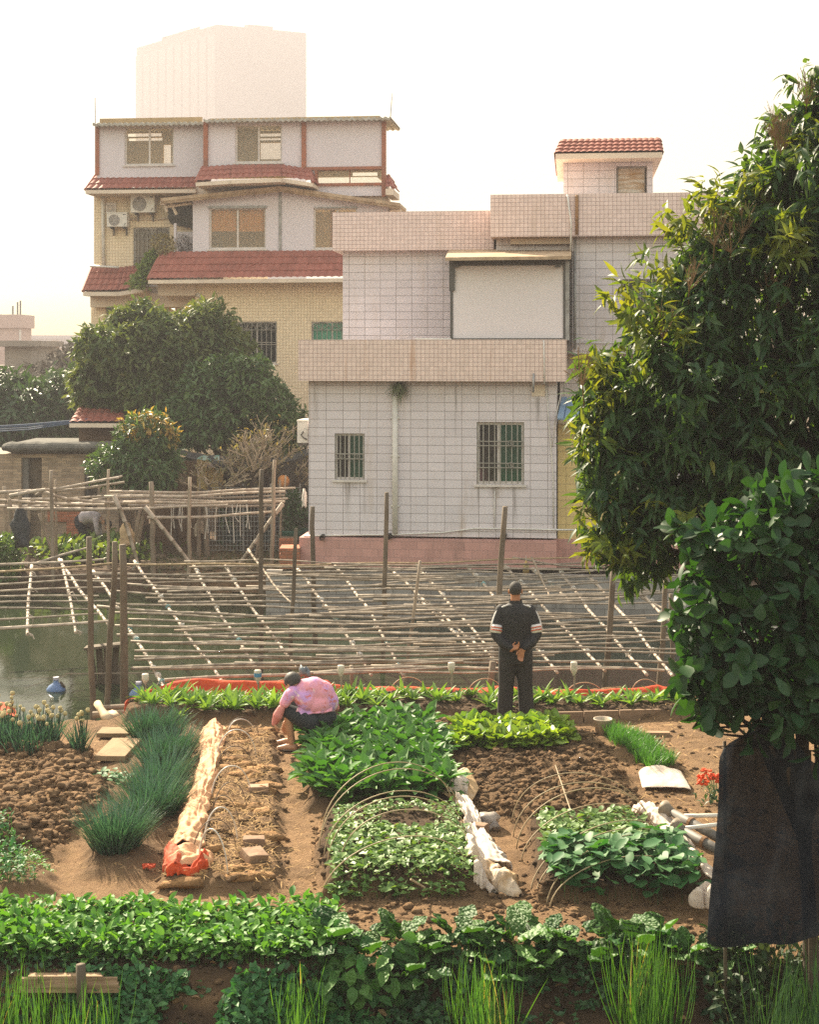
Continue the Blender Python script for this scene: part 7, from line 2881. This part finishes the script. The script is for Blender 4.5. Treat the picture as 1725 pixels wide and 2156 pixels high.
# ------------------------------------------------------------------ standing man, seen from behind
gx = P(1086, 1512, 17.88)
MAN = empty('person', (gx.x, 17.88, gz(gx.x, 17.88)), R(3), 'person standing with back turned and hands clasped behind, black jacket with striped sleeves', 'person')
body = MB()
pt = head(body, (0, .02, 1.605), (0.08, 1, -.10), (0, .1, 1), 1.0)
chain(body, [(0, -.01, 1.40), (0, .0, 1.47), (0, .012, 1.56)], [.075, .060, .056])
ell(body, [((0, 0, .80), .15, .10), ((0, 0, .95), .15, .10), ((0, 0, 1.1), .14, .095), ((0, 0, 1.3), .16, .10), ((0, 0, 1.42), .12, .07)])
for sx in (-1, 1):
    chain(body, [(sx * .17, 0, 1.38), (sx * .245, -.07, 1.10)], [.045, .036])
    chain(body, [(sx * .245, -.07, 1.10), (sx * .075, -.185, .93)], [.036, .028])
    chain(body, [(sx * .085, 0, .85), (sx * .10, .0, .46), (sx * .115, -.01, .08)], [.075, .05, .038])
    body.ball((sx * .12, .05, .035), (.045, .12, .035), 14)
# right hand lies palm outward, the left clasps its wrist
hand(body, (.055, -.195, .945), (-.22, -.05, -1), (.05, -1, .1), 1.0, .55, 1)
hand(body, (-.085, -.19, .945), (.9, -.1, .25), (.1, -.6, .9), .95, .9, -1)
fuse(body, 'body', M_SKIN, MAN, .0065, 3)
eyes(pt, MAN, 1)
hair(pt, MAN, 1.0, 'short', mat('cropped_hair', (.050, .046, .042), .8, (.034, .032, .03), 60, .5, 150, .003))
j = MB()
ell(j, [((0, .0, .765), .205, .135), ((0, .0, .80), .212, .14), ((0, 0, .95), .205, .14), ((0, 0, 1.10), .205, .14), ((0, -.005, 1.25), .215, .145), ((0, -.01, 1.36), .205, .125), ((0, -.01, 1.425), .15, .095), ((0, 0, 1.465), .085, .075)], 28)
for sx in (-1, 1):
    chain(j, [(sx * .175, -.005, 1.375), (sx * .225, -.03, 1.25), (sx * .250, -.07, 1.10)], [.078, .072, .066], 14)
    chain(j, [(sx * .250, -.07, 1.10), (sx * .175, -.145, 1.00), (sx * .085, -.178, .955)], [.066, .056, .044], 14)
jk = fuse(j, 'jacket', M_JACKET, MAN, .012, 4)
c_ = MB()
ell(c_, [((0, -.002, 1.43), .088, .078), ((0, .002, 1.50), .078, .070)], 20)
c_.f = c_.f[:-2]
c_.m = c_.m[:-2]
c_.build('collar', M_JACKET, MAN, True)
mb = MB()
for sx in (-1, 1):
    mb.tube([(sx * .085, -.055, 1.452), (sx * .15, -.055, 1.432), (sx * .215, -.045, 1.40), (sx * .256, -.048, 1.33), (sx * .290, -.062, 1.24), (sx * .312, -.082, 1.14)], [.007, .011, .013, .014, .014, .012], 8)
mb.build('sleeve_piping', M_STRIPE, MAN, True)
for kind_, m_, offs in (('sleeve_band', M_STRIPE, (-.045, -.021, .021, .045)), ('sleeve_stripe', M_STRIPER, (-.012, .012))):
    for sx in (-1, 1):
        mb = MB()
        a, b_ = Vector((sx * .225, -.03, 1.25)), Vector((sx * .250, -.07, 1.10))
        d = (b_ - a).normalized()
        c = a.lerp(b_, .62)
        if kind_ == 'sleeve_band':
            mb.tube([c + d * -.05, c + d * .05], [.0745, .0715], 20)
        else:
            for o in (-.016, .016):
                mb.tube([c + d * (o - .008), c + d * (o + .008)], [.0765, .0765], 20)
                mb.build(kind_, m_, MAN, True)
                mb = MB()
        if mb.v:
            mb.build(kind_, m_, MAN, True)
p_ = MB()
ell(p_, [((0, 0, .74), .205, .135), ((0, 0, .84), .200, .130), ((0, 0, .95), .17, .11)], 24)
for sx in (-1, 1):
    chain(p_, [(sx * .098, 0, .80), (sx * .115, .0, .46), (sx * .135, -.005, .10), (sx * .138, -.0, .035)], [.115, .094, .096, .098], 16)
fuse(p_, 'trousers', M_TROUSERS, MAN, .012, 4)
mb = MB()
for sx in (-1, 1):
    mb.ball((sx * .13, .07, .04), (.05, .14, .04), 14)
mb.build('shoes', M_SHOE, MAN, True)

# ------------------------------------------------------------------ crouching gardener
gx = P(614, 1578, 16.62)
WOM = empty('person', (gx.x, 16.62, gz(gx.x, 16.62)), 0, 'person crouching over the path in a pink tie dyed shirt and black shorts', 'person')
hip, kL, aL = Vector((.28, .02, .34)), Vector((-.05, -.05, .46)), Vector((.01, -.03, .10))
hL, hR = Vector((.24, -.10, .34)), Vector((.36, .12, .34))
kR, aR = Vector((.02, .24, .46)), Vector((-.03, .20, .10))
nk = Vector((.05, .02, .69))
sL, sR = Vector((-.02, -.10, .64)), Vector((.19, .17, .66))
eL, wL = Vector((-.115, -.14, .49)), Vector((-.185, -.10, .33))
eR, wR = Vector((.10, .30, .50)), Vector((-.08, .16, .28))
body = MB()
hd = Vector((-.75, .55, -.45))
pt = head(body, (.010, .03, .752), hd, (-.45, .3, .85), .98)
chain(body, [(.10, .03, .68), (.05, .03, .72), (.025, .03, .76)], [.07, .055, .05])
chain(body, [hip, (.32, .03, .52), (.22, .03, .66), nk], [.14, .12, .12, .07])
chain(body, [sL, eL, wL], [.042, .036, .026])
chain(body, [sR, eR, wR], [.042, .036, .026])
chain(body, [hL, kL, aL], [.085, .058, .036])
chain(body, [hL.lerp(kL, .9), kL.lerp(aL, .35), aL], [.05, .052, .036])
chain(body, [hR, kR, aR], [.085, .058, .036])
chain(body, [kR.lerp(aR, .35), aR], [.052, .036])
for a in (aL, aR):
    chain(body, [a + Vector((.03, 0, -.055)), a + Vector((-.06, .01, -.055)), a + Vector((-.16, .03, -.075))], [.042, .040, .026])
    for k in range(5):
        q = a + Vector((-.165, -.015 + .017 * k, -.078))
        body.tube([q, q + Vector((-.035 + .004 * k, .006, -.003))], [.011, .009], 7)
        body.ball(q + Vector((-.035 + .004 * k, .006, -.003)), .0095, 7)
hand(body, wL, (.45, .0, -1), (.9, .2, .4), 1.0, .6, 1)
hand(body, wR, (-.2, -.25, -1), (.4, -.8, .2), 1.0, .6, -1)
fuse(body, 'body', M_SKIN2, WOM, .007, 3)
eyes(pt, WOM, .98)
hair(pt, WOM, .98, 'full')
# tie dyed shirt
m, nt, b = nodes('tie_dyed_cloth')
c = mixc(nt, ramp(nt, noise_n(nt, 5, 4), .42, .60), (.74, .30, .37), (.50, .28, .56))
c = mixc(nt, ramp(nt, noise_n(nt, 9.5, 4, rough=.7), .55, .66), c, (.55, .13, .10))
c = mixc(nt, ramp(nt, noise_n(nt, 11, 3), .60, .72), c, (.72, .52, .52))
nt.links.new(c, b.inputs['Base Color'])
b.inputs['Roughness'].default_value = .85
bumpn(nt, b, noise_n(nt, 16, 4), .4, .02)
M_TIED = m
j = MB()
chain(j, [(.37, .05, .485), (.385, .04, .54), (.335, .04, .63), (.25, .035, .675), (.15, .03, .68), (.07, .02, .675)], [.115, .150, .155, .150, .125, .085], 20)
chain(j, [(.19, -.06, .56), (.13, -.06, .60)], [.115, .10], 16)
chain(j, [(.18, -.07, .50), (.26, -.06, .52), (.34, -.02, .53)], [.07, .10, .13], 16)
chain(j, [(.02, -.06, .66), sL, sL.lerp(eL, .5)], [.085, .072, .062], 14)
chain(j, [(.17, .12, .66), sR, sR.lerp(eR, .5)], [.09, .07, .06], 14)
fuse(j, 'shirt', M_TIED, WOM, .011, 5)
j = MB()
mb = MB()
A_ = []
for i in range(6):
    t_ = i / 5
    row = []
    for k in range(22):
        s_ = k / 21
        base_ = Vector((.075 + .39 * s_, -.12 + .02 * s_ + .10 * max(0, s_ - .7), .515 - .01 * s_))
        drop = Vector((-.03 * (1 - s_) * t_, -.035 * t_, -.085 * t_ * (1 - .55 * s_)))
        row.append(base_ + drop + Vector((0, .012 * sin(k * 1.3) * t_, 0)))
    A_.append(row)
drape(A_, 'shirt_hem', M_TIED, WOM, None, .008)
p_ = MB()
chain(p_, [(.30, .02, .41), (.36, .02, .36), (.33, .02, .31)], [.14, .155, .13], 20)
chain(p_, [hL, hL.lerp(kL, .55), kL + Vector((.01, 0, .0))], [.115, .10, .078], 16)
chain(p_, [hR, hR.lerp(kR, .55), kR], [.115, .10, .078], 16)
fuse(p_, 'shorts', mat('black_shorts', (.022, .026, .030), .8, (.016, .02, .024), 6, .3, 10), WOM, .012, 4)
p_ = MB()
chain(p_, [eL.lerp(sL, .12), eL.lerp(wL, .4), eL.lerp(wL, .98)], [.044, .058, .034], 14)
fuse(p_, 'oversleeve', mat('pink_oversleeve', (.60, .24, .22), .7, (.50, .17, .15), 9, .6, 14, .02), WOM, .008, 3)
p_ = MB()
chain(p_, [Vector((.40, .16, .60)), Vector((.47, .17, .51)), Vector((.50, .16, .44))], [.035, .05, .038], 12)
fuse(p_, 'oversleeve', mat('pink_cloth_fold', (.52, .20, .17), .8, (.42, .14, .12), 9, .6, 14, .02), WOM, .008, 3)
mb = MB()
for a in (aL,):
    mb.ball(a + Vector((-.01, .01, -.082)), (.13, .045, .016), 14)
mb.build('sandal', mat('grey_sandal', (.20, .16, .13), .8), WOM, True)

# ------------------------------------------------------------------ far gardener bending
gx = P(172, 1158, 37.2)
FARP = empty('person', (gx.x, 37.2, -.58), 0, 'person in a pale grey shirt bending over the vegetables on the far bank', 'person')
body = MB()
hip = Vector((-.02, 0, .78))
pt = head(body, (.66, -.02, .70), (.65, -.1, -.75), (.75, 0, .65), 1.0)
chain(body, [(.47, 0, .83), (.56, 0, .76)], [.06, .055])
chain(body, [hip, (.18, 0, .88), (.42, 0, .86)], [.12, .12, .11])
for sy in (-1, 1):
    chain(body, [(.40, sy * .15, .82), (.43, sy * .18, .56), (.50, sy * .10, .33)], [.045, .036, .028])
    chain(body, [(-.02, sy * .09, .76), (.06, sy * .10, .42), (-.02, sy * .11, .06)], [.085, .06, .042])
    body.ball((.04, sy * .11, .04), (.12, .045, .04), 12)
    hand(body, (.50, sy * .10, .33), (.4, 0, -1), (.8, 0, .4), 1.0, .6, sy)
fuse(body, 'body', M_SKIN2, FARP, .009, 2)
eyes(pt, FARP, 1)
hair(pt, FARP, 1.0, 'bun')
j = MB()
chain(j, [(-.02, 0, .80), (.08, 0, .90), (.22, 0, .915), (.36, 0, .885), (.46, 0, .83)], [.15, .17, .165, .15, .08], 18)
for sy in (-1, 1):
    chain(j, [(.38, sy * .12, .84), (.41, sy * .17, .68), (.43, sy * .18, .54)], [.078, .065, .052], 12)
    chain(j, [(.43, sy * .18, .54), (.48, sy * .12, .38)], [.05, .038], 12)
fuse(j, 'shirt', mat('pale_grey_shirt', (.40, .36, .38), .85, (.34, .31, .33), 8, .3, 12), FARP, .014, 4)
p_ = MB()
chain(p_, [(-.04, 0, .82), (-.04, 0, .72)], [.15, .14], 16)
for sy in (-1, 1):
    chain(p_, [(-.03, sy * .09, .74), (.06, sy * .10, .42), (-.02, sy * .11, .10)], [.10, .08, .07], 12)
fuse(p_, 'trousers', mat('navy_trousers', (.020, .024, .034), .85), FARP, .014, 4)

# ------------------------------------------------------------------ seated person in the yard
gx = P(583, 1060, 37.9)
S = empty('person', (gx.x, 37.9, -.58), 0, 'dark haired person in a dull purple top sitting in the yard behind the wire fence', 'person')
body = MB()
pt = head(body, (0, .05, 1.36), (.5, 1, -.1), (0, 0, 1), 1.0)
chain(body, [(0, 0, 1.12), (0, .02, 1.20), (0, .04, 1.28)], [.07, .06, .055])
chain(body, [(0, 0, .55), (0, 0, .8), (0, 0, 1.08)], [.13, .12, .12])
for sx in (-1, 1):
    chain(body, [(sx * .17, 0, 1.06), (sx * .22, .04, .80), (sx * .18, .24, .70)], [.045, .037, .028])
    chain(body, [(sx * .09, 0, .52), (sx * .12, .42, .50), (sx * .12, .44, .06)], [.085, .06, .042])
    body.ball((sx * .12, .50, .04), (.045, .12, .04), 12)
    hand(body, (sx * .18, .24, .70), (-sx * .4, 1, -.2), (0, 0, -1), 1.0, .6, -sx)
fuse(body, 'body', M_SKIN2, S, .010, 2)
eyes(pt, S, 1)
hair(pt, S, 1.0, 'bun')
j = MB()
chain(j, [(0, 0, .58), (0, 0, .8), (0, 0, 1.0), (0, .0, 1.10)], [.17, .165, .18, .12], 18)
for sx in (-1, 1):
    chain(j, [(sx * .15, 0, 1.05), (sx * .22, .04, .80), (sx * .19, .2, .71)], [.075, .06, .045], 12)
fuse(j, 'top', mat('dull_purple_top', (.085, .06, .085), .85), S, .014, 4)
p_ = MB()
for sx in (-1, 1):
    chain(p_, [(sx * .09, 0, .53), (sx * .12, .42, .50), (sx * .12, .44, .10)], [.11, .085, .07], 12)
fuse(p_, 'trousers', M_TROUSERS, S, .014, 4)
mb = MB()
mb.box(-.22, .22, -.2, .25, -.05, .42)
tag(mb.build('low_stool', M_POST2, None, False, tuple(S.location)), 'low wooden block seat under the person in the yard', 'stool')
